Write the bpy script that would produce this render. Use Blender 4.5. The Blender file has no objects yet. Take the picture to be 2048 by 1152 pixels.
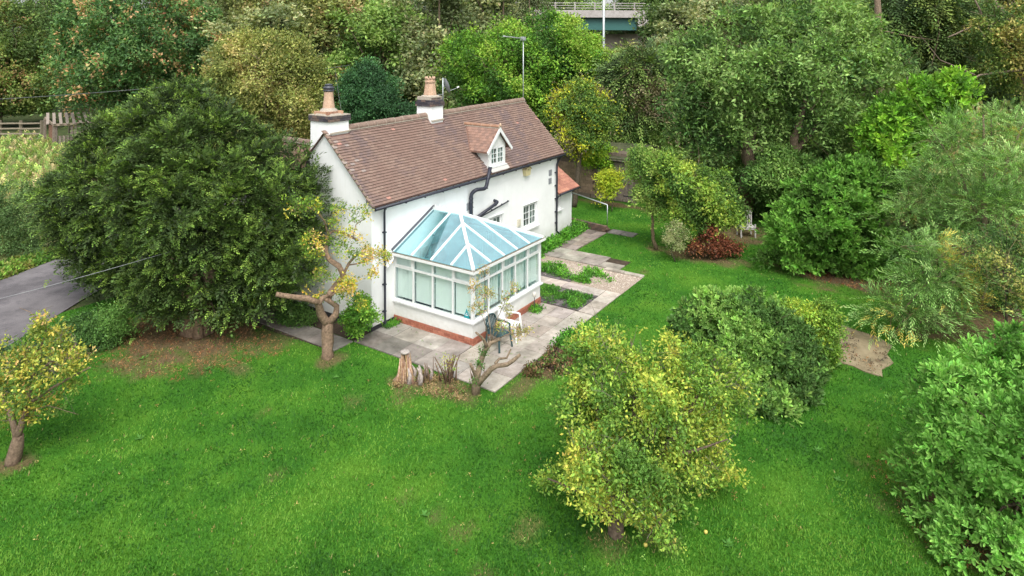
import bpy, math, random
import numpy as np
from mathutils import Matrix, Vector

random.seed(7)
RNG = np.random.default_rng(7)
SC = bpy.context.scene
COL = SC.collection
R = math.radians

# ------------------------------------------------------------------ camera
# House axes: X runs along the front wall, Y into the house, Z up; metres.
CAM = np.array([-14.42, -14.79, 8.95])
cam_data = bpy.data.cameras.new('camera')
cam = bpy.data.objects.new('camera', cam_data)
COL.objects.link(cam)
cam.location = CAM
cam.rotation_euler = (R(90), 0, -R(56.475))      # level camera with a downward lens shift
cam_data.lens = 22.835
cam_data.sensor_width = 36
cam_data.shift_y = -0.2372
cam_data.clip_end = 1500
SC.camera = cam

# ------------------------------------------------------------------ overcast daylight
SUN_EL, SUN_AZ = 55, 226                          # azimuth measured from +Y towards +X
world = bpy.data.worlds.new('World')
SC.world = world
world.use_nodes = True
wn = world.node_tree
wn.nodes.clear()
sky = wn.nodes.new('ShaderNodeTexSky')
sky.sky_type = 'NISHITA'
sky.sun_disc = False
sky.sun_elevation = R(SUN_EL)
sky.sun_rotation = R(SUN_AZ)
sky.air_density = 1.0
sky.dust_density = 4.0
hsv = wn.nodes.new('ShaderNodeHueSaturation')
hsv.inputs['Saturation'].default_value = 0.22      # cloud cover: the blue is nearly gone
bg = wn.nodes.new('ShaderNodeBackground')
bg.inputs['Strength'].default_value = 0.15
wo = wn.nodes.new('ShaderNodeOutputWorld')
wn.links.new(sky.outputs[0], hsv.inputs['Color'])
wn.links.new(hsv.outputs[0], bg.inputs['Color'])
wn.links.new(bg.outputs[0], wo.inputs['Surface'])

sun_data = bpy.data.lights.new('sun', 'SUN')
sun_data.energy = 0.85
sun_data.angle = R(30)
sun_data.color = (1.0, 0.97, 0.92)
sun = bpy.data.objects.new('sun', sun_data)
COL.objects.link(sun)
sd = Vector((math.sin(R(SUN_AZ)) * math.cos(R(SUN_EL)), math.cos(R(SUN_AZ)) * math.cos(R(SUN_EL)), math.sin(R(SUN_EL))))
sun.rotation_euler = sd.to_track_quat('Z', 'Y').to_euler()
sun.location = (0, 0, 60)

SC.view_settings.view_transform = 'Standard'
SC.view_settings.look = 'None'
SC.view_settings.gamma = 1
SC.view_settings.exposure = 1.0
SC.view_settings.use_curve_mapping = False
SC.cycles.max_bounces = 8
SC.cycles.transparent_max_bounces = 12

# ------------------------------------------------------------------ tree shapes from image coordinates at chosen depths
# crown lobes in centimetres (x, y, z, radius); limbs in metres (x, y, z, radius)
SPHERES={
'yew':[(-183,296,343,93),(-78,445,296,93),(-426,348,428,87),(-102,930,279,87),(-238,687,341,87),(-361,630,226,97),(-228,889,144,97),(-291,767,183,97),(-249,494,568,91),(-133,687,536,91),(-436,736,427,100),(-315,1003,371,100),(-369,884,396,100),(-346,804,631,42),(-325,848,626,42),(-62,346,155,72),(-409,936,597,30),(-118,323,441,105),(-420,902,218,51),(-396,956,203,51),(-282,538,167,89),(-163,744,93,89),(-215,653,126,89),(-109,443,568,63),(-201,514,21,30),(-388,802,542,87),(-338,911,525,87),(-116,439,73,75),(-297,371,451,108),(-84,715,368,108),(-167,580,400,108),(-143,437,21,30),(-457,903,351,82),(-406,1027,323,82),(-479,1036,402,30),(-448,957,463,45),(-175,573,697,30),(-398,573,493,81),(-208,945,420,81),(-296,774,454,81),(-250,612,677,73),(-206,689,669,73),(-481,1034,343,30),(-67,360,532,35),(-205,568,43,48),(-180,608,26,48),(-434,542,397,86),(-258,897,310,86),(-309,794,335,86),(-150,522,645,39),(-422,927,550,33),(-405,968,544,33),(-344,651,579,86),(-251,831,553,86),(-301,741,23,30),(-293,756,21,30),(-44,376,59,30),(-316,352,328,105),(-96,710,218,105),(-172,587,256,105),(-468,981,292,30),(-447,1033,280,30),(-256,645,21,30),(-256,645,21,30),(-410,924,126,30),(-339,755,90,36),(-295,843,58,36),(-442,986,207,30),(-425,737,318,81),(-330,944,264,81),(-362,874,282,81),(-292,756,713,30),(-303,666,657,62),(-243,779,644,62),(-374,815,110,33),(-346,874,90,33),(-234,667,741,30),(-399,837,163,64),(-353,938,131,64),(-388,890,91,30),(-436,947,513,31),(-421,983,508,31),(-198,475,119,86),(-118,600,69,86),(-327,782,667,35),(-311,814,664,35),(-290,636,89,58),(-231,745,47,58),(-207,602,717,32),(-189,631,715,32),(-297,666,21,30),(-131,482,611,38),(-105,521,606,38),(-376,407,498,81),(-167,777,421,81),(-227,671,443,81),(-336,821,46,30),(-462,1003,248,30),(-202,547,654,48),(-152,628,645,48),(-275,707,720,30),(-261,734,718,30),(-244,597,22,33),(-184,366,205,84),(-64,543,139,84),(-104,485,160,84),(-374,884,616,30),(-165,469,22,34),(-55,400,573,30),(-399,873,588,30),(-379,919,582,30),(-247,595,66,47),(-193,689,29,47),(-69,403,54,34),(-63,275,376,69),(-169,394,500,86),(-71,539,470,86),(-416,935,157,30),(-451,930,266,52),(-419,1009,246,52),(-475,1010,318,30),(-461,1044,310,30),(-40,313,190,33),(-77,364,102,36),(-471,994,421,31),(-455,1035,413,31),(-236,316,438,81),(-54,586,369,81),(-113,499,391,81),(-376,424,324,82),(-133,859,193,82),(-233,680,247,82),(-311,783,21,30),(-336,508,572,85),(-159,827,520,85),(-238,686,543,85),(-426,880,502,61),(-383,979,486,61),(-446,863,442,62),(-389,999,416,62),(-308,772,695,30),(-474,961,389,49),(-446,1031,374,49),(-367,756,148,59),(-314,865,111,59),(-290,695,40,35),(-263,747,22,35),(-370,834,597,44),(-347,882,591,44),(-390,452,93,30),(-421,502,134,50),(-269,282,252,30),(-398,486,251,30),(-257,271,190,63),(-391,445,221,40),(-305,342,184,63),(-365,412,244,34),(-231,230,112,30),(-289,289,130,40),(-260,258,102,33),(-184,142,257,30),(-448,530,205,30),(-433,562,195,30),(-327,376,84,30),(-203,178,149,30),(-349,393,145,50),(-332,374,251,30),(-215,179,245,30),(-193,208,234,30),(-235,218,243,38),(-196,146,215,37),(-174,175,202,37),(-313,335,248,30),(-234,200,165,35),(-210,233,150,35),(-419,495,206,48),(-369,420,94,30),(-297,335,78,30),(-436,540,236,30),(-322,336,123,38),(-303,367,109,38),(-159,117,266,30),(-443,548,165,30),(-278,301,80,30),(-384,442,161,47),(-287,318,255,30),(-404,490,89,30),(-168,130,226,30),(-488,822,425,61),(-442,933,403,61),(-431,710,339,84),(-383,814,313,84),(-57,235,464,40),(-430,804,261,40),(-326,558,288,57),(-261,677,252,57),(-309,594,697,63),(-277,469,296,73),(-210,580,262,73),(-121,262,325,71),(-54,349,297,71),(-262,257,432,74),(-64,549,354,74),(-154,416,390,74),(-400,570,367,69),(-290,785,312,69),(-337,692,336,69),(-380,648,618,75),(-331,746,606,75),(-275,455,623,70),(-206,569,607,70),(-210,421,615,52),(-169,485,606,52),(-390,406,492,83),(-191,761,416,83),(-279,604,449,83),(-387,743,233,40),(-184,360,303,87),(-133,435,279,87),(-189,315,520,67),(-111,427,496,67),(-322,341,507,87),(-141,635,444,87),(-217,511,471,87),(-164,235,432,79),(-43,398,388,79),(-96,327,407,79),(-241,526,719,40),(-52,211,336,40),(-97,310,556,40),(-463,528,460,76),(-300,862,388,76),(-363,731,416,76),(-458,769,536,52),(-410,877,518,52),(-322,653,215,40),(-369,474,591,80),(-232,724,552,80),(-289,619,569,80),(-412,785,632,40),(-277,566,216,40),(-159,397,612,40),(-216,465,232,51),(-482,866,312,44),(-437,819,607,40),(-41,210,403,48),(-365,638,276,45),(-323,721,251,45),(-331,672,707,40),(-137,357,584,40),(-505,929,404,40),(-212,464,664,40),(-473,870,506,40),(-304,360,400,80),(-158,596,336,80),(-214,506,360,80),(-70,273,532,40),(-359,463,383,68),(-232,690,323,68),(-279,605,346,68),(-424,495,535,79),(-297,740,491,79),(-329,679,502,79),(-464,700,468,86),(-371,907,428,86),(-48,235,284,40),(-313,379,214,82),(-215,206,412,60),(-167,272,393,60),(-384,485,183,81),(-340,418,136,49),(-309,470,115,49),(-402,492,374,49),(-364,564,355,49),(-399,546,441,40),(-296,351,323,80),(-301,345,148,40),(-260,412,120,40),(-202,208,232,75),(-306,407,504,40),(-257,292,407,80),(-414,575,236,40),(-195,248,469,40),(-374,478,470,51),(-235,299,128,40),(-261,274,264,61),(-210,349,237,61),(-368,460,290,80),(-342,427,482,44),(-316,472,472,44),(-159,196,297,40),(-344,424,395,80),(-165,202,446,40),(-222,221,320,65),(-174,289,298,65),(-271,316,476,40),(-235,372,463,40),(-408,559,315,40),(-195,247,139,40),(-411,577,167,40),(-357,494,103,40),(-220,286,480,40),(-302,399,102,40),(-163,198,345,40),(-319,954,121,68),(-409,1052,356,57),(-368,1154,334,57),(-398,1097,238,68),(-365,1068,97,40),(-344,1031,65,41),(-293,947,37,40),(-415,1160,378,40),(-363,1011,380,40),(-329,1091,364,40),(-356,944,316,59),(-293,1086,282,59),(-439,1196,346,40),(-340,942,219,54),(-296,1039,192,54),(-381,1084,415,41),(-376,1002,179,50),(-335,1099,151,50),(-429,1167,295,40),(-294,954,345,40),(-321,990,372,41),(-283,952,224,40),(-301,950,277,42),(-283,989,267,42),(-317,1003,34,40),(-287,949,177,40),(-378,1107,137,40),(-401,955,293,64),(-311,1167,240,64),(-351,1074,263,64),(-274,949,86,40),(-431,1113,342,45),(-404,1183,327,45),(-389,1068,190,40),(-361,1135,172,40),(-422,1167,252,40),(-64,188,274,38),(-101,241,437,41),(-89,172,408,52),(-75,169,344,45),(-102,275,228,30),(-107,221,351,30),(-75,262,337,30),(-105,240,497,30),(-78,275,489,30),(-49,191,463,30),(-103,263,288,30),(-104,252,191,30),(-85,276,181,30),(-103,245,386,36),(-106,203,261,38),(-56,267,237,38),(-65,213,198,30),(-70,222,516,30),(-82,245,158,30),(-102,270,528,30)],
'apple_left':[(-897,259,216,12),(-858,166,247,27),(-842,211,229,27),(-803,102,155,22),(-794,123,145,22),(-821,107,252,26),(-802,156,233,26),(-802,76,220,23),(-781,125,199,23),(-891,143,170,27),(-846,276,111,27),(-865,221,135,27),(-779,88,247,12),(-841,173,90,12),(-888,167,219,29),(-853,269,177,29),(-868,225,195,29),(-891,225,93,20),(-879,264,75,20),(-887,101,206,28),(-838,240,146,28),(-852,201,163,28),(-871,201,96,24),(-860,232,81,24),(-813,134,105,12),(-780,82,163,12),(-863,125,163,23),(-822,240,110,23),(-841,186,135,23),(-829,71,215,26),(-797,153,179,26),(-806,131,188,26),(-825,149,317,12),(-895,230,184,21),(-883,270,167,21),(-901,257,83,15),(-893,281,71,15),(-856,101,241,29),(-816,210,196,29),(-831,169,212,29),(-824,115,147,24),(-807,161,125,24),(-851,190,81,12),(-873,211,244,18),(-865,237,234,18),(-823,132,307,12),(-813,159,298,12),(-832,162,293,12),(-774,75,223,12),(-901,270,165,12),(-837,175,277,12),(-896,245,144,28),(-868,221,66,12),(-862,169,118,23),(-843,224,92,23),(-810,129,278,12),(-791,93,251,12),(-784,110,244,12),(-798,118,122,12)],
'apple_front':[(-217,-1056,282,31),(-170,-1039,258,31),(-181,-1085,84,26),(-144,-1074,60,26),(-156,-1099,22,20),(-162,-1124,195,26),(-125,-1114,174,26),(-302,-873,86,17),(-233,-1009,272,40),(-291,-968,64,50),(-241,-946,27,50),(-314,-931,208,42),(-243,-897,165,42),(-150,-1116,40,17),(-130,-1110,27,17),(-260,-956,299,17),(-238,-946,288,17),(-295,-917,115,36),(-264,-902,94,36),(-207,-1048,105,36),(-169,-1035,81,36),(-143,-1115,91,17),(-235,-1090,214,41),(-146,-1062,163,41),(-167,-1068,175,41),(-189,-1091,138,35),(-131,-1074,104,35),(-215,-1024,29,28),(-323,-1003,157,44),(-174,-940,58,44),(-235,-965,98,44),(-142,-1129,260,18),(-118,-1122,249,18),(-293,-1055,214,39),(-147,-1002,128,39),(-198,-1020,158,39),(-296,-926,309,36),(-247,-902,284,36),(-290,-1022,242,42),(-188,-982,184,42),(-216,-993,200,42),(-297,-899,262,36),(-313,-871,60,23),(-147,-1115,65,22),(-138,-1127,157,17),(-305,-996,18,17),(-274,-970,260,39),(-218,-946,229,39),(-310,-939,18,17),(-335,-840,40,17),(-313,-827,23,17),(-178,-1113,261,28),(-118,-1095,231,28),(-237,-968,285,17),(-157,-1105,280,19),(-140,-1100,271,19),(-116,-1159,199,17),(-195,-1040,56,17),(-202,-1033,303,17),(-299,-887,141,26),(-287,-1052,18,17),(-298,-1023,19,18),(-298,-1023,19,18),(-307,-869,188,17),(-310,-967,18,17),(-293,-885,20,17),(-327,-996,214,49),(-201,-942,137,49),(-240,-958,161,49),(-262,-994,21,31),(-262,-994,21,31),(-306,-883,235,17),(-283,-870,221,17),(-168,-1085,47,17),(-151,-1080,35,17),(-293,-893,324,17),(-313,-873,167,17),(-296,-864,157,17),(-139,-1146,222,23),(-101,-1136,203,23),(-309,-1043,18,17),(-288,-921,18,17),(-288,-921,18,17),(-234,-1041,18,17),(-113,-1154,164,17),(-255,-941,328,17),(-314,-908,83,27),(-269,-884,51,27),(-153,-1112,137,20),(-135,-1107,126,20),(-218,-1007,303,17),(-184,-1052,302,17),(-183,-1068,292,17),(-165,-1063,284,17),(-255,-1067,257,45),(-132,-1024,192,45),(-184,-1042,220,45),(-267,-1010,72,36),(-193,-980,22,36),(-218,-991,38,36),(-163,-1087,288,17),(-264,-1034,19,18),(-264,-1034,19,18),(-275,-911,335,17),(-309,-890,212,20),(-279,-875,194,20),(-295,-881,103,17),(-320,-846,53,17),(-131,-1143,241,17),(-112,-1138,231,17),(-318,-947,256,38),(-245,-913,215,38),(-264,-922,225,38),(-292,-884,303,17),(-163,-1107,113,17),(-138,-1100,98,17),(-231,-1026,78,29),(-177,-1006,42,29),(-303,-868,214,17),(-307,-869,33,17),(-212,-1114,242,36),(-101,-1081,184,36),(-149,-1095,209,36),(-301,-923,54,29),(-261,-903,25,29),(-307,-1029,190,36),(-170,-974,105,36),(-217,-993,134,36),(-304,-931,163,39),(-251,-905,129,39),(-234,-984,281,17),(-284,-946,19,19),(-284,-946,19,19),(-206,-1089,263,35),(-131,-1066,225,35),(-254,-1022,124,47),(-173,-991,71,47),(-296,-890,285,17),(-331,-829,48,17),(-173,-1063,59,17),(-280,-974,20,26),(-280,-974,20,26),(-188,-1067,87,17),(-165,-1060,72,17),(-313,-949,103,44),(-231,-911,45,44),(-322,-851,32,18),(-249,-1057,165,36),(-154,-1024,107,36),(-188,-1036,128,36),(-169,-1107,92,19),(-130,-1096,67,19),(-128,-1137,171,17),(-289,-1007,19,20),(-289,-1007,19,20),(-189,-1049,72,17),(-312,-914,229,29),(-260,-887,198,29),(-311,-892,185,27),(-280,-876,165,27),(-419,-983,98,15),(-362,-1068,117,15),(-444,-943,184,15),(-383,-1048,168,15),(-361,-1039,153,15),(-422,-994,176,33),(-398,-1023,90,15),(-380,-1016,76,15),(-368,-1066,86,21),(-368,-1063,157,15),(-352,-1057,146,15),(-451,-957,157,16),(-423,-942,136,16),(-408,-1015,130,33),(-411,-985,212,15),(-403,-1017,189,15),(-385,-1009,177,15),(-404,-1002,200,15),(-369,-1051,58,15),(-432,-972,121,21),(-413,-963,107,21),(-391,-1050,130,26),(-355,-1034,103,26),(-438,-945,212,15),(-409,-1007,95,15),(-386,-996,77,15),(-355,-1072,45,15),(-431,-966,210,15),(-380,-1036,73,15),(-389,-1031,180,15),(-375,-1025,170,15),(-439,-952,126,15),(-445,-937,135,15),(-444,-971,194,26),(-416,-956,174,26),(-406,-1026,165,26),(-377,-1013,145,26),(-275,-1043,86,34),(-365,-902,183,25),(-331,-954,225,36),(-275,-1045,226,32),(-302,-995,193,40),(-361,-896,211,25),(-250,-1075,163,39),(-252,-1074,269,25),(-305,-995,133,37),(-359,-915,149,34),(-249,-1092,94,26),(-209,-1079,68,26),(-303,-1006,90,30),(-279,-996,73,30)],
'rhodo':[(232,-1133,21,32),(448,-1161,43,55),(258,-1080,21,30),(258,-1080,21,30),(373,-1193,21,30),(348,-1104,96,67),(480,-1076,37,67),(309,-1009,79,54),(413,-981,31,54),(296,-930,168,34),(338,-917,150,34),(306,-1159,23,38),(306,-1159,23,38),(334,-950,190,30),(315,-922,50,30),(287,-899,101,36),(330,-1038,139,60),(446,-1009,90,60),(402,-1072,164,32),(257,-1024,21,30),(334,-1048,30,54),(334,-1048,30,54),(442,-1126,135,30),(460,-1159,94,31),(330,-987,21,30),(330,-987,21,30),(286,-893,148,30),(334,-985,184,30),(380,-972,165,30),(331,-953,24,30),(379,-1015,187,30),(439,-1104,160,30),(285,-978,143,65),(371,-953,105,65),(212,-1105,21,30),(490,-1182,69,30),(469,-1193,21,30),(341,-1119,34,61),(341,-1119,34,61),(389,-1043,177,30),(233,-1055,21,30),(386,-1093,143,40),(447,-1080,118,40),(253,-1160,21,30),(297,-955,84,33),(366,-935,51,33),(302,-896,170,30),(288,-875,120,30),(390,-1167,23,42),(390,-1167,23,42),(322,-1187,21,30),(271,-1111,24,43),(271,-1111,24,43),(395,-1115,123,37),(463,-1102,95,37),(301,-957,172,33),(368,-937,145,33),(299,-913,76,30),(357,-1029,172,30),(417,-1014,148,30),(320,-1014,21,32),(320,-1014,21,32),(453,-1143,118,30),(331,-1008,170,35),(399,-990,142,35),(281,-938,119,44),(363,-912,82,44),(304,-1056,90,61),(427,-1026,33,61),(398,-1033,47,61),(419,-1138,105,34),(494,-1124,73,34),(310,-970,60,30),(378,-950,27,30),(277,-1051,22,34),(277,-1051,22,34)],
'golden':[(535,-1177,83,24),(560,-1173,73,24),(544,-1202,19,20),(524,-1139,120,15),(569,-1229,124,15),(595,-1225,114,15),(584,-1230,47,15),(536,-1155,155,15),(512,-1130,155,20),(535,-1175,153,19),(557,-1172,144,19),(559,-1206,161,16),(575,-1204,155,16),(525,-1172,115,21),(568,-1166,98,21),(539,-1209,78,30),(586,-1202,58,30),(572,-1227,96,25),(544,-1183,37,19),(501,-1110,175,15),(539,-1209,138,26),(583,-1203,121,26),(577,-1226,144,15),(555,-1183,165,15),(565,-1216,25,15),(583,-1213,18,15),(514,-1160,142,19),(560,-1152,124,19),(504,-1215,18,15),(539,-1175,55,15),(559,-1172,47,15),(503,-1111,157,15),(558,-1218,48,15),(587,-1214,36,15),(517,-1126,133,15)],
'laurel_right':[(15,-1489,49,57),(46,-1489,31,57),(-63,-1570,218,76),(295,-1594,42,76),(139,-1584,119,76),(119,-1706,59,77),(150,-1711,42,77),(160,-1673,358,41),(232,-1682,335,41),(256,-1799,200,38),(212,-1715,376,30),(200,-1764,277,61),(293,-1780,241,61),(117,-1616,324,38),(195,-1623,295,38),(22,-1510,237,62),(117,-1512,195,62),(212,-1778,24,43),(-76,-1622,207,58),(272,-1659,32,58),(182,-1649,77,58),(58,-1686,185,59),(290,-1719,75,59),(222,-1709,108,59),(15,-1625,60,67),(56,-1629,37,67),(56,-1629,37,67),(122,-1765,21,30),(-61,-1540,36,66),(-61,-1540,36,66),(46,-1638,290,68),(263,-1661,201,68),(184,-1652,233,68),(-40,-1465,21,30),(23,-1437,109,30),(34,-1446,219,30),(255,-1805,348,38),(319,-1817,327,38),(-89,-1590,21,30),(-89,-1590,21,30),(184,-1755,131,44),(284,-1772,84,44),(245,-1793,144,30),(297,-1803,121,30),(-75,-1646,21,30),(-75,-1646,21,30),(-50,-1688,21,30),(87,-1571,295,30),(172,-1576,262,30),(14,-1743,21,30),(24,-1462,169,55),(269,-1803,66,30),(282,-1820,295,30),(-74,-1485,21,30),(-101,-1564,21,30),(19,-1424,53,30),(73,-1544,270,37),(129,-1546,246,37),(75,-1700,275,57),(340,-1738,166,57),(231,-1722,211,57),(161,-1722,340,54),(280,-1740,299,54),(280,-1817,235,30),(54,-1482,263,30),(5,-1448,21,30),(216,-1766,364,30),(286,-1778,342,30),(-18,-1669,36,66),(-18,-1669,36,66),(293,-1826,379,30),(-30,-1555,106,71),(91,-1562,39,71),(91,-1562,39,71),(-66,-1623,24,44),(-66,-1623,24,44),(12,-1714,23,41),(12,-1714,23,41),(168,-1640,358,30),(1,-1488,133,59),(100,-1488,80,59),(26,-1583,256,58),(236,-1598,165,58),(144,-1591,205,58),(-113,-1525,21,30),(114,-1586,318,30),(156,-1589,302,30),(83,-1515,277,30),(-61,-1630,261,65),(344,-1674,75,65),(187,-1657,147,65),(63,-1754,21,30),(185,-1753,198,60),(312,-1774,143,60),(108,-1671,329,56),(261,-1690,273,56),(205,-1683,294,56),(-27,-1719,21,30),(275,-1808,99,30),(-50,-1586,29,52),(-50,-1586,29,52),(203,-1762,67,43),(288,-1777,24,43),(271,-1802,33,30),(-106,-1611,21,30),(26,-1471,244,30),(86,-1471,218,30),(103,-1734,30,55),(103,-1734,30,55),(267,-1794,377,30),(-77,-1507,21,30),(6,-1455,64,34),(86,-1453,22,34),(-38,-1638,145,56),(175,-1662,31,56),(175,-1662,31,56),(-16,-1492,23,40),(-16,-1492,23,40),(267,-1806,165,30),(222,-1786,311,36),(317,-1803,277,36),(219,-1744,371,30),(270,-1752,355,30),(-31,-1523,211,66),(188,-1530,104,66),(102,-1528,146,66),(23,-1418,86,30),(2,-1449,100,33),(90,-1447,52,33),(-83,-1550,21,31),(-83,-1550,21,31)],
'willow':[(1202,-1703,244,101),(1603,-1737,145,101),(1418,-1722,191,101),(1325,-1689,584,95),(1455,-1698,570,95),(1467,-1841,530,31),(1526,-1848,522,31),(1227,-1448,606,30),(1198,-1524,541,78),(1318,-1526,525,78),(1369,-1798,290,64),(1531,-1816,256,64),(1517,-1894,135,30),(1206,-1460,288,52),(1272,-1460,273,52),(1443,-1804,23,33),(1460,-1806,22,33),(1273,-1555,603,41),(1321,-1557,598,41),(1340,-1767,384,94),(1526,-1786,349,94),(1162,-1491,399,83),(1333,-1492,366,83),(1535,-1910,39,30),(1432,-1821,484,48),(1517,-1831,472,48),(1338,-1661,24,43),(1338,-1661,24,43),(1142,-1386,368,39),(1230,-1383,350,39),(1407,-1799,599,53),(1528,-1812,587,53),(1201,-1448,551,30),(1258,-1447,543,30),(1183,-1670,465,103),(1518,-1695,410,103),(1394,-1686,430,103),(1254,-1547,227,76),(1365,-1739,72,82),(1457,-1748,45,82),(1197,-1436,439,34),(1246,-1436,431,34),(1485,-1865,321,30),(1531,-1871,312,30),(1289,-1629,133,57),(1385,-1635,106,57),(1458,-1865,79,41),(1563,-1879,50,41),(1381,-1678,664,30),(1258,-1491,617,30),(1290,-1548,138,30),(1501,-1871,359,30),(1459,-1822,662,36),(1517,-1886,253,30),(1326,-1618,639,30),(1361,-1620,636,30),(1441,-1834,192,83),(1168,-1367,300,30),(1166,-1664,355,88),(1483,-1686,289,88),(1390,-1679,309,88),(1149,-1577,359,95),(1424,-1587,302,95),(1326,-1583,322,95),(1185,-1400,415,31),(1188,-1401,284,30),(1215,-1473,474,53),(1274,-1473,465,53),(1415,-1761,660,30),(1455,-1765,657,30),(1306,-1699,21,30),(1306,-1699,21,30),(1244,-1475,223,30),(1247,-1593,570,60),(1413,-1600,550,60),(1344,-1759,21,30),(1494,-1850,602,30),(1479,-1850,31,30),(1518,-1855,21,30),(1218,-1442,510,30),(1281,-1522,623,30),(1401,-1727,663,30),(1148,-1321,321,30),(899,-1488,200,74),(858,-1432,250,48),(926,-1430,231,48),(857,-1429,72,51),(916,-1428,51,51),(946,-1546,157,32),(1003,-1548,139,32),(805,-1319,83,30),(936,-1499,60,30),(858,-1390,163,31),(833,-1367,138,30),(866,-1365,127,30),(835,-1342,23,30),(868,-1422,298,32),(905,-1421,289,32),(988,-1579,108,30),(863,-1474,125,48),(986,-1474,84,48),(918,-1465,292,30),(826,-1377,21,30),(866,-1394,203,30),(919,-1522,110,30),(999,-1524,84,30),(812,-1327,122,30),(864,-1382,283,30),(839,-1429,193,41),(944,-1426,160,41),(922,-1489,267,30),(919,-1471,41,30),(809,-1378,71,49),(894,-1375,39,49),(973,-1546,187,30),(824,-1402,135,39),(903,-1399,109,39)],
'bramble_right':[(881,-1663,284,45),(829,-1571,285,30),(906,-1691,183,30),(942,-1695,172,30),(855,-1639,206,41),(919,-1643,187,41),(874,-1660,333,30),(929,-1664,319,30),(809,-1555,343,35),(866,-1557,329,35),(794,-1611,318,40),(919,-1619,285,40),(880,-1617,295,40),(838,-1606,252,37),(889,-1609,238,37),(854,-1616,364,35),(902,-1619,353,35),(880,-1652,370,35),(843,-1584,369,30),(907,-1666,151,30),(916,-1690,237,30),(938,-1711,142,30),(866,-1602,205,30),(829,-1549,303,30),(882,-1630,161,30),(872,-1670,219,34),(938,-1676,200,34)],
'laurel_mid':[(1378,-1163,346,64),(1510,-1148,321,64),(1325,-1137,143,87),(1544,-1110,83,87),(1383,-1077,373,30),(1429,-1071,365,30),(1451,-1280,23,38),(1345,-1065,335,38),(1417,-1055,320,38),(1538,-1305,50,30),(1576,-1303,39,30),(1549,-1296,374,30),(1510,-1283,106,38),(1570,-1279,89,38),(1315,-955,246,30),(1426,-1214,226,63),(1519,-1206,204,63),(1381,-1102,21,30),(1381,-1102,21,30),(1495,-1262,266,58),(1269,-1066,215,87),(1487,-1033,161,87),(1316,-991,72,57),(1495,-1220,410,30),(1419,-1179,28,50),(1419,-1179,28,50),(1330,-1025,303,38),(1384,-1016,291,38),(1515,-1264,179,34),(1277,-951,155,39),(1345,-938,136,39),(1520,-1253,405,30),(1452,-1231,365,51),(1555,-1222,346,51),(1285,-1143,275,84),(1567,-1109,211,84),(1442,-1124,240,84),(1432,-1125,408,30),(1335,-1054,21,30),(1542,-1306,300,37),(1354,-1018,21,30),(1359,-1026,344,30),(1443,-1241,67,58),(1552,-1232,36,58),(1294,-935,199,30),(1323,-929,192,30),(1336,-982,293,30),(1385,-1137,21,31),(1385,-1137,21,31),(1560,-1317,338,30),(1303,-1008,257,44),(1394,-992,235,44),(1474,-1183,420,30),(1511,-1319,21,30),(1305,-926,71,30),(1432,-1235,21,30),(1432,-1235,21,30),(1431,-1160,401,30),(1479,-1155,393,30),(1319,-1057,95,59),(1452,-1037,57,59),(1429,-1226,147,69),(1532,-1216,120,69),(1297,-914,104,30),(1547,-1290,140,30),(1290,-972,218,36),(1357,-960,201,36),(1294,-918,168,30),(1501,-1285,347,39),(1566,-1281,335,39),(1283,-951,107,33),(1342,-940,90,33),(1533,-1271,209,30),(1366,-1110,351,51),(1460,-1098,332,51),(1376,-1121,53,41),(1461,-1110,28,41),(1550,-1306,80,30),(1554,-1301,254,30),(1353,-1003,325,30),(1342,-991,22,30),(1364,-1071,35,30),(1424,-1062,21,30),(1266,-1011,157,79),(1403,-987,120,79),(1372,-1052,359,30),(1405,-1047,353,30),(1427,-1186,381,44),(1514,-1177,365,44),(1395,-1103,387,30),(1444,-1097,378,30),(1311,-955,56,30),(1452,-1211,24,35),(1467,-1210,22,35)],
'bright_tree':[(1973,-1258,563,40),(2033,-1254,557,40),(1921,-1270,459,76),(2090,-1260,437,76),(2169,-1523,619,34),(2071,-1372,507,30),(1995,-1277,363,34),(2030,-1275,357,34),(2066,-1355,672,30),(2058,-1350,405,30),(1940,-1201,448,50),(2027,-1363,590,45),(2105,-1361,583,45),(1968,-1239,377,30),(2009,-1236,371,30),(2123,-1457,590,37),(2143,-1506,693,59),(1995,-1329,492,52),(2076,-1326,482,52),(2103,-1409,564,30),(2062,-1403,641,60),(2121,-1402,637,60),(2071,-1367,452,30),(1954,-1201,387,30),(1949,-1232,521,38),(2011,-1228,514,38),(2025,-1303,336,30),(2090,-1444,678,32),(2165,-1443,674,32),(2015,-1316,615,47),(2072,-1313,611,47),(2196,-1558,661,30),(2138,-1466,723,30),(1951,-1193,500,31),(2168,-1506,750,30),(2014,-1272,620,30),(1933,-1167,406,30),(1994,-1310,389,33),(2083,-1305,376,33),(2105,-1487,633,42),(2210,-1488,626,42),(2082,-1381,542,30),(2014,-1340,445,33),(2081,-1337,436,33),(2079,-1426,600,32),(2145,-1425,594,32),(2108,-1414,692,30),(1939,-1290,529,57),(2062,-1283,515,57),(2028,-1285,519,57)],
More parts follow.
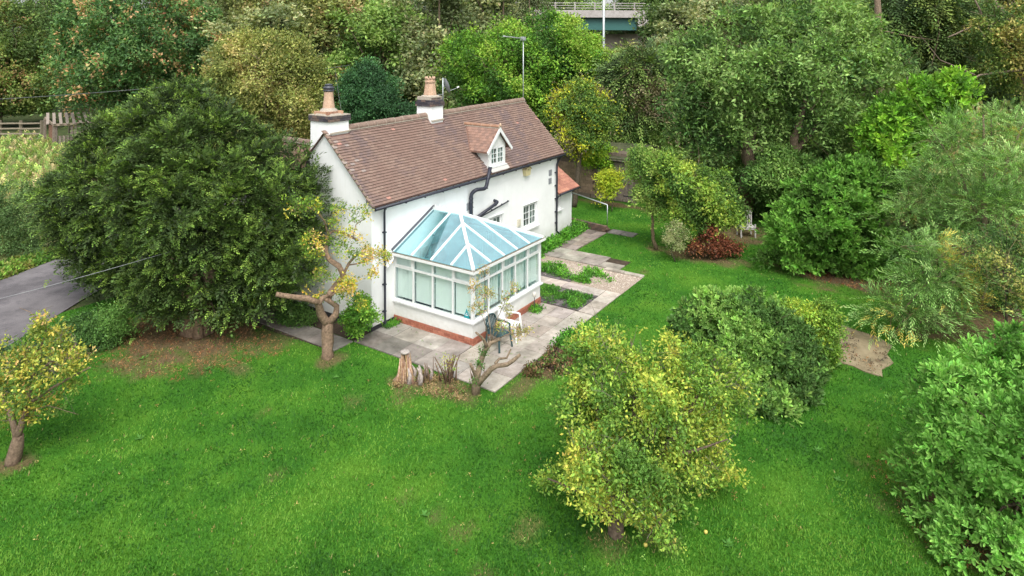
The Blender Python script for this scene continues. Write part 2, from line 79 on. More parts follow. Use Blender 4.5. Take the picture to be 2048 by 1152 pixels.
'walnut':[(2183,-1105,910,109),(2333,-1089,911,109),(1757,-423,716,50),(1834,-398,711,50),(2175,-1051,367,53),(2272,-1039,353,53),(2160,-967,1077,50),(1833,-464,384,50),(2040,-874,473,76),(2160,-853,459,76),(1809,-442,955,50),(1722,-553,674,112),(1925,-493,660,112),(1873,-508,663,112),(1725,-776,789,97),(2162,-679,775,97),(2009,-713,780,97),(2238,-1196,743,61),(2366,-1186,738,61),(1948,-698,560,83),(2332,-1275,807,99),(1732,-439,607,68),(1875,-392,594,68),(1862,-978,727,93),(2324,-908,703,93),(2155,-933,712,93),(1966,-859,928,124),(2194,-817,930,124),(2198,-1089,562,79),(2300,-1078,552,79),(1824,-886,700,93),(2243,-810,675,93),(2092,-837,684,93),(2064,-961,974,97),(2219,-938,978,97),(1783,-508,495,118),(1890,-476,482,118),(2287,-1213,869,50),(2363,-1208,869,50),(1823,-577,924,82),(1976,-534,925,82),(2168,-969,252,50),(2203,-1075,1025,59),(2272,-1068,1027,59),(1733,-676,715,96),(2112,-580,694,96),(1948,-621,703,96),(2109,-1097,771,109),(2369,-1069,762,109),(1923,-648,996,72),(2060,-957,415,95),(2248,-929,389,95),(1984,-806,499,59),(2118,-780,483,59),(2269,-1117,460,50),(2019,-741,443,50),(1752,-440,828,84),(1837,-412,827,84),(2022,-800,1044,50),(2092,-786,1047,50),(2167,-1020,1044,53),(2243,-1010,1048,53),(2105,-898,1065,50),(2208,-1111,658,64),(2291,-1102,652,64),(1704,-592,807,105),(2000,-508,799,105),(1893,-538,802,105),(1767,-386,903,50),(1899,-1004,832,102),(2406,-932,823,102),(2176,-965,827,102),(2312,-1189,668,50),(1925,-803,602,93),(2161,-755,581,93),(1895,-628,489,56),(1982,-606,479,56),(1946,-981,587,108),(2353,-921,550,108),(2165,-948,567,108),(2130,-922,288,50),(1892,-575,1003,50),(2098,-891,341,50),(1956,-728,996,74),(2028,-712,998,74),(2270,-1150,987,50),(1764,-366,655,50),(1759,-386,506,50),(1896,-572,392,50),(2331,-1248,713,50),(2117,-1039,480,92),(2279,-1018,462,92),(2159,-1009,303,50),(2217,-1001,294,50),(1817,-631,598,88),(2015,-579,580,88),(1757,-364,576,50),(1831,-681,894,98),(2029,-632,894,98),(1966,-648,894,98),(2236,-1089,408,50),(2047,-790,427,50),(1835,-498,976,50),(1854,-527,384,50),(2079,-856,393,50),(1779,-867,805,97),(2181,-791,793,97),(2074,-811,796,97),(2271,-1172,898,52),(2324,-1168,898,52),(2083,-1046,640,95),(2276,-1022,626,95),(2274,-1136,606,50),(1988,-731,498,50),(2064,-841,1059,50),(1855,-743,667,100),(2053,-698,653,100),(2006,-709,657,100),(1766,-361,818,50),(1778,-493,905,75),(1886,-460,905,75),(1781,-426,450,50),(1830,-409,443,50),(1775,-390,758,50),(2229,-1061,312,50),(1749,-477,755,71),(1902,-429,748,71),(1926,-620,434,50)],
'island':[(1259,-580,245,62),(1328,-557,229,62),(1343,-642,327,36),(1250,-513,370,53),(1405,-746,183,32),(1440,-736,175,32),(1305,-617,162,37),(1362,-600,147,37),(1270,-579,158,37),(1330,-560,142,37),(1288,-577,350,36),(1323,-566,343,36),(1302,-681,245,55),(1422,-647,217,55),(1348,-653,148,30),(1437,-763,143,30),(1229,-466,383,30),(1352,-697,183,33),(1423,-677,165,33),(1235,-541,315,45),(1321,-511,297,45),(1266,-527,193,32),(1237,-469,335,30),(1322,-610,347,30),(1410,-723,135,30),(1372,-714,250,31),(1419,-701,239,31),(1384,-699,290,30),(1269,-514,236,30),(1266,-528,121,30),(1248,-490,296,30),(1276,-616,308,45),(1356,-591,290,45),(1297,-553,102,30),(1270,-515,156,30),(1409,-737,220,32),(1328,-671,294,39),(1408,-648,277,39),(1378,-681,317,30),(1316,-589,121,30),(1274,-641,220,53),(1378,-609,194,53),(1347,-619,202,53),(1247,-486,403,30),(1271,-550,367,30),(1315,-535,358,30),(1253,-516,275,33),(1282,-505,269,33),(1384,-687,144,30),(1320,-664,188,38),(1394,-642,169,38),(1358,-716,218,45),(1426,-698,201,45),(1231,-510,331,37),(1290,-488,319,37),(1383,-715,166,34),(1416,-706,158,34),(1282,-646,280,55),(1408,-607,252,55),(1240,-583,300,59),(1366,-541,272,59),(1283,-531,388,30),(1413,-728,251,30),(1254,-544,266,38),(1301,-528,255,38),(1339,-621,129,30),(1256,-564,202,43),(1327,-539,184,43)],
'variegated':[(1161,-561,76,28),(1175,-576,120,30),(1157,-541,127,29),(1157,-542,98,30),(1184,-581,88,28),(1151,-570,106,30),(1192,-556,93,30),(1170,-561,133,30),(1150,-558,120,31),(1177,-548,112,31)],
'rusty':[(1263,-679,101,26),(1296,-670,91,26),(1237,-627,34,15),(1262,-619,27,15),(1254,-664,48,23),(1284,-655,38,23),(1273,-697,51,23),(1307,-687,40,23),(1315,-720,68,15),(1246,-617,72,15),(1320,-753,51,25),(1350,-745,42,25),(1285,-703,78,16),(1312,-696,70,16),(1347,-784,54,15),(1366,-779,48,15),(1306,-706,91,15),(1276,-681,125,15),(1296,-675,119,15),(1294,-690,19,15),(1229,-615,56,17),(1252,-608,48,17),(1303,-725,43,25),(1325,-719,37,25)],
'slim_tree':[(1223,-442,358,44),(1304,-411,342,44),(1230,-396,302,43),(1241,-408,230,30),(1273,-395,222,30),(1256,-439,205,30),(1299,-423,194,30),(1272,-460,300,34),(1305,-447,293,34),(1222,-362,385,30),(1247,-425,423,35),(1290,-408,416,35),(1280,-459,252,30),(1298,-464,386,30),(1294,-468,347,30),(1227,-357,345,30),(1241,-384,433,30),(1295,-457,421,30),(1223,-356,420,30),(1236,-387,259,30),(1292,-458,212,30),(1208,-415,394,43),(1283,-385,380,43),(1234,-443,278,44),(1309,-413,261,44),(1220,-397,347,44),(1267,-377,338,44),(1272,-424,171,30)],
'garage_tree':[(1945,228,292,30),(2001,256,282,30),(2013,148,212,52),(1979,227,222,30),(2065,94,210,30),(1988,189,288,31),(2014,202,283,31),(2046,104,251,30),(1946,247,255,30),(1975,261,249,30),(2030,154,282,30),(1948,274,293,30),(1975,183,244,30),(2029,209,234,30),(1986,217,311,30),(2051,118,184,30)],
'yellow_back':[(1708,269,641,30),(1704,140,561,77),(1803,191,551,77),(1675,240,564,58),(1737,274,558,58),(1703,239,449,59),(1746,159,640,47),(1797,185,636,47),(1789,122,383,52),(1733,207,364,48),(1830,82,462,30),(1828,92,565,30),(1814,89,503,30),(1839,101,500,30),(1794,138,322,30),(1683,311,565,30),(1757,186,317,30),(1799,131,641,30),(1680,276,507,40),(1723,300,502,40),(1761,179,687,32),(1817,103,607,30),(1748,113,473,58),(1838,158,461,58),(1730,209,667,34),(1760,225,665,34),(1694,294,462,30),(1831,91,416,30),(1718,248,388,30),(1694,296,605,30),(1783,105,541,42),(1837,132,535,42),(1692,216,616,43),(1754,249,611,43),(1700,159,432,63),(1802,212,417,63)],
'yellow_low':[(1753,12,142,30),(1754,8,194,32),(1774,-25,140,30),(1786,-27,178,30),(1744,43,185,30),(1770,0,117,30)],
'spruce':[(2466,62,730,80),(2608,118,724,80),(2431,80,584,98),(2586,143,572,98),(2608,-3,759,30),(2394,267,356,67),(2539,53,384,55),(2599,76,377,55),(2415,279,250,30),(2421,228,777,52),(2474,251,775,52),(2485,167,848,36),(2375,103,472,91),(2616,202,445,91),(2511,159,457,91),(2384,334,391,30),(2387,277,587,64),(2501,105,321,39),(2561,129,312,39),(2463,218,834,30),(2540,23,683,43),(2630,57,678,43),(2459,155,298,53),(2518,180,289,53),(2388,335,532,30),(2448,200,268,30),(2490,218,261,30),(2556,43,483,67),(2386,199,691,85),(2528,261,684,85),(2424,154,768,61),(2550,207,764,61),(2396,290,726,30),(2435,308,724,30),(2380,319,450,30),(2415,335,445,30),(2542,28,569,42),(2610,54,564,42),(2389,328,654,30),(2370,259,434,52),(2478,308,420,52),(2556,68,847,30),(2493,120,828,44),(2553,144,827,44),(2402,295,293,30),(2387,336,486,30),(2548,23,620,39),(2615,48,615,39),(2608,5,561,30),(2558,43,805,30),(2594,57,804,30),(2390,323,697,30),(2607,0,674,30),(2434,236,259,30),(2471,253,253,30),(2570,58,325,30)],
'ivy_tree':[(1988,1177,766,132),(2310,671,943,126),(2435,742,944,126),(2137,1018,463,60),(2178,1047,458,60),(2081,908,838,155),(2263,1031,835,155),(2023,1202,930,60),(2182,848,531,79),(2317,934,517,79),(2374,581,774,99),(2477,637,771,99),(2237,876,1032,60),(2009,1027,603,125),(2163,1138,590,125),(2306,774,1042,60),(2330,706,642,77),(2399,746,638,77),(2073,1119,463,64),(2464,547,975,60),(2170,1022,1016,60),(2199,942,454,60),(2309,757,487,74),(2058,833,671,136),(2367,1037,652,136),(2229,946,660,136),(1995,1213,584,67),(2046,1253,579,67),(2527,472,846,60),(2078,1089,933,85),(2174,805,926,100),(2344,912,928,100),(2408,648,678,60),(2209,699,793,132),(2389,806,788,132),(2487,499,751,60),(2290,836,436,60),(2418,513,885,65),(2534,573,885,65),(1996,1271,897,60),(2415,603,1007,60),(1979,1309,823,60),(2024,1221,446,60),(1986,1265,661,60),(2244,747,588,86),(2395,838,575,86),(2187,924,994,70),(2240,959,996,70),(2379,705,1055,60),(2011,1243,513,60),(1958,982,762,134),(2184,1145,753,134),(2126,1103,755,134),(2455,570,700,60),(2253,889,437,60),(2509,502,936,60),(2126,918,541,83),(2275,1018,526,83),(2339,722,555,60),(2103,1015,951,60),(2194,1079,953,60),(1982,1304,746,60),(2293,830,1066,60),(2351,571,906,98),(2498,650,907,98),(2411,655,1048,60),(2248,750,968,88),(2395,838,971,88),(2316,675,721,76),(2419,734,717,76),(2006,1099,870,82),(2123,1186,869,82),(2015,1161,503,86),(2083,1212,495,86),(1985,1138,640,102),(2101,1227,632,102),(2436,510,816,95),(2547,567,814,95),(2092,771,827,128),(2412,975,821,128),(2270,884,823,128),(2074,1163,967,60),(1962,1229,847,62),(2043,1293,846,62),(2518,479,793,60),(2112,1068,461,67),(2377,703,588,60),(1989,923,673,126),(2263,1115,656,126),(2164,1045,662,126),(2125,759,709,136),(2414,940,694,136),(2287,860,701,136)],
'holly':[(896,1041,608,66),(955,1105,601,66),(1004,923,445,59),(926,931,589,81),(1054,1061,573,81),(960,952,700,48),(1020,1013,696,48),(936,1044,773,30),(965,1074,772,30),(1053,888,580,30),(967,1000,418,30),(991,1025,413,30),(1025,852,470,45),(1100,922,457,45),(911,1025,531,58),(984,1103,520,58),(1080,826,468,45),(1040,924,696,30),(1074,846,554,39),(921,1091,475,30),(916,1095,735,30),(1054,897,399,30),(1017,915,652,30),(1055,952,649,30),(1007,885,551,42),(1060,937,543,42),(1094,816,514,35),(901,1108,553,36),(961,1017,783,30),(980,1037,782,30),(936,1022,461,42),(970,1058,455,42),(916,1010,705,69),(991,1090,699,69),(890,1125,593,31),(896,1114,645,32),(1077,863,417,30),(1018,908,603,36),(1054,943,599,36),(987,985,771,30),(1008,961,745,30),(902,1098,697,36),(926,1124,695,36),(1000,972,402,30),(935,943,501,66),(1029,1039,485,66),(910,1093,510,30),(929,1113,507,30),(928,1086,763,30),(1105,821,547,30)],
'golden_tree':[(958,1671,392,60),(1023,1756,378,60),(873,1824,510,104),(1032,1597,443,80),(845,1760,855,81),(959,1923,853,81),(925,1633,729,132),(1054,1803,720,132),(867,1874,943,52),(775,1877,760,105),(866,2015,755,105),(978,1694,917,64),(1037,1608,327,50),(1062,1555,637,50),(1109,1611,633,50),(883,1592,562,121),(1061,1827,536,121),(989,1732,547,121),(818,1936,555,70),(774,1992,868,50),(807,2043,868,50),(990,1635,830,50),(1036,1695,828,50),(1045,1606,777,53),(1041,1564,703,50),(1085,1618,700,50),(761,2028,647,50),(1052,1570,539,61),(1094,1621,533,61),(798,1792,651,112),(939,1998,635,112),(938,1754,941,50),(968,1796,942,50),(908,1811,417,50),(810,1902,896,51),(873,1996,896,51),(907,1821,953,50),(788,2010,590,50),(767,2016,804,53),(763,2055,734,50),(1002,1674,322,50),(942,1786,375,50),(914,1716,450,69),(992,1822,436,69),(994,1561,614,72),(1097,1689,602,72),(762,1938,682,70),(822,2030,676,70),(996,1597,378,53),(1066,1685,363,53),(797,1658,752,119),(967,1896,741,119),(922,1833,744,119),(894,1688,853,83),(990,1817,851,83),(853,1916,482,50),(778,1931,626,55),(834,2016,619,55),(1069,1573,486,50),(1080,1557,581,50),(829,1677,606,98),(978,1883,587,98),(932,1819,593,98),(1071,1593,390,50),(841,1921,942,50),(1041,1631,826,50),(990,1658,874,50),(1030,1710,874,50),(804,1977,908,50),(1084,1559,678,50),(804,1822,831,105),(898,1961,829,105),(1031,1648,295,50),(832,1875,536,59),(887,1956,527,59),(1078,1585,747,50),(979,1595,511,104),(1067,1708,497,104)],
'chestnut':[(1522,4796,1488,84),(1575,4907,1499,84),(1561,4137,1008,150),(1919,4806,1022,150),(1773,4533,1016,150),(1837,4269,1301,75),(1932,4436,1313,75),(1233,5202,765,75),(1302,5373,762,75),(1482,4304,748,176),(1841,5014,730,176),(1673,4682,739,176),(1361,4569,1145,164),(1663,5219,1172,164),(1521,4913,1159,164),(1650,4497,1393,150),(1761,4712,1411,150),(1467,4585,541,165),(1681,5031,515,165),(1581,4822,527,165),(1280,4637,789,199),(1513,5161,780,199),(1450,5019,782,199),(1429,4981,230,75),(1349,5046,1292,104),(1393,5147,1298,104),(1277,5071,616,179),(1351,5249,609,179),(1650,4220,707,151),(1901,4683,691,151),(1798,4494,698,151),(1264,5148,400,96),(1326,5298,389,96),(1230,5321,944,75),(1718,4253,1185,168),(1880,4546,1200,168),(1755,4396,519,128),(1819,4512,512,128),(1398,4816,1312,122),(1540,5131,1332,122),(1927,4222,1239,75),(1275,5066,1046,157),(1355,5260,1051,157),(1909,4136,1060,105),(1994,4279,1064,105),(1281,5164,285,75),(1324,5268,276,75),(1468,4311,1119,177),(1800,4972,1145,177),(1663,4699,1134,177),(2037,4105,946,75),(1627,4484,542,157),(1751,4726,528,157),(1356,4857,392,132),(1490,5162,368,132),(1282,5155,1209,79),(1324,5258,1214,79),(1407,4370,948,151),(1704,4980,954,151),(1608,4782,952,151),(1328,5118,217,82),(1890,4201,735,75),(1959,4319,732,75),(1849,4381,1426,75),(1600,4746,1542,75),(1846,4336,468,75),(1884,4403,463,75),(1491,4922,1529,75),(1998,4159,1150,75),(1736,4171,896,172),(1927,4510,896,172),(1863,4397,896,172),(1521,4622,1349,168),(1673,4936,1372,168),(1538,4763,318,75),(1603,4899,305,75),(1480,4889,253,75),(1522,4979,244,75),(1971,4178,791,75),(1639,4615,379,75),(1690,4714,371,75),(1966,4217,597,75),(1766,4418,1424,75),(1837,4547,1435,75),(1235,5309,654,75),(1243,5143,882,102),(1327,5350,881,102),(1434,4929,1454,75),(1481,5035,1463,75),(1276,4629,1007,150),(1523,5182,1017,150),(1450,5019,1014,150),(1244,5279,484,75),(1602,4706,327,75),(1642,4788,319,75),(1645,4608,1515,75),(1700,4715,1526,75),(1909,4281,477,75),(1803,4222,630,139),(1957,4492,618,139),(1754,4518,401,75),(1259,5268,1149,75),(1384,5086,1398,75),(1880,4106,937,113),(2018,4337,939,113),(1726,4582,1552,75),(1241,5283,1068,75),(1953,4224,514,75),(1381,5053,217,75),(1366,4450,767,165),(1653,5057,754,165),(1558,4856,758,165),(1766,4506,1501,75),(1278,4700,572,164),(1523,5256,543,164),(1431,5048,554,164),(1509,4219,889,153),(1821,4822,888,153),(1716,4618,888,153),(1318,5194,1296,75),(1468,4761,371,100),(1557,4951,355,100),(1961,4124,872,75),(2013,4209,871,75),(1336,4833,1170,150),(1460,5114,1183,150),(1431,5048,1180,150),(1809,4453,413,75),(1841,4230,1209,112),(1941,4403,1218,112)],
'olive_left':[(1034,7038,1098,176),(1108,7293,1104,176),(1018,7102,387,138),(1076,7306,375,138),(1321,6527,664,179),(1449,6898,653,179),(1258,6812,297,85),(1299,6940,288,85),(1486,6394,511,163),(1560,6593,501,163),(1060,6945,586,197),(1139,7211,576,197),(1325,6545,1102,198),(1446,6894,1111,198),(1410,6541,301,93),(1461,6684,290,93),(1554,6435,864,85),(1436,6417,1172,108),(1518,6642,1180,108),(1134,6982,354,160),(1079,7010,1315,145),(1141,7221,1325,145),(1215,6955,1422,85),(1165,6741,1128,161),(1300,7167,1140,161),(1241,6670,487,197),(1327,6929,475,197),(1063,6914,870,176),(1172,7280,868,176),(1175,6744,690,176),(1288,7099,681,176),(1321,6709,1334,128),(992,7234,1362,85),(1023,7343,1368,85),(1586,6370,282,85),(1455,6622,1375,85),(1464,6410,946,99),(1540,6616,948,99),(989,7280,650,85),(1055,7219,1453,85),(1221,6793,1332,90),(1302,7044,1346,90),(1474,6457,292,85),(1528,6603,281,85),(1579,6429,762,85),(1183,6728,904,173),(1275,7016,904,173),(1445,6410,768,139),(1530,6641,764,139),(990,7271,1182,85),(1598,6369,420,85),(991,7253,844,85),(986,7326,1039,85),(1355,6735,249,85),(1596,6404,600,85),(1488,6519,1303,85),(1003,7288,248,85),(991,7273,484,89),(1538,6443,1048,91),(1560,6461,1264,85),(1345,6468,456,161),(1478,6847,435,161),(1301,6533,857,159),(1406,6840,855,159),(1097,7139,252,85),(1152,7057,1433,85),(1562,6455,1151,85)],
'field_hedge':[(-239,1831,84,42),(-248,1813,155,40),(-220,1889,138,40),(-443,1908,21,30),(-278,1886,236,46),(-353,1922,74,66),(-312,2051,43,66),(-388,1817,21,30),(-399,1992,126,66),(-366,2100,102,66),(-309,1837,169,51),(-257,1989,136,51),(-279,1925,150,51),(-363,1997,232,51),(-345,2054,221,51),(-481,1973,21,30),(-481,1973,21,30),(-313,1934,244,48),(-386,2069,254,30),(-226,1838,23,30),(-412,2109,251,30),(-431,2083,189,45),(-410,2156,175,45),(-437,2110,131,31),(-419,2176,117,31),(-439,2139,23,30),(-422,2039,50,66),(-405,2096,36,66),(-275,1844,42,59),(-262,1881,32,59),(-393,1954,25,45),(-393,1954,25,45),(-355,1915,169,58),(-308,2064,138,58),(-436,2144,247,30),(-336,1812,22,34),(-249,1827,218,37),(-226,1890,206,37),(-409,2040,225,36),(-381,2136,207,36),(-441,2162,78,30),(-273,1726,21,30),(-221,1806,203,30),(-246,1867,250,30),(-468,1921,21,30),(-314,1853,99,57),(-277,1965,72,57),(-441,2157,154,30),(-320,1765,21,30),(-441,2159,195,30),(-367,1801,21,30),(-221,1825,114,30),(-338,1985,258,30),(-411,1826,21,30),(-295,1742,21,30),(-434,2083,96,35),(-405,2185,73,35)],
'privet':[(-555,687,52,30),(-538,633,38,31),(-515,686,21,31),(-481,584,37,30),(-480,586,79,30),(-521,612,65,31),(-498,664,44,31),(-520,603,21,30),(-531,668,68,30),(-549,681,21,30),(-499,620,81,30),(-500,588,21,30),(-564,719,30,30),(-508,579,68,30),(-482,637,45,30),(-514,588,45,30),(-490,641,24,30),(-537,615,21,30),(-550,648,51,30),(-527,702,29,30),(-519,650,74,30),(-472,580,54,30),(-526,604,39,30),(-502,659,21,30),(-534,623,59,31),(-514,669,40,31),(-543,686,61,30),(-538,663,21,30),(-557,699,26,30),(-508,634,78,30),(-492,575,64,30),(-475,612,49,30)],
'low_hedge':[(-708,522,53,30),(-694,559,38,30),(-795,599,22,33),(-756,589,21,31),(-756,589,21,31),(-790,631,56,36),(-770,696,30,36),(-815,646,34,34),(-804,685,22,34),(-804,685,22,34),(-759,602,61,33),(-743,651,42,33),(-719,563,21,30),(-843,620,21,30),(-825,707,64,30),(-732,573,66,30),(-680,510,61,28),(-834,709,21,30),(-798,690,71,28),(-822,601,21,30),(-745,562,41,32),(-726,616,21,32),(-779,593,37,32),(-764,640,21,32),(-764,640,21,32),(-695,533,73,29),(-767,641,71,28),(-823,689,40,30),(-808,744,21,30),(-781,548,21,30),(-713,554,68,30),(-815,674,61,30),(-796,737,36,30),(-725,533,53,29),(-705,590,30,29),(-798,622,34,31),(-786,662,21,31),(-786,662,21,31)],
'right_tree':[(3391,-1969,695,72),(3336,-1933,792,82),(3477,-1947,789,82),(3156,-1791,856,87),(3402,-1808,854,87),(3331,-1803,855,87),(3230,-1813,1064,72),(3405,-1825,1070,72),(3367,-1932,1116,81),(3311,-1908,991,89),(3441,-1920,994,89),(3154,-1715,941,93),(3383,-1727,944,93),(3327,-1827,659,40),(3233,-1737,759,71),(3329,-1743,756,71),(3207,-1674,807,43),(3273,-1677,806,43),(3273,-1733,1128,30),(3469,-2025,632,30),(3428,-1993,863,32),(3484,-1999,862,32),(3427,-1974,1180,30),(3308,-1787,661,30),(3418,-1980,1031,31),(3470,-1985,1032,31),(3229,-1725,1050,75),(3337,-1879,662,41),(3418,-1886,658,41),(3421,-1952,615,30),(3257,-1889,884,84),(3504,-1911,883,84),(3396,-1901,883,84),(3183,-1636,979,30),(3243,-1638,981,30),(3333,-1814,1171,30),(3353,-1883,1158,32),(3398,-1886,1160,32),(3429,-1990,943,30),(3474,-1995,943,30),(3163,-1812,969,78),(3487,-1836,974,78),(3346,-1826,972,78),(3463,-2014,807,30),(3197,-1627,908,30),(3217,-1851,770,73),(3476,-1872,763,73),(3371,-1863,766,73),(3258,-1767,703,35),(3337,-1772,700,35),(3239,-1675,756,30)],
'right_spruce':[(3458,-1377,1198,94),(3587,-1375,1206,94),(3403,-1211,992,30),(3566,-1475,742,35),(3607,-1475,741,35),(3628,-1573,913,30),(3681,-1574,913,30),(3503,-1482,1143,94),(3642,-1482,1150,94),(3383,-1206,1155,49),(3559,-1502,857,99),(3610,-1567,1120,42),(3684,-1568,1124,42),(3502,-1344,849,30),(3497,-1497,986,88),(3689,-1498,990,88),(3534,-1446,1255,43),(3598,-1445,1260,43),(3464,-1288,906,30),(3630,-1542,1231,30),(3450,-1381,959,117),(3538,-1420,773,30),(3459,-1311,1275,30),(3495,-1310,1278,30),(3364,-1246,1066,64),(3488,-1240,1070,64),(3625,-1572,966,39),(3677,-1573,966,39),(3410,-1253,1230,39),(3468,-1250,1234,39),(3382,-1190,1066,30),(3418,-1188,1067,30),(3495,-1388,853,50),(3555,-1387,853,50),(3546,-1417,1289,30),(3647,-1586,1011,36),(3605,-1508,1288,30),(3386,-1174,1100,30),(3405,-1216,1211,30)],
'gable_shrub':[(-56,-38,61,19),(-78,-37,104,25),(-53,-11,89,25),(-84,7,53,12),(-71,-4,39,12),(-87,8,82,16),(-66,-31,123,15),(-53,-18,116,15),(-49,-46,86,15),(-67,-11,127,12),(-61,-22,46,12),(-84,-8,103,13),(-67,11,92,13)],
'shade_shrub':[(-114,273,54,12),(-92,223,27,22),(-75,244,19,22),(-95,232,55,13),(-80,251,45,13),(-102,243,18,13),(-100,246,18,13),(-114,254,30,20),(-99,273,20,20),(-81,204,38,13),(-67,222,29,13),(-106,257,53,15),(-121,282,28,12),(-81,197,17,12),(-66,198,26,12)],
'dark_under':[(2111,-756,238,72),(2044,-635,92,62),(2138,-765,102,42),(2010,-570,176,32),(2039,-563,170,32),(2046,-630,280,30),(2090,-619,272,30),(2081,-730,87,42),(2173,-710,66,42),(2193,-831,251,30),(2066,-682,278,52),(2129,-668,267,52),(2176,-808,144,30),(2164,-812,193,33),(2208,-804,185,33),(2118,-710,25,30),(2028,-575,98,30),(2005,-646,215,82),(2115,-619,193,82),(2069,-654,30,39),(2010,-569,246,46),(2148,-754,53,30),(2118,-725,296,30),(2175,-791,273,30),(2048,-736,166,70),(2162,-712,142,70),(2016,-578,138,30),(2042,-571,132,30),(2033,-598,272,30),(2116,-700,315,30),(2011,-550,204,30),(2076,-645,302,30),(2178,-795,112,30),(2144,-807,240,34),(2204,-796,229,34)],
'garage_ivy':[(2306,236,306,68),(2443,35,367,50),(2475,-20,315,51),(2416,63,300,51),(2472,86,291,51),(2359,177,367,50),(2414,110,378,50),(2363,126,310,52),(2417,149,302,52),(2292,281,365,50),(2491,-10,380,50),(2289,300,281,50),(2334,178,303,50),(2396,205,294,50),(2328,222,365,50),(2440,18,303,50),(2500,41,294,50),(2400,61,349,50),(2475,91,338,50)],
'hazel':[(1847,-836,326,49),(1931,-820,312,49),(1832,-729,279,30),(1903,-882,337,35),(1953,-873,329,35),(1832,-778,316,30),(1896,-764,304,30),(1856,-835,227,35),(1935,-820,211,35),(1927,-916,326,32),(1974,-908,318,32),(1880,-797,362,30),(1905,-903,265,37),(1987,-889,249,37),(1843,-796,214,35),(1893,-786,203,35),(1813,-782,274,42),(1891,-765,259,42),(1917,-856,371,30),(1883,-819,180,30),(1978,-952,310,30),(1837,-733,239,30)]}
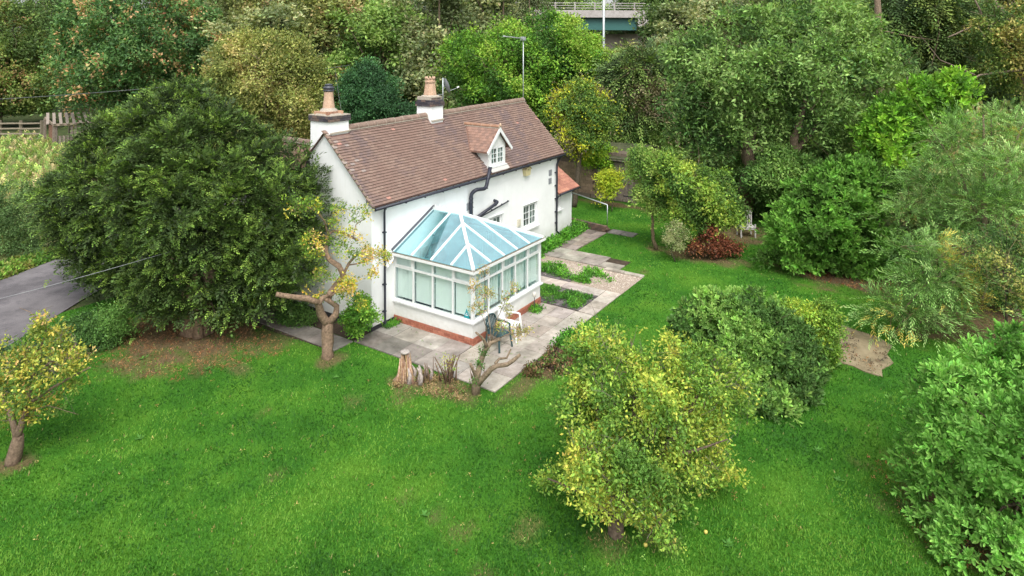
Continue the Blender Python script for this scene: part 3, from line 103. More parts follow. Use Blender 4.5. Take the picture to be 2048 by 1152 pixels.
LIMBS={
'gnarled':[[(-1.81,-0.15,-0.12,0.17),(-1.84,-0.1,0.42,0.157),(-1.85,-0.08,0.77,0.143),(-1.82,-0.13,1.0,0.13)],[(-1.83,-0.11,0.95,0.12),(-2.01,-0.02,1.31,0.11),(-2.1,-0.06,1.59,0.1),(-2.21,-0.09,1.72,0.09)],[(-2.18,-0.13,1.69,0.09),(-2.41,0.03,1.82,0.084),(-2.67,0.24,1.92,0.077),(-2.9,0.41,2.01,0.071),(-3.09,0.52,2.09,0.065)],[(-1.82,-0.13,1.0,0.11),(-1.64,-0.22,1.22,0.095),(-1.63,-0.24,1.43,0.08),(-1.77,-0.2,1.56,0.065),(-2.04,-0.17,1.79,0.05)],[(-2.17,-0.14,1.65,0.07),(-2.03,-0.17,1.79,0.07),(-1.82,-0.13,1.76,0.07)],[(-1.83,-0.12,1.67,0.1),(-1.71,-0.12,1.85,0.094),(-1.51,-0.23,2.09,0.089),(-1.51,-0.41,2.33,0.083),(-1.65,-0.39,2.61,0.077),(-1.77,-0.2,2.79,0.072),(-1.78,-0.01,2.98,0.066),(-1.72,0.09,3.22,0.061),(-1.69,0.04,3.44,0.055)],[(-1.69,0.04,3.44,0.05),(-1.54,-0.0,3.54,0.045),(-1.35,-0.12,3.5,0.04),(-1.2,-0.35,3.36,0.035),(-1.0,-0.46,3.21,0.03)],[(-1.15,-0.42,3.34,0.022),(-1.03,-0.42,3.68,0.015),(-0.8,-0.58,3.84,0.008)],[(-1.69,0.04,3.44,0.028),(-1.8,0.03,3.88,0.022),(-2.0,0.13,4.17,0.017),(-2.26,0.35,4.38,0.011),(-2.45,0.45,4.41,0.006)],[(-1.78,-0.01,3.74,0.014),(-1.95,0.06,4.13,0.009),(-2.07,0.25,4.35,0.004)],[(-1.51,-0.42,2.35,0.05),(-1.29,-0.38,2.6,0.042),(-1.12,-0.46,2.79,0.033),(-0.93,-0.58,2.85,0.025)],[(-1.29,-0.38,2.55,0.025),(-1.12,-0.65,2.6,0.019),(-0.84,-0.88,2.7,0.014),(-0.67,-1.15,2.79,0.008)],[(-1.81,-0.15,1.71,0.035),(-1.74,-0.43,1.97,0.025),(-1.73,-0.8,2.18,0.015)],[(-1.79,0.01,3.02,0.03),(-1.95,0.06,3.08,0.021),(-2.09,0.09,3.06,0.012)],[(-1.69,0.04,3.44,0.015),(-1.95,0.06,3.5,0.009),(-2.14,0.16,3.4,0.004)],[(-1.47,-0.12,4.14,0.01),(-1.25,-0.27,4.16,0.007),(-1.0,-0.46,3.95,0.004)],[(-1.69,0.03,3.44,0.015),(-1.57,0.03,3.82,0.011),(-1.47,-0.12,4.14,0.008)]],
'pruned':[[(-1.01,-4.79,-0.01,0.12),(-1.01,-4.79,0.24,0.105),(-0.99,-4.82,0.38,0.09)],[(-1.0,-4.81,0.27,0.06),(-1.01,-4.79,0.45,0.05),(-1.25,-4.8,0.85,0.04)],[(-1.0,-4.81,0.34,0.085),(-0.88,-4.81,0.68,0.076),(-0.74,-4.84,0.99,0.068),(-0.56,-4.93,1.16,0.059),(-0.34,-5.08,1.22,0.05)],[(-0.7,-4.9,1.09,0.045),(-0.73,-4.85,1.27,0.037),(-1.01,-4.79,1.56,0.03)],[(-0.99,-4.82,0.2,0.075),(-0.95,-5.07,0.54,0.068),(-0.89,-5.33,0.83,0.061),(-0.74,-5.57,0.86,0.054),(-0.64,-5.71,0.93,0.047),(-0.55,-5.85,1.09,0.04)],[(-0.9,-5.32,0.85,0.04),(-0.75,-5.36,0.93,0.034),(-0.57,-5.45,0.91,0.028),(-0.51,-5.54,1.13,0.022)],[(-0.54,-4.96,1.17,0.018),(-0.56,-4.93,1.55,0.014),(-0.52,-4.81,1.97,0.011),(-0.46,-4.72,2.37,0.007),(-0.5,-4.66,2.95,0.004)],[(-0.54,-4.96,1.19,0.014),(-0.5,-5.02,1.62,0.011),(-0.26,-5.2,2.23,0.007),(-0.06,-5.32,2.51,0.004)],[(-0.36,-5.05,1.22,0.016),(-0.24,-5.23,1.33,0.012),(0.0,-5.42,1.32,0.009),(0.14,-5.63,1.43,0.005)],[(-0.58,-4.9,1.12,0.012),(-0.7,-4.9,1.59,0.009),(-0.88,-4.81,2.17,0.007),(-1.04,-4.75,2.7,0.004)],[(-0.51,-5.0,1.23,0.012),(-0.4,-5.17,1.62,0.008),(-0.22,-5.26,1.9,0.004)]],
'apple_left':[[(-8.75,1.82,-0.09,0.15),(-8.71,1.77,0.32,0.13),(-8.67,1.7,0.6,0.11)],[(-8.68,1.71,0.58,0.075),(-8.56,1.71,0.98,0.064),(-8.43,1.7,1.49,0.053),(-8.19,1.51,1.96,0.042),(-7.88,1.23,2.18,0.031),(-7.75,1.21,2.34,0.02)],[(-8.69,1.72,0.58,0.07),(-8.73,1.97,0.98,0.057),(-8.8,2.26,1.34,0.043),(-8.92,2.44,1.75,0.03)],[(-8.53,1.67,1.19,0.04),(-8.32,1.17,1.55,0.031),(-8.04,0.74,1.86,0.021),(-7.81,0.4,2.06,0.012)],[(-8.43,1.7,1.49,0.035),(-8.33,1.73,2.02,0.027),(-8.17,1.67,2.6,0.018),(-8.17,1.67,3.17,0.01)],[(-8.13,1.43,2.02,0.02),(-7.83,1.15,2.07,0.013),(-7.62,0.84,2.18,0.006)],[(-7.85,1.19,2.12,0.012),(-7.71,0.97,1.86,0.008),(-7.62,0.84,1.49,0.004)],[(-8.17,1.67,2.6,0.012),(-8.35,1.94,3.07,0.008),(-8.49,2.15,3.17,0.004)],[(-8.56,1.71,0.98,0.014),(-8.32,1.17,1.24,0.009),(-7.95,0.62,1.04,0.004)]],
'apple_front':[[(-3.43,-9.84,-0.18,0.19),(-3.46,-9.79,0.03,0.17),(-3.45,-9.8,0.29,0.15)],[(-3.45,-9.8,0.27,0.1),(-3.3,-9.48,0.94,0.073),(-3.1,-9.24,1.85,0.047),(-2.51,-9.05,2.68,0.02)],[(-3.45,-9.8,0.27,0.1),(-2.92,-9.87,1.09,0.073),(-2.31,-9.71,2.08,0.047),(-1.61,-9.31,2.78,0.02)],[(-3.44,-9.82,0.29,0.1),(-2.82,-10.38,1.22,0.073),(-1.88,-10.73,1.96,0.047),(-1.02,-10.93,2.58,0.02)],[(-3.45,-9.8,0.29,0.06),(-4.01,-9.32,0.93,0.036),(-4.31,-8.86,1.14,0.012)],[(-2.82,-10.38,1.22,0.04),(-2.4,-11.03,1.43,0.025),(-2.11,-11.46,1.61,0.01)],[(-3.44,-9.82,0.29,0.05),(-3.49,-10.47,0.78,0.03),(-3.55,-10.74,0.52,0.01)]],
'walnut':[[(19.84,-6.39,0.43,0.4),(19.58,-6.37,1.54,0.36),(19.36,-6.76,2.94,0.32),(19.14,-6.6,3.82,0.28)],[(19.14,-6.6,3.82,0.26),(18.86,-6.54,5.15,0.215),(18.59,-6.32,6.37,0.17),(18.85,-6.17,7.73,0.125),(19.58,-6.37,9.48,0.08)],[(19.14,-6.6,3.65,0.16),(19.45,-7.07,4.78,0.123),(19.99,-7.7,6.33,0.087),(20.9,-8.35,8.33,0.05)],[(19.89,-6.46,0.78,0.3),(19.56,-7.05,1.98,0.28),(19.45,-7.98,2.4,0.26),(19.47,-8.37,2.57,0.24),(19.6,-8.75,3.69,0.22),(19.73,-8.76,4.53,0.2)],[(19.73,-8.76,4.44,0.2),(20.42,-9.08,6.02,0.13),(22.02,-10.04,8.15,0.06)],[(19.45,-7.98,2.4,0.05),(19.21,-8.34,2.36,0.035),(19.09,-8.52,2.02,0.02)],[(19.6,-8.75,3.69,0.15),(21.12,-9.77,5.14,0.117),(22.3,-10.64,5.61,0.083),(23.2,-11.1,6.81,0.05)],[(19.16,-3.91,3.13,0.2),(19.26,-4.06,4.95,0.15),(19.46,-4.37,6.77,0.1)],[(25.0,-10.92,4.46,0.2),(25.05,-11.0,5.39,0.14),(25.31,-11.39,6.89,0.08)]],
'slim_tree':[[(12.75,-4.37,-0.01,0.09),(12.66,-4.24,0.65,0.077),(12.64,-4.21,1.52,0.065),(12.68,-4.1,2.59,0.052),(12.84,-4.15,3.67,0.04)]],
'garage_tree':[[(20.01,2.41,-0.04,0.14),(20.02,2.39,1.31,0.113),(20.06,2.34,2.05,0.087),(20.28,1.99,2.78,0.06)]],
'right_tree':[[(34.24,-19.43,1.94,0.35),(33.67,-18.58,7.79,0.292),(33.51,-18.34,9.54,0.235),(33.03,-17.6,11.0,0.177),(32.38,-16.63,12.47,0.12)],[(33.59,-18.46,8.66,0.12),(32.87,-17.36,9.83,0.09),(32.06,-16.14,9.98,0.06),(31.33,-15.04,9.39,0.03)],[(32.62,-16.99,9.98,0.08),(32.38,-16.63,11.0,0.055),(32.06,-16.14,12.17,0.03)],[(32.41,-18.48,7.53,0.07),(31.15,-16.58,7.25,0.053),(30.21,-15.16,6.11,0.037),(29.42,-13.97,6.39,0.02)],[(30.99,-16.34,7.25,0.05),(29.89,-14.68,8.1,0.03),(29.26,-13.73,9.53,0.01)]],
'right_spruce':[[(31.53,-11.72,1.57,0.3),(31.39,-11.51,9.88,0.225),(31.32,-11.41,12.96,0.15)],[(31.36,-11.46,9.57,0.05),(32.12,-12.62,8.34,0.04),(32.97,-13.9,7.11,0.03),(33.82,-15.19,6.49,0.02)],[(31.36,-11.46,9.88,0.04),(32.63,-13.39,9.42,0.028),(33.31,-14.42,9.26,0.015)],[(31.39,-11.51,8.03,0.04),(30.42,-10.05,8.65,0.015)],[(33.14,-14.16,7.26,0.04),(33.48,-14.67,9.88,0.028),(33.31,-14.42,11.42,0.015)]],
'spruce':[[(26.47,1.34,1.01,0.22),(26.42,1.43,5.32,0.14),(26.29,1.62,8.96,0.06)],[(24.31,0.99,4.22,0.12),(24.22,1.12,5.48,0.075),(24.13,1.25,7.69,0.03)],[(24.98,0.89,5.76,0.05),(24.16,2.11,5.28,0.035),(23.55,3.04,5.76,0.02)],[(25.01,0.83,6.72,0.05),(25.58,-0.02,7.36,0.035),(25.84,-0.42,8.32,0.02)],[(24.04,0.48,7.4,0.04),(23.41,1.44,7.46,0.028),(23.06,1.96,7.52,0.015)]]}
WOODS=[(20.3,34.1,12.8,1.24,4,2.0),(25.4,31.6,15.2,1.15,1,0.2),(26.4,26.4,13.3,1.1,2,1.3),(28.4,21.9,16.0,1.12,4,1.4),(34.6,19.1,16.2,1.17,4,4.8),(32.8,11.8,8.7,1.02,2,0.9),(36.8,9.2,8.6,1.05,1,3.8),(37.4,6.2,9.0,1.06,1,5.8),(46.8,4.2,14.0,1.23,4,3.8),(51.0,-3.3,16.9,0.82,3,2.3),(45.4,-5.6,13.7,1.19,2,1.9),(56.5,-10.6,17.8,1.12,0,1.3),(58.0,-15.3,13.4,1.11,3,3.7),(60.8,-20.2,15.5,1.05,1,1.2),(56.2,-23.2,14.7,1.04,3,2.5),(63.2,-26.5,13.9,1.13,3,2.4),(8.7,84.5,16.3,0.96,3,3.0),(28.7,49.1,17.1,0.85,1,2.8),(33.0,44.2,14.4,0.88,1,2.5),(34.6,34.9,14.7,1.22,2,1.5),(36.2,31.6,15.4,0.9,3,5.9),(40.5,27.5,17.3,1.2,2,6.3),(45.0,22.9,18.6,0.82,4,1.1),(53.9,16.8,8.3,0.83,2,2.6),(51.0,8.4,17.1,0.98,0,4.4),(54.2,6.0,17.8,1.02,1,4.9),(55.9,-0.4,15.8,1.19,1,6.1),(59.8,-3.0,17.7,1.11,2,3.5),(71.2,-10.5,17.9,1.05,0,4.2),(71.4,-14.5,17.3,1.15,2,3.0),(72.4,-18.5,18.5,1.09,1,2.5),(79.2,-25.4,14.4,1.19,3,5.5),(76.5,-31.8,14.1,1.2,0,1.7),(12.0,100.3,15.9,1.02,2,4.1),(14.2,85.2,19.4,1.0,2,3.5),(19.8,92.7,16.5,1.04,2,1.1),(24.5,85.9,21.0,0.86,2,5.6),(24.6,76.8,19.3,1.13,3,2.8),(30.6,72.3,17.2,1.09,3,4.4),(32.0,64.3,17.4,1.22,2,1.2),(32.5,57.6,19.6,1.24,4,1.7),(39.7,57.5,18.0,1.17,1,1.3),(44.2,48.2,19.9,1.16,1,3.1),(47.6,44.7,16.1,1.03,4,5.8),(47.8,34.8,18.5,0.95,4,0.9),(58.5,35.5,18.6,0.97,0,3.2),(71.8,16.1,15.2,1.11,0,1.5),(69.1,9.4,16.8,1.01,4,2.7),(72.0,-0.1,20.3,0.82,4,2.1),(73.5,-4.4,17.1,1.1,4,3.9),(78.8,-9.6,17.0,1.08,0,5.2),(82.2,-13.1,16.0,1.09,0,0.3),(85.8,-17.5,16.3,1.13,2,5.7),(90.4,-24.6,16.7,0.86,2,1.5),(99.3,-30.1,16.9,0.95,0,6.0),(92.5,-31.9,19.1,1.02,4,2.7),(81.6,48.8,17.4,1.3,4,6.0),(79.0,42.2,18.2,1.3,4,3.7),(82.4,39.4,20.6,1.3,2,5.2),(91.2,38.8,17.6,1.3,2,1.3),(84.0,28.6,17.6,1.3,3,5.0),(80.9,24.4,20.8,1.3,0,4.9),(86.4,21.1,20.5,1.3,4,4.2),(95.7,19.2,20.9,1.3,3,3.3)]

# ------------------------------------------------------------------ helpers
def tag(o, label=None, cat=None, group=None, kind=None):
    if label: o['label'] = label
    if cat: o['category'] = cat
    if group: o['group'] = group
    if kind: o['kind'] = kind
    return o

ORG = {}                                           # world origin of every object used as a parent

def thing(name, loc, label, cat, group=None):
    o = bpy.data.objects.new(name, None)
    o.empty_display_size = 0.2
    COL.objects.link(o)
    o.location = loc
    ORG[o.name] = Vector(loc)
    return tag(o, label, cat, group)

def make_mesh(name, verts, loops, starts, totals, mats, colours=None, smooth=False, matidx=None):
    me = bpy.data.meshes.new(name)
    verts = np.asarray(verts, np.float32)
    me.vertices.add(len(verts)); me.vertices.foreach_set('co', verts.ravel())
    me.loops.add(len(loops)); me.loops.foreach_set('vertex_index', np.asarray(loops, np.int32))
    me.polygons.add(len(starts))
    me.polygons.foreach_set('loop_start', np.asarray(starts, np.int32))
    me.polygons.foreach_set('loop_total', np.asarray(totals, np.int32))
    if matidx is not None:
        me.polygons.foreach_set('material_index', np.asarray(matidx, np.int32))
    if smooth is True:
        me.polygons.foreach_set('use_smooth', np.ones(len(starts), bool))
    elif smooth is not False:
        me.polygons.foreach_set('use_smooth', np.asarray(smooth, bool))
    for m in (mats if isinstance(mats, (list, tuple)) else [mats]):
        me.materials.append(m)
    if colours is not None:
        at = me.attributes.new('tint', 'FLOAT_COLOR', 'FACE')
        c = np.ones((len(starts), 4), np.float32)
        c[:, :3] = colours
        at.data.foreach_set('color', c.ravel())
    me.update(calc_edges=True)
    return me

def link(name, me, parent=None, loc=None):
    o = bpy.data.objects.new(name, me)
    COL.objects.link(o)
    if parent is not None:
        o.parent = parent
    if loc is not None:
        o.location = loc
    return o

class MB:
    """Collects shapes in world coordinates and links them as ONE mesh object."""
    def __init__(self):
        self.v = []; self.f = []; self.s = []; self.c = []; self.tint = None
    def poly(self, pts, smooth=False):
        n = len(self.v)
        self.v += [tuple(p) for p in pts]
        self.f.append(list(range(n, n + len(pts)))); self.s.append(smooth); self.c.append(self.tint or (1, 1, 1))
    def add(self, pts, faces, smooth=False):
        n = len(self.v)
        self.v += [tuple(p) for p in pts]
        for f in faces:
            self.f.append([n + i for i in f]); self.s.append(smooth); self.c.append(self.tint or (1, 1, 1))
    def box(self, x0, y0, z0, x1, y1, z1, M=None):
        p = [(x, y, z) for z in (z0, z1) for y in (y0, y1) for x in (x0, x1)]
        if M is not None: p = [M @ Vector(q) for q in p]
        self.add(p, [(0, 2, 3, 1), (4, 5, 7, 6), (0, 1, 5, 4), (2, 6, 7, 3), (0, 4, 6, 2), (1, 3, 7, 5)])
        return self
    def bar(self, a, b, w, h, up=(0, 0, 1)):
        """box of width w and height h running from a to b"""
        a, b = Vector(a), Vector(b)
        d = (b - a).normalized(); s = d.cross(Vector(up))
        if s.length < 1e-4: s = d.cross(Vector((0, 1, 0)))
        s.normalize(); u = s.cross(d)
        p = []
        for e in (a, b):
            for i, j in ((-1, -1), (1, -1), (1, 1), (-1, 1)):
                p.append(e + s * (i * w / 2) + u * (j * h / 2))
        self.add(p, [(0, 1, 2, 3), (7, 6, 5, 4), (0, 4, 5, 1), (1, 5, 6, 2), (2, 6, 7, 3), (3, 7, 4, 0)])
        return self
    def tube(self, pts, rad, sides=8, cap=True, rough=0.0):
        pts = [Vector(p[:3]) for p in pts]
        if not hasattr(rad, '__len__'): rad = [rad] * len(pts)
        n0 = len(self.v); prev = None
        for i, p in enumerate(pts):
            d = (pts[min(i + 1, len(pts) - 1)] - pts[max(i - 1, 0)]).normalized()
            if prev is None:
                s = d.cross(Vector((0, 0, 1)))
                if s.length < 0.05: s = d.cross(Vector((1, 0, 0)))
            else:
                s = prev - d * prev.dot(d)
            s.normalize(); prev = s; u = d.cross(s)
            for k in range(sides):
                a = 2 * math.pi * k / sides
                q = rad[i] * (1 + (random.uniform(-rough, rough) if rough else 0))
                self.v.append(tuple(p + (s * math.cos(a) + u * math.sin(a)) * q))
        for i in range(len(pts) - 1):
            for k in range(sides):
                a = n0 + i * sides + k; b = n0 + i * sides + (k + 1) % sides
                self.f.append([a, b, b + sides, a + sides]); self.s.append(True); self.c.append(self.tint or (1, 1, 1))
        if cap:
            self.f.append([n0 + k for k in range(sides)][::-1]); self.s.append(False); self.c.append(self.tint or (1, 1, 1))
            e = n0 + (len(pts) - 1) * sides
            self.f.append([e + k for k in range(sides)]); self.s.append(False); self.c.append(self.tint or (1, 1, 1))
        return self
    def prism(self, poly2, axis, a, b):
        """poly2 in the two other axes, extruded along axis (0 x, 1 y, 2 z) from a to b"""
        def put(p, t):
            if axis == 0: return (t, p[0], p[1])
            if axis == 1: return (p[0], t, p[1])
            return (p[0], p[1], t)
        n = len(poly2)
        pts = [put(p, a) for p in poly2] + [put(p, b) for p in poly2]
        self.add(pts, [list(range(n))[::-1], list(range(n, 2 * n))] + [[i, (i + 1) % n, n + (i + 1) % n, n + i] for i in range(n)])
        return self
    def mesh(self, name, mat, o=(0, 0, 0)):
        v = np.array(self.v, np.float32) - np.array(o, np.float32)
        tot = [len(f) for f in self.f]
        st = np.concatenate([[0], np.cumsum(tot)[:-1]])
        me = make_mesh(name, v, [i for f in self.f for i in f], st, tot, mat, np.array(self.c, np.float32), self.s)
        return me
    def build(self, name, mat, parent=None, fix=True):
        o = ORG[parent.name] if parent is not None else Vector((0, 0, 0))
        me = self.mesh(name, mat, o)
        if fix:
            import bmesh
            bm = bmesh.new(); bm.from_mesh(me); bmesh.ops.recalc_face_normals(bm, faces=bm.faces); bm.to_mesh(me); bm.free()
        ob = link(name, me, parent)
        ORG[ob.name] = Vector(o)
        return ob
    def build_top(self, name, mat, base, label, cat, group=None):
        me = self.mesh(name, mat, base)
        ob = link(name, me, None, base)
        ORG[ob.name] = Vector(base)
        return tag(ob, label, cat, group)

def copies(name, me, parent, mats4):
    """alike pieces that share one mesh: each an object of its own under parent"""
    o = ORG[parent.name]
    T = Matrix.Translation(-o)
    for M in mats4:
        ob = bpy.data.objects.new(name, me)
        COL.objects.link(ob)
        ob.parent = parent
        ob.matrix_local = T @ M

# ------------------------------------------------------------------ materials
MATS = {}
def mat(name, build):
    if name in MATS: return MATS[name]
    m = bpy.data.materials.new(name); m.use_nodes = True
    nt = m.node_tree; nt.nodes.clear()
    out = nt.nodes.new('ShaderNodeOutputMaterial')
    sh = build(nt)
    nt.links.new(sh, out.inputs['Surface'])
    MATS[name] = m
    return m

def N(nt, t, **kw):
    n = nt.nodes.new(t)
    for k, v in kw.items():
        if k.startswith('i_'): n.inputs[k[2:].replace('_', ' ')].default_value = v
        else: setattr(n, k, v)
    return n

def noise(nt, scale, detail=4, rough=0.6, vec=None):
    n = N(nt, 'ShaderNodeTexNoise'); n.inputs['Scale'].default_value = scale
    n.inputs['Detail'].default_value = detail; n.inputs['Roughness'].default_value = rough
    if vec is None: vec = N(nt, 'ShaderNodeNewGeometry').outputs['Position']
    nt.links.new(vec, n.inputs['Vector'])
    return n.outputs['Fac']

def ramp(nt, fac, stops):
    r = N(nt, 'ShaderNodeValToRGB'); e = r.color_ramp.elements
    while len(e) > 2: e.remove(e[-1])
    for i, (p, c) in enumerate(stops):
        el = e[i] if i < 2 else e.new(p)
        el.position = p; el.color = (*c, 1) if len(c) == 3 else c
    nt.links.new(fac, r.inputs['Fac'])
    return r.outputs['Color']

def mixc(nt, a, b, fac, mode='MIX'):
    m = N(nt, 'ShaderNodeMix', data_type='RGBA', blend_type=mode)
    for s, v in ((6, a), (7, b), (0, fac)):
        if hasattr(v, 'is_linked') or hasattr(v, 'links'): nt.links.new(v, m.inputs[s])
        elif isinstance(v, (int, float)): m.inputs[s].default_value = v
        else: m.inputs[s].default_value = (*v, 1)
    return m.outputs[2]

def principled(nt, col, rough=0.7, bump=None, bump_s=0.3, dist=0.01, spec=0.3, metal=0.0):
    p = N(nt, 'ShaderNodeBsdfPrincipled')
    if hasattr(col, 'links'): nt.links.new(col, p.inputs['Base Color'])
    else: p.inputs['Base Color'].default_value = (*col, 1)
    p.inputs['Roughness'].default_value = rough
    p.inputs['Specular IOR Level'].default_value = spec
    p.inputs['Metallic'].default_value = metal
    if bump is not None:
        b = N(nt, 'ShaderNodeBump'); b.inputs['Strength'].default_value = bump_s; b.inputs['Distance'].default_value = dist
        nt.links.new(bump, b.inputs['Height']); nt.links.new(b.outputs[0], p.inputs['Normal'])
    return p.outputs[0]

def worn(name, c1, c2, scale=6, rough=0.8, bump=0.3, spec=0.25, tinted=False, dist=0.01, bscale=None):
    def f(nt):
        n1 = noise(nt, scale, 6)
        c = ramp(nt, n1, [(0.3, c1), (0.7, c2)])
        c = mixc(nt, c, ramp(nt, noise(nt, scale * 3.7, 6, .75), [(0.35, (.72, .71, .68)), (0.55, (1, 1, 1))]), 0.8, 'MULTIPLY')
        if tinted:
            a = N(nt, 'ShaderNodeAttribute', attribute_name='tint')
            c = mixc(nt, c, a.outputs['Color'], 1.0, 'MULTIPLY')
        return principled(nt, c, rough, noise(nt, bscale or scale * 6, 4), bump, dist, spec)
    return mat(name, f)

def leafmat(name, rough=0.5, spec=0.35, trans=0.3):
    def f(nt):
        a = N(nt, 'ShaderNodeAttribute', attribute_name='tint')
        p = N(nt, 'ShaderNodeBsdfPrincipled'); p.inputs['Roughness'].default_value = rough
        p.inputs['Specular IOR Level'].default_value = spec
        nt.links.new(a.outputs['Color'], p.inputs['Base Color'])
        t = N(nt, 'ShaderNodeBsdfTranslucent')
        nt.links.new(mixc(nt, a.outputs['Color'], (1.0, 1.05, 0.5), 1.0, 'MULTIPLY'), t.inputs['Color'])
        m = N(nt, 'ShaderNodeMixShader'); m.inputs[0].default_value = trans
        nt.links.new(p.outputs[0], m.inputs[1]); nt.links.new(t.outputs[0], m.inputs[2])
        return m.outputs[0]
    return mat(name, f)

def plain(name, c, rough=0.5, spec=0.4, metal=0.0):
    return mat(name, lambda nt: principled(nt, mixc(nt, c, tuple(v * 0.82 for v in c), noise(nt, 7, 3)), rough, None, spec=spec, metal=metal))

def render_wall(nt):
    n1 = noise(nt, 1.1, 6, 0.65)
    geo = N(nt, 'ShaderNodeNewGeometry')
    mp = N(nt, 'ShaderNodeMapping'); mp.inputs['Scale'].default_value = (2.2, 2.2, 0.25)
    nt.links.new(geo.outputs['Position'], mp.inputs['Vector'])
    streak = noise(nt, 2.5, 5, 0.6, mp.outputs[0])
    c = ramp(nt, n1, [(0.25, (0.75, 0.76, 0.75)), (0.6, (0.83, 0.84, 0.83))])
    c = mixc(nt, c, (0.60, 0.60, 0.54), ramp(nt, streak, [(0.54, (0, 0, 0)), (0.80, (0.22, 0.22, 0.22))]))
    sep = N(nt, 'ShaderNodeSeparateXYZ'); nt.links.new(geo.outputs['Position'], sep.inputs[0])
    low = N(nt, 'ShaderNodeMapRange'); low.inputs['From Min'].default_value = 0.9; low.inputs['From Max'].default_value = 0.1
    nt.links.new(sep.outputs[2], low.inputs[0])
    d = N(nt, 'ShaderNodeMath', operation='MULTIPLY'); nt.links.new(low.outputs[0], d.inputs[0]); nt.links.new(noise(nt, 5, 5), d.inputs[1])
    c = mixc(nt, c, (0.42, 0.40, 0.32), d.outputs[0])
    return principled(nt, c, 0.85, noise(nt, 38, 6, 0.7), 0.45, 0.012, 0.2)
M_WALL = mat('painted_render', render_wall)
M_WHITE = plain('white_plastic', (0.80, 0.81, 0.80), 0.35, 0.45)
M_BLACK = plain('black_plastic', (0.028, 0.03, 0.045), 0.45)
M_PLINTH = plain('bitumen', (0.03, 0.03, 0.035), 0.8)
M_TILE = worn('clay_roof_tile', (0.84, 0.84, 0.85), (1.08, 1.05, 1.02), 5, 0.75, 0.35, tinted=True)
M_RIDGE = worn('ridge_tile', (0.17, 0.125, 0.10), (0.30, 0.21, 0.165), 7, 0.8, 0.5)
M_MORTAR = worn('mortar', (0.34, 0.29, 0.23), (0.50, 0.45, 0.38), 20, 0.9, 0.5)
M_BRICK = worn('brick_face', (0.75, 0.75, 0.75), (1.1, 1.1, 1.1), 14, 0.8, 0.4, tinted=True)
M_SLAB = worn('concrete_slab', (0.54, 0.53, 0.50), (1.14, 1.12, 1.08), 1.6, 0.85, 0.4, tinted=True, bscale=60)
M_WOOD = worn('weathered_wood', (0.17, 0.145, 0.125), (0.34, 0.30, 0.26), 9, 0.85, 0.5, tinted=True)
M_BARK = worn('bark', (0.10, 0.082, 0.065), (0.26, 0.22, 0.175), 14, 0.9, 0.9, dist=0.03, tinted=True)
M_TERRA = worn('terracotta', (0.44, 0.29, 0.20), (0.60, 0.42, 0.30), 8, 0.75, 0.3)
M_METAL = plain('galvanised_metal', (0.50, 0.54, 0.54), 0.4, 0.5, 0.5)
M_GREY = plain('grey_plastic', (0.30, 0.31, 0.33), 0.6)
M_SOIL = worn('soil', (0.035, 0.026, 0.018), (0.10, 0.072, 0.05), 5, 0.95, 0.9, dist=0.04, bscale=22)
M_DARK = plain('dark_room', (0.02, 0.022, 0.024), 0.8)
M_CURTAIN = plain('net_curtain', (0.30, 0.36, 0.34), 0.9)

def glass(name, tint, refl, rough=0.03, coat=(0.92, 0.97, 0.97), sky_sheen=None):
    def f(nt):
        t = N(nt, 'ShaderNodeBsdfTransparent'); t.inputs['Color'].default_value = (*tint, 1)
        g = N(nt, 'ShaderNodeBsdfGlossy'); g.inputs['Roughness'].default_value = rough; g.inputs['Color'].default_value = (*coat, 1)
        lw = N(nt, 'ShaderNodeLayerWeight'); lw.inputs['Blend'].default_value = 0.5
        pw = N(nt, 'ShaderNodeMath', operation='POWER'); pw.inputs[1].default_value = 4.0
        nt.links.new(lw.outputs['Facing'], pw.inputs[0])
        a0 = N(nt, 'ShaderNodeMath', operation='MULTIPLY_ADD', use_clamp=True); a0.inputs[1].default_value = 0.75; a0.inputs[2].default_value = refl
        nt.links.new(pw.outputs[0], a0.inputs[0])
        gb_ = N(nt, 'ShaderNodeNewGeometry')              # a pane reflects at its outer face only
        a = N(nt, 'ShaderNodeMath', operation='MULTIPLY'); nt.links.new(a0.outputs[0], a.inputs[0])
        iv = N(nt, 'ShaderNodeMath', operation='SUBTRACT'); iv.inputs[0].default_value = 1.0
        nt.links.new(gb_.outputs['Backfacing'], iv.inputs[1]); nt.links.new(iv.outputs[0], a.inputs[1])
        m = N(nt, 'ShaderNodeMixShader'); nt.links.new(a.outputs[0], m.inputs[0])
        nt.links.new(t.outputs[0], m.inputs[1]); nt.links.new(g.outputs[0], m.inputs[2])
        if sky_sheen:                                           # pale diffuse layer painted in for the bright sky reflected by the sheet
            df = N(nt, 'ShaderNodeBsdfDiffuse'); nt.links.new(ramp(nt, noise(nt, 3, 5), [(0.3, sky_sheen), (0.8, tuple(v * .82 for v in sky_sheen))]), df.inputs['Color'])
            m2 = N(nt, 'ShaderNodeMixShader')
            nt.links.new(ramp(nt, noise(nt, 1.6, 6, .7), [(0.3, (.03, .03, .03)), (0.7, (.20, .20, .20))]), m2.inputs[0])
            nt.links.new(m.outputs[0], m2.inputs[1]); nt.links.new(df.outputs[0], m2.inputs[2]); return m2.outputs[0]
        return m.outputs[0]
    return mat(name, f)
M_GLASS = glass('window_glass', (0.92, 0.96, 0.95), 0.08)
M_ROOFGLASS = glass('turquoise_roof_glass', (0.52, 0.90, 0.95), 0.6, coat=(0.74, 0.97, 1.0), sky_sheen=(.50, .84, .88))

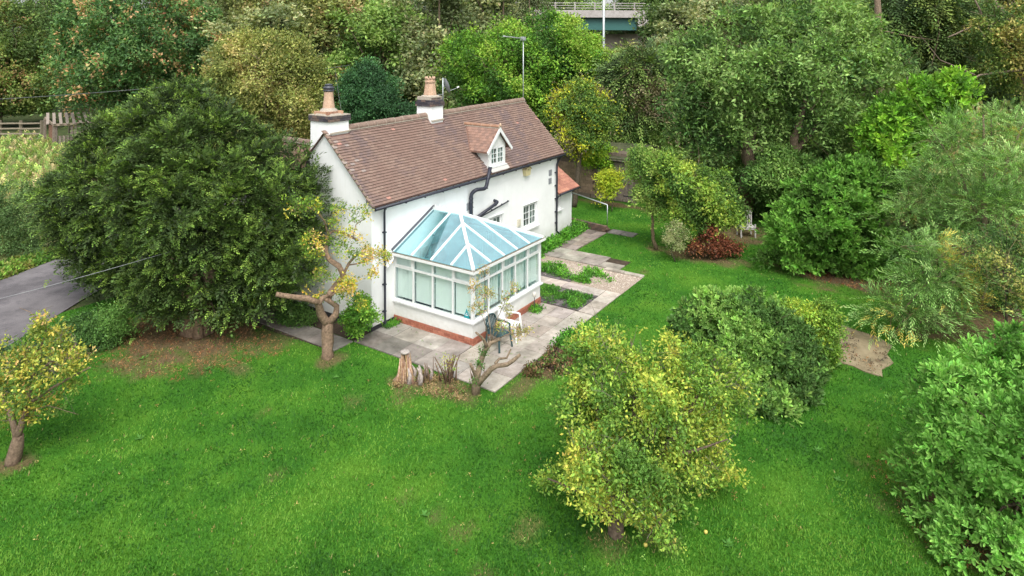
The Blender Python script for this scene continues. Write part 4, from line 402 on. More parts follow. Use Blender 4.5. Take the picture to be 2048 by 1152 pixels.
def vnoise(x, y, s, seed=0):
    g = np.random.default_rng(seed).random((64, 64))
    u = np.asarray(x) / s + 100.3; v = np.asarray(y) / s + 70.7
    i = np.floor(u).astype(int); j = np.floor(v).astype(int); a = u - i; b = v - j
    a = a * a * (3 - 2 * a); b = b * b * (3 - 2 * b)
    q = lambda m, n: g[m % 64, n % 64]
    return (q(i, j) * (1 - a) + q(i + 1, j) * a) * (1 - b) + (q(i, j + 1) * (1 - a) + q(i + 1, j + 1) * a) * b

# ------------------------------------------------------------------ foliage
GAIN = np.array([1.4, 1.3, 1.3])
def leaf_quads(base, d, side, L, W, fold=0.12):
    """four corners of each pointed leaf; arrays (K,3), lengths and widths (K,)"""
    nrm = np.cross(side, d)
    L = L[:, None]; W = W[:, None]
    mid = base + d * L * 0.5 + nrm * L * fold
    return np.stack([base, mid + side * W * 0.5, base + d * L, mid - side * W * 0.5], 1)

def unit(a):
    return a / (np.linalg.norm(a, axis=-1, keepdims=True) + 1e-9)

def tpl_cluster(K, leaf, width, r):
    p = unit(r.normal(size=(K, 3))) * r.uniform(0.2, 0.9, (K, 1))
    d = unit(p * 0.9 + r.normal(size=(K, 3)) * 0.6 + np.array([0, 0, 0.1]))
    s = unit(np.cross(d, r.normal(size=(K, 3)) + np.array([0.3, 0, 1.6])))
    return leaf_quads(p, d, s, np.full(K, leaf) * r.uniform(.7, 1.2, K), np.full(K, leaf * width))

def tpl_droop(K, leaf, width, r):
    p = unit(r.normal(size=(K, 3))) * r.uniform(0.2, 0.9, (K, 1))
    d = unit(p * 0.5 + r.normal(size=(K, 3)) * 0.5 + np.array([0, 0, 0.5]))
    s = unit(np.cross(d, r.normal(size=(K, 3)) + np.array([1.2, 0, .4])))
    return leaf_quads(p, d, s, np.full(K, leaf) * r.uniform(.7, 1.2, K), np.full(K, leaf * width))

def tpl_rosette(K, leaf, width, r):
    """whorl of oval leaves, each two quads folded along the midrib"""
    a = np.arange(K) * 2.4 + r.uniform(0, 6); tilt = np.linspace(0.25, 1.3, K) * r.uniform(.85, 1.1, K)
    d = np.stack([np.cos(a) * np.sin(tilt), np.sin(a) * np.sin(tilt), np.cos(tilt)], 1)
    b = np.stack([0 * a, 0 * a, np.linspace(0.45, -0.35, K)], 1)
    s = unit(np.cross(d, np.array([0, 0, 1.0]))); nrm = np.cross(s, d)
    L = (leaf * r.uniform(.7, 1.1, K))[:, None]; W = L * width
    out = []
    for sg in (1, -1):
        e1 = b + d * L * .38 + s * W * .42 * sg + nrm * L * .05; e2 = b + d * L * .76 + s * W * .44 * sg + nrm * L * .03
        tip = b + d * L - nrm * L * .08
        out.append(np.stack([b, e1, e2, tip], 1) if sg > 0 else np.stack([b, tip, e2, e1], 1))
    return np.stack(out, 1).reshape(-1, 4, 3)

def tpl_frond(K, leaf, width, r, droop=0.35, spread=0.75, tail=0.25):
    """side shoots along a drooping axis; x = side, y = blade normal, z = outwards"""
    t = np.linspace(0.05, 1, K)
    base = np.stack([0 * t, -droop * t ** 2, t], 1)
    sg = np.where(np.arange(K) % 2 == 0, 1, -1)
    ang = spread * (1 - 0.5 * t) * r.uniform(.8, 1.2, K)
    d = unit(np.stack([sg * np.sin(ang), -droop * t + r.uniform(-.15, .3, K), np.cos(ang)], 1))
    s = unit(np.cross(d, np.array([0.0, 1.0, 0.2])))
    q = leaf_quads(base, d, s, leaf * (1.1 - 0.5 * t) * r.uniform(.8, 1.2, K), np.full(K, leaf * width), 0.04)
    return q

NG3 = np.random.default_rng(5).random((24, 24, 24))
def vnoise3(p, s):
    q = p / s + 500.5; i = np.floor(q).astype(int); f = q - i; f = f * f * (3 - 2 * f); r = 0
    for dx in (0, 1):
        for dy in (0, 1):
            for dz in (0, 1):
                w = (f[:, 0] if dx else 1 - f[:, 0]) * (f[:, 1] if dy else 1 - f[:, 1]) * (f[:, 2] if dz else 1 - f[:, 2])
                r = r + w * NG3[(i[:, 0] + dx) % 24, (i[:, 1] + dy) % 24, (i[:, 2] + dz) % 24]
    return r

def surface(s, w, m, lump, face_bias, inner, keep_down, zfloor, clip, inset, rag):
    i = RNG.choice(len(s), m, p=w)
    d = unit(RNG.normal(size=(m, 3)))
    p = s[i, :3] + d * s[i, 3:4]
    ns = vnoise3(p, lump) * .65 + vnoise3(p + 7, lump * .45) * .35
    out = (ns - .5) * 1.3 * np.minimum(lump, s[i, 3]) + np.abs(RNG.normal(size=m)) * rag * np.minimum(s[i, 3] * 1.3, .9) * (RNG.random(m) < .22)
    p = p + d * (out - inset * s[i, 3] - RNG.random(m) ** 2 * .25 * s[i, 3])[:, None]
    tc = unit(CAM - p); ok = ((d * tc).sum(1) > -0.25) | (RNG.random(m) < face_bias)
    ok &= (d[:, 2] > -0.45) | (RNG.random(m) < keep_down)
    ok &= p[:, 2] > zfloor
    if clip is not None: ok &= clip(p)
    p, d, i = p[ok], d[ok], i[ok]
    hid = np.zeros(len(p), bool)
    for k in range(len(s)):
        hid |= (np.linalg.norm(p - s[k, :3], axis=1) < s[k, 3] * inner * 0.8) & (i != k)
    return p[~hid], d[~hid]

def scatter(spheres, n, face_bias=0.45, inner=0.86, zfloor=0.03, clip=None, keep_down=0.5, lump=0.4, rag=0.26, bough=0.0, share=0.66, per=26, inset=.22):
    """points and outward directions over the crown; bough > 0 gathers most of them into leafy boughs over a looser inner layer"""
    s = np.array(spheres, float); w = s[:, 3] ** 2; w /= w.sum()
    def take(k, inset):
        P, Dn, got, tries = [], [], 0, 0
        while got < k:
            p, d = surface(s, w, (k - got) * 3 + 200, lump, face_bias, inner if tries < 6 else .3, keep_down, zfloor, clip, inset, rag)
            P.append(p); Dn.append(d); got += len(p); tries += 1
        return np.concatenate(P)[:k], np.concatenate(Dn)[:k]
    if not bough: return take(n, 0)
    nb_ = max(4, int(n * share / per)); c, cd = take(nb_, -.02)
    i = RNG.integers(0, nb_, int(n * share)); b = bough * RNG.uniform(.6, 1.3, nb_)[i]
    o = RNG.normal(size=(len(i), 3)) * [.5, .5, .2]; rr = (o[:, 0] ** 2 + o[:, 1] ** 2)
    o[:, 2] -= rr * .45; p = c[i] + o * b[:, None]; d = unit(o * [1, 1, .6] + cd[i] * .5 + [0, 0, .25])
    ok = p[:, 2] > zfloor
    if clip is not None: ok &= clip(p)
    p, d = p[ok], d[ok]
    q, e = take(n - len(p), inset)
    return np.concatenate([p, q]), np.concatenate([d, e])

def sprig_mesh(tpls, p, d, scale, palette, weights, jitter=0.18, upbias=0.25, roll=True, clump=1.2, seed=0, pair=False):
    n = len(p); K = tpls[0].shape[0]
    z = unit(d + np.array([0, 0, upbias]) + RNG.normal(size=(n, 3)) * 0.25)
    if roll:
        x = unit(np.cross(z, RNG.normal(size=(n, 3))))
    else:
        x = unit(np.cross(np.array([0, 0, 1.0]) + RNG.normal(size=(n, 3)) * 0.45, z))
    y = np.cross(z, x)
    T = np.stack(tpls)[RNG.integers(0, len(tpls), n)]              # n,K,4,3
    sc = (scale * RNG.uniform(0.75, 1.25, n))[:, None, None, None]
    V = (T[..., 0:1] * x[:, None, None] + T[..., 1:2] * y[:, None, None] + T[..., 2:3] * z[:, None, None]) * sc + p[:, None, None]
    pal = np.array(palette); w = np.array(weights, float); w /= w.sum()
    # clumps of like-coloured sprigs
    u = (vnoise(p[:, 0] + p[:, 2] * .7, p[:, 1] - p[:, 2] * .5, clump, seed) + RNG.normal(size=n) * 0.13)
    u = np.argsort(np.argsort(u)) / n
    ci = np.searchsorted(np.cumsum(w), u).clip(0, len(w) - 1)
    KK = K; K = K // 2 if pair else K
    C = pal[ci][:, None] * (1 + RNG.normal(size=(n, 1, 1)) * jitter) * (1 + RNG.normal(size=(n, K, 1)) * jitter) * (1 + RNG.normal(size=(n, K, 3)) * 0.05)
    if not roll:
        C = C * np.linspace(.62, 1.35, K)[None, :, None]      # new growth at the shoot tips is paler
    C = np.clip((C * 1.12 + 0.008) * GAIN, 0.005, 0.85)
    if pair: C = np.repeat(C, 2, 1) * np.tile([1.06, .94], K)[None, :, None]  # leaf halves tinted lighter and darker: fold shading put into the colour
    V[..., 2] = np.maximum(V[..., 2], 0.01)
    return V.reshape(-1, 3), C.reshape(-1, 3)

def quad_mesh(name, V, C, m, o):
    nq = len(V) // 4
    return make_mesh(name, V - np.array(o), np.arange(nq * 4), np.arange(nq) * 4, np.full(nq, 4), m, C)

def limbs_mb(lines, mb=None, rough=0.12, tint=(1, 1, 1)):
    mb = mb or MB(); mb.tint = tint
    for l in lines:
        # resample with a little wander so that limbs look grown
        pts = []
        for i in range(len(l) - 1):
            a, b = np.array(l[i]), np.array(l[i + 1]); m = max(1, int(np.linalg.norm((b - a)[:3]) / 0.18))
            m = min(m, 6)
            for k in range(m):
                t = k / m; q = a + (b - a) * t
                if i or k: q[:3] += RNG.normal(size=3) * min(q[3], .08) * 0.2
                pts.append(q)
        pts.append(np.array(l[-1]))
        mb.tube([q[:3] for q in pts], [max(q[3], 0.003) for q in pts], 8 if l[0][3] > .06 else 5, rough=rough)
    return mb

def grow(base, spheres, n, r0, top=None):
    """trunk from base to the crown's middle and limbs to n of its lobes"""
    s = np.array(spheres, float); c = s[:, :3].mean(0)
    base = np.array(base, float); zt = s[:, 2].max()
    top = np.array([c[0], c[1], base[2] + (c[2] - base[2]) * 0.9]) if top is None else np.array(top)
    m1 = base + (top - base) * 0.45 + RNG.normal(size=3) * [.15, .15, 0]
    out = [[(*base, r0), (*m1, r0 * .8), (*top, r0 * .5), (*(c * [1, 1, 0] + [0, 0, zt]), r0 * .12)]]
    for i in RNG.choice(len(s), min(n, len(s)), replace=False):
        e = s[i, :3]; t = RNG.uniform(0.45, 1); a = base + (top - base) * t
        mid = (a + e) / 2 + np.array([0, 0, 0.12]) * np.linalg.norm(e - a)
        f = e + unit(e - mid) * s[i, 3] * 0.9
        out.append([(*a, r0 * .4), (*mid, r0 * .22), (*e, r0 * .1), (*f, r0 * .04)])
    return out

rt = np.random.default_rng(11)
TPL = {
    'cluster': [tpl_cluster(9, 0.50, 0.48, rt) for _ in range(8)],
    'small': [tpl_cluster(11, 0.40, 0.5, rt) for _ in range(8)],
    'rosette': [tpl_rosette(8, 1.0, 0.40, rt) for _ in range(6)],
    'yew': [tpl_frond(7, 0.5, 0.36, rt, rt.uniform(.1, .5), 0.85) for _ in range(8)],
    'spruce': [tpl_frond(11, 0.40, 0.22, rt, 0.7, 0.9) for _ in range(8)],
    'willow': [tpl_frond(9, 0.46, 0.13, rt, rt.uniform(.2, .8), rt.uniform(.45, .8)) for _ in range(8)],
    'droop': [tpl_droop(9, 0.55, 0.36, rt) for _ in range(8)],
    'weed': [tpl_cluster(8, 0.8, 0.4, rt) for _ in range(6)],
}
M_LEAF = leafmat('leaf', 0.6, 0.16, 0.3)
M_GLOSSY = leafmat('glossy_leaf', 0.5, 0.16, 0.24)
M_NEEDLE = leafmat('needle', 0.6, 0.2, 0.12)

def foliage(name, parent, spheres, kind, n, scale, palette, weights, m=None, **kw):
    sk = {k: kw.pop(k) for k in ('face_bias', 'inner', 'zfloor', 'clip', 'keep_down', 'lump', 'rag', 'bough', 'share', 'per', 'inset') if k in kw}
    p, d = scatter(spheres, n, **sk)
    V, C = sprig_mesh(TPL[kind], p, d, scale, palette, weights, pair=kind == 'rosette', roll=kind in ('cluster', 'small', 'rosette', 'weed'), **kw)
    o = ORG[parent.name] if parent is not None else Vector((0, 0, 0))
    me = quad_mesh(name, V, C, m or M_LEAF, o)
    ob = link(name, me, parent)
    ORG[ob.name] = Vector(o)
    return ob

def S_(key):
    return [(a / 100, b / 100, c / 100, r / 100) for a, b, c, r in SPHERES[key]]

# ================================================================== ground, road, lawn
def plate(name, pts, z, m, parent=None, thick=None, kind='structure'):
    mb = MB()
    if thick: mb.prism(pts, 2, z - thick, z)
    else: mb.poly([(x, y, z) for x, y in pts])
    ob = mb.build(name, m, parent)
    if parent is None and kind: ob['kind'] = kind
    return ob

def inpoly(poly, x, y):
    c = np.zeros(np.shape(x), bool); j = len(poly) - 1
    for i in range(len(poly)):
        xi, yi = poly[i]; xj, yj = poly[j]
        if yi != yj:
            c ^= ((yi > y) != (yj > y)) & (x < (xj - xi) * (y - yi) / (yj - yi) + xi)
        j = i
    return c

M_GROUND = mat('woodland_floor', lambda nt: principled(nt, ramp(nt, noise(nt, 1.3, 8, 0.7), [
    (0.3, (0.030, 0.040, 0.015)), (0.5, (0.055, 0.085, 0.02)), (0.7, (0.11, 0.085, 0.045))]), 0.95, noise(nt, 9, 6), 0.8, dist=0.08))
g = plate('ground', [(-400, -400), (600, -400), (600, 600), (-400, 600)], -0.02, M_GROUND)

ROAD = [(-25, 0), (-6.8, 8.2), (-3.7, 10.4), (3, 14.4), (22, 25), (20, 30), (2, 18.6), (-2.6, 15.9), (-4.6, 15.0), (-25, 8)]
def asphalt(nt):
    n1 = noise(nt, 1.2, 6); n2 = noise(nt, 120, 3)
    c = ramp(nt, n1, [(0.3, (0.135, 0.125, 0.13)), (0.7, (0.21, 0.195, 0.20))])
    c = mixc(nt, c, ramp(nt, n2, [(0.4, (0.7, 0.7, 0.7)), (0.65, (1.25, 1.25, 1.25))]), 1.0, 'MULTIPLY')
    c = mixc(nt, c, ramp(nt, noise(nt, 0.35, 8, .75), [(0.44, (.66, .66, .68)), (0.5, (1, 1, 1))]), 0.8, 'MULTIPLY')
    return principled(nt, c, 0.9, n2, 0.5, 0.004)
plate('road', ROAD, 0.02, mat('asphalt', asphalt))

# bare and dry places in the lawn: x, y, radius x, radius y, strength
BARE = [(-3.2, 4.9, 2.1, 2.5, .95), (-2.2, 2.3, 1.1, .9, .6), (-4.9, 4.0, .9, 1.3, .6), (-3.6, 1.4, .35, .5, .6), (-4.2, 2.2, .5, .3, .5), (-1.5, -3.0, .55, .5, 1.1), (-1.2, -4.0, .5, .9, .8),
        (-1.95, -.35, .5, .35, .8), (-8.76, 1.7, .4, .35, .9), (-3.6, -9.8, .4, .4, .5), (-3.1, -10.5, .35, .4, .5),
        (-4.9, -5.9, .22, .16, .6), (-5.0, -7.4, .3, .2, .45), (-4.3, -8.4, .35, .25, .45), (-4.9, -6.8, .2, .2, .5), (-5.6, -8.4, .3, .25, .4),
        (-.1, -5.6, .9, .35, .7), (1.1, -5.7, .8, .35, 1.0), (9.8, -5.0, .3, .25, .6), (13.0, -6.2, 1.0, 1.9, .9), (-3.0, -2.4, .3, .3, .4), (-2.2, -3.4, .7, .3, .5),
        (14.4, -11.4, 2.4, 2.4, 1.0), (1.5, -16.6, 2.5, 2.4, 1.0), (4, -10.4, 1.5, 1.3, .8), (11.4, -16.2, 2.8, 2.6, 1.0), (12.7, -4.3, .35, .35, .8),
        (17.2, -6.8, 1.8, 1.3, .9), (-4.5, -1.0, .3, .18, .35), (-5.9, -3.2, .3, .22, .3), (19.2, .5, .5, 2.2, .9)]
def bare(x, y):
    b = np.zeros(np.shape(x))
    for bx, by, rx, ry, s in BARE:
        q = np.sqrt(((x - bx) / rx) ** 2 + ((y - by) / ry) ** 2)
        q = q + (vnoise(x, y, 0.35, 3) - 0.5) * 0.7 + (vnoise(x, y, 0.1, 4) - .5) * 0.35
        b = np.maximum(b, np.clip((1.15 - q) * 2.2, 0, 1) * s)
    return np.clip(b, 0, 1.2)

HARD = []                                           # slabs, beds and buildings: no grass grows here
def on_hard(x, y):
    m = np.zeros(np.shape(x), bool)
    for p in HARD: m |= inpoly(p, x, y)
    return m
rect = lambda x0, y0, x1, y1: [(x0, y0), (x1, y0), (x1, y1), (x0, y1)]

def lawn_mat(nt):
    a = N(nt, 'ShaderNodeAttribute', attribute_name='bare')
    n1 = noise(nt, 0.55, 5, 0.6); n2 = noise(nt, 34, 5, 0.75)
    c = ramp(nt, n1, [(0.32, (0.034, 0.13, 0.016)), (0.5, (0.058, 0.19, 0.02)), (0.68, (0.10, 0.24, 0.026))])
    c = mixc(nt, c, ramp(nt, n2, [(0.3, (0.45, 0.5, 0.4)), (0.7, (1.25, 1.2, 1.1))]), 1.0, 'MULTIPLY')
    soil = ramp(nt, noise(nt, 16, 6, 0.75), [(0.3, (0.05, 0.04, 0.022)), (0.5, (0.135, 0.09, 0.05)), (0.72, (0.25, 0.18, 0.10))])
    c = mixc(nt, c, soil, a.outputs['Fac'])
    return principled(nt, c, 0.95, n2, 0.8, 0.03, 0.1)

gx, gy = np.meshgrid(np.arange(-16, 30.01, 0.25), np.arange(-24, 9.81, 0.25), indexing='ij')
nx_, ny_ = gx.shape
gv = np.stack([gx.ravel(), gy.ravel(), 0.004 + 0 * gx.ravel()], 1)
ii, jj = np.meshgrid(np.arange(nx_ - 1), np.arange(ny_ - 1), indexing='ij')
q0 = (ii * ny_ + jj).ravel(); fc = np.stack([q0, q0 + ny_, q0 + ny_ + 1, q0 + 1], 1)
me = make_mesh('lawn', gv, fc.ravel(), np.arange(len(fc)) * 4, np.full(len(fc), 4), mat('lawn_grass', lawn_mat), None, True)
ba = me.attributes.new('bare', 'FLOAT', 'POINT'); ba.data.foreach_set('value', bare(gv[:, 0], gv[:, 1]).astype(np.float32))
lawn = link('lawn', me); lawn['kind'] = 'structure'

# rough field beyond the road
M_FIELD = mat('rough_meadow', lambda nt: principled(nt, ramp(nt, noise(nt, 0.5, 8, 0.7), [
    (0.3, (0.10, 0.17, 0.04)), (0.5, (0.20, 0.22, 0.075)), (0.66, (0.36, 0.29, 0.15))]), 0.95, noise(nt, 12, 6), 0.9, dist=0.08))
plate('field', [(-30, 15), (-6, 16.8), (2, 20), (8, 24), (12, 60), (-30, 70)], 0.0, M_FIELD)

# ------------------------------------------------------------------ paving
def slab_set(parent, x0, y0, x1, y1, nx, ny, z=0.045, base=(0.36, 0.33, 0.30), var=0.12, gap=0.012, stagger=0, skip=(), tilt=0.004, name='paving_slab', dark=0.2, m=None, thick=0.05):
    m = m or M_SLAB
    dx, dy = (x1 - x0) / nx, (y1 - y0) / ny
    for i in range(nx):
        for j in range(ny):
            if (i, j) in skip: continue
            k = 1 + RNG.normal() * var
            if RNG.random() < dark: k *= 0.72
            t = np.array(base) * k * (1 + RNG.normal(size=3) * 0.02)
            mb = MB(); mb.tint = tuple(t)
            off = stagger * dy * (i % 2)
            a, b = x0 + i * dx + gap / 2, x0 + (i + 1) * dx - gap / 2
            c, d = y0 + j * dy + gap / 2 + off, y0 + (j + 1) * dy - gap / 2 + off
            d = min(d, y1) if y1 > y0 else d
            if d - c < 0.05: continue
            zz = z + RNG.uniform(-tilt, tilt)
            e = 0.006
            zs = [zz + RNG.uniform(-tilt, tilt) for _ in range(4)]
            top = [(a + e, c + e, zs[0]), (b - e, c + e, zs[1]), (b - e, d - e, zs[2]), (a + e, d - e, zs[3])]
            mid = [(a, c, zs[0] - e), (b, c, zs[1] - e), (b, d, zs[2] - e), (a, d, zs[3] - e)]
            bot = [(a, c, z - thick), (b, c, z - thick), (b, d, z - thick), (a, d, z - thick)]
            mb.add(top + mid + bot, [(0, 1, 2, 3)] + [(4 + k_, 4 + (k_ + 1) % 4, (k_ + 1) % 4, k_) for k_ in range(4)]
                   + [(8 + k_, 8 + (k_ + 1) % 4, 4 + (k_ + 1) % 4, 4 + k_) for k_ in range(4)])
            mb.build(name, m, parent, fix=False)
            ob = parent

patio = plate('patio', rect(-0.74, -5.2, 4.95, 0.0), 0.012, M_SOIL)
slab_set(patio, -0.74, -3.2, 0.98, 0.0, 2, 4, base=(0.37, 0.34, 0.31), var=.10, dark=.3)
slab_set(patio, -0.74, -5.2, 4.9, -3.22, 7, 3, base=(0.47, 0.43, 0.385), var=.07, dark=.1)
HARD.append(rect(-0.76, -5.22, 4.93, 0.1))
path = plate('gable_path', [(-1.5, 0.0), (-0.74, 0.0), (-0.74, 0.4), (-1.0, 4.4), (-1.75, 4.4)], 0.012, M_SOIL)
slab_set(path, -1.5, 0.0, -0.76, 4.4, 1, 7, base=(0.26, 0.235, 0.22), var=.1)
HARD.append(rect(-1.55, 0, -0.7, 4.4))
strip = plate('garden_path', rect(4.95, -5.2, 7.12, -1.7), 0.012, M_SOIL)
slab_set(strip, 4.95, -5.2, 7.12, -4.62, 4, 1, base=(0.53, 0.48, 0.43), var=.05, dark=0)
slab_set(strip, 6.52, -4.6, 7.12, -0.75, 1, 5, base=(0.53, 0.48, 0.43), var=.05, dark=0)
PAV = [(5.0, -4.6, 6.5, -2.3)]
for (a, b, c, d) in PAV:                              # dark brick pavers showing through the turf
    slab_set(strip, a, b, c, d, 7, 20, z=0.034, base=(0.15, 0.135, 0.14), var=.18, gap=.012, name='paver', dark=.1, tilt=.003)
slab_set(strip, 4.95, -2.28, 6.5, -0.75, 2, 2, base=(0.37, 0.32, 0.27), var=.1)
HARD.append(rect(4.93, -5.22, 7.13, -0.7))
gb = plate('gravel_bed', rect(7.14, -5.2, 9.35, -0.75), 0.014, mat('fine_gravel', lambda nt: principled(nt, ramp(nt, noise(nt, 30, 6, 0.8), [
    (0.32, (0.13, 0.10, 0.08)), (0.5, (0.34, 0.27, 0.21)), (0.66, (0.62, 0.54, 0.45))]), 0.95, noise(nt, 40, 4), 0.9, dist=0.02)))
slab_set(gb, 7.16, -3.1, 8.0, -0.8, 4, 14, z=0.032, base=(0.15, 0.135, 0.14), var=.18, name='paver', gap=.014)
slab_set(gb, 9.1, -5.2, 9.34, -3.6, 1, 2, z=0.07, base=(0.5, 0.46, 0.40), var=.05, name='edging_slab', dark=0)
HARD.append(rect(7.13, -5.22, 9.36, -0.7))
bp = plate('back_path', [(9.36, -4.1), (10.6, -4.1), (10.6, -1.5), (13.9, -1.5), (13.9, -2.8), (14.5, -2.8), (14.5, -0.5), (9.36, -0.5)], 0.012, M_SOIL)
slab_set(bp, 9.37, -4.1, 10.6, -0.5, 2, 4, base=(0.36, 0.33, 0.29), var=.1, skip=((1, 0),))
slab_set(bp, 10.61, -1.5, 13.8, -0.5, 5, 2, base=(0.33, 0.29, 0.255), var=.14, tilt=.02)
slab_set(bp, 13.85, -2.8, 14.5, -1.5, 1, 2, base=(0.30, 0.29, 0.27), var=.1)
HARD.append(rect(9.36, -4.12, 10.6, -0.5)); HARD.append(rect(10.6, -1.5, 13.85, -0.5)); HARD.append(rect(13.85, -2.8, 14.5, -.5))
plate('flower_bed', [(6.5, -0.7), (13.3, -0.45), (13.3, -0.0), (4.95, 0.0), (4.95, -0.72)], 0.03, M_SOIL)
plate('gable_bed', rect(-0.72, 0.03, -0.02, 4.2), 0.03, M_SOIL)
HARD.append(rect(-.75, 0, 14, 5))
PAD = [(8.7, -12.0), (8.5, -12.5), (8.35, -13.1), (7.9, -13.55), (7.2, -13.45), (6.7, -13.65), (6.1, -13.4), (5.65, -13.45), (5.72, -13.0), (5.9, -12.7), (5.88, -12.35), (6.4, -12.2), (7.0, -11.95), (7.6, -12.05), (8.1, -11.9)]
con = plate('concrete_pad', PAD, 0.03, mat('stained_concrete', lambda nt: principled(
    nt, ramp(nt, noise(nt, 1.6, 7, 0.65), [(0.3, (0.10, 0.09, 0.05)), (0.5, (0.25, 0.20, 0.12)), (0.72, (0.34, 0.28, 0.18))]), 0.85, noise(nt, 25, 5), 0.5)), thick=0.08)
HARD.append([(7.3 + (x - 7.3) * .93, -12.75 + (y + 12.75) * .9) for x, y in PAD])

# gravel stones lying on the bed
mb = MB()
for _ in range(900):
    x = 7.2 + 1.85 * RNG.random() ** .6; y = -5.1 + RNG.random() * 3.6
    if x < 8 and y > -3.2 and RNG.random() < .8: continue
    r = RNG.uniform(.018, .05); a = RNG.uniform(0, 3.1)
    k = RNG.uniform(.6, 1.1); mb.tint = (0.58 * k, 0.50 * k, 0.42 * k)
    pts = [(x + r * math.cos(a + q * 2.1), y + r * .7 * math.sin(a + q * 2.1), 0.016) for q in range(3)] + [(x, y, 0.016 + r * .7)]
    mb.add(pts, [(0, 1, 3), (1, 2, 3), (2, 0, 3)])
o_ = mb.build_top('gravel', mat('pebble', lambda nt: principled(nt, N(nt, 'ShaderNodeAttribute', attribute_name='tint').outputs['Color'], .85)), (8.2, -3.5, 0.01), 'pale loose gravel spread over the square bed beside the slab path', 'gravel')
o_['kind'] = 'stuff'

# ================================================================== cottage
W = 11.65; HE = 3.93
cot = thing('cottage', (0, 0, 0), 'white rendered cottage with brown tiled roof, dormer and two chimneys', 'house')
def ridge_z(x): return 6.12 + 0.016 * x
EY, EZ = -0.23, 3.95                                 # eaves line of the front slope
RY = 2.05
def front_wall(mb, y0, y1, x0, x1, z0, z1, holes):
    xs = sorted({x0, x1, *[h[0] for h in holes], *[h[1] for h in holes]})
    for a, b in zip(xs[:-1], xs[1:]):
        hs = sorted([(h[2], h[3]) for h in holes if h[0] <= a and h[1] >= b]); z = z0
        for (p, q) in hs:
            if p > z: mb.box(a, y0, z, b, y1, p)
            z = q
        if z1 > z: mb.box(a, y0, z, b, y1, z1)
WIN_A = (8.79, 9.89, 1.14, 2.13); WIN_B = (6.02, 7.2, 1.14, 2.16); DOOR_F = (1.95, 3.75, 0.1, 2.1)
mb = MB()
front_wall(mb, 0, 0.25, 0, W, 0, HE, [WIN_A, WIN_B, DOOR_F])
gab = [(0.25, 0), (0.25, HE + .22), (RY, 5.98), (4.1, HE), (4.1, 0)]
mb.prism(gab, 0, 0.0, 0.25); mb.prism([(y, z + (.18 if 1 < y < 3 else 0)) for y, z in gab], 0, W - .25, W)
mb.box(0.25, 4.1, 0, W - .25, 3.85, HE)
mb.build('wall', M_WALL, cot)
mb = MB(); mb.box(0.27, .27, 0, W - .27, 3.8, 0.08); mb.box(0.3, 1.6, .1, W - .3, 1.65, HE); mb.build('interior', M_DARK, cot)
mb = MB(); mb.box(-.022, -.02, 0.0, 0, 4.1, .2); mb.build('plinth', M_PLINTH, cot)
mb = MB(); mb.box(0.001, -.022, 0.0, .98, 0, .17); mb.build('plinth', M_PLINTH, cot)
mb = MB(); mb.box(4.92, -.02, 0, W, 0, .1); mb.build('plinth', M_PLINTH, cot)

# roof
XL, XR = -0.12, 11.92
def rp(x, t, h=0.0):
    """point on the front slope: t = 0 at the eaves, 1 at the ridge, h above the slope"""
    rz = ridge_z(x); dy, dz = RY - EY, rz - EZ; L = math.hypot(dy, dz)
    sag = -0.035 * math.sin(math.pi * t) * math.sin(math.pi * (x - XL) / (XR - XL))
    return Vector((x, EY + dy * t - h * dz / L, EZ + dz * t + h * dy / L + sag))
mb = MB()
nseg = 12
for i in range(nseg):
    a = XL + (XR - XL) * i / nseg; b = XL + (XR - XL) * (i + 1) / nseg
    for j in range(4):
        t0, t1 = j / 4, (j + 1) / 4
        mb.poly([rp(a, t0), rp(b, t0), rp(b, t1), rp(a, t1)])
    mb.poly([rp(a, 0, -.05), rp(b, 0, -.05), rp(b, 0), rp(a, 0)])
    mb.poly([(a, RY, ridge_z(a)), (b, RY, ridge_z(b)), (b, 4.35, 3.85), (a, 4.35, 3.85)])
for x in (XL, XR):
    mb.poly([rp(x, 0), rp(x, 1), (x, 4.35, 3.85), (x, 4.3, 3.77), rp(x, 1, -.09), rp(x, 0, -.08)])
roof = mb.build('roof', M_TILE, cot, fix=False)
roof.data.attributes['tint'].data.foreach_set('color', np.tile([0.17, .10, .085, 1], (len(roof.data.polygons), 1)).ravel().astype(np.float32))
for x in (XL, XR):
    verge = MB(); verge.bar(rp(x, 0, -.02) , rp(x, 1, -.02), .03, .09)
    verge.build('verge_board', plain('verge_paint', (0.34, 0.27, 0.19), .7), cot)

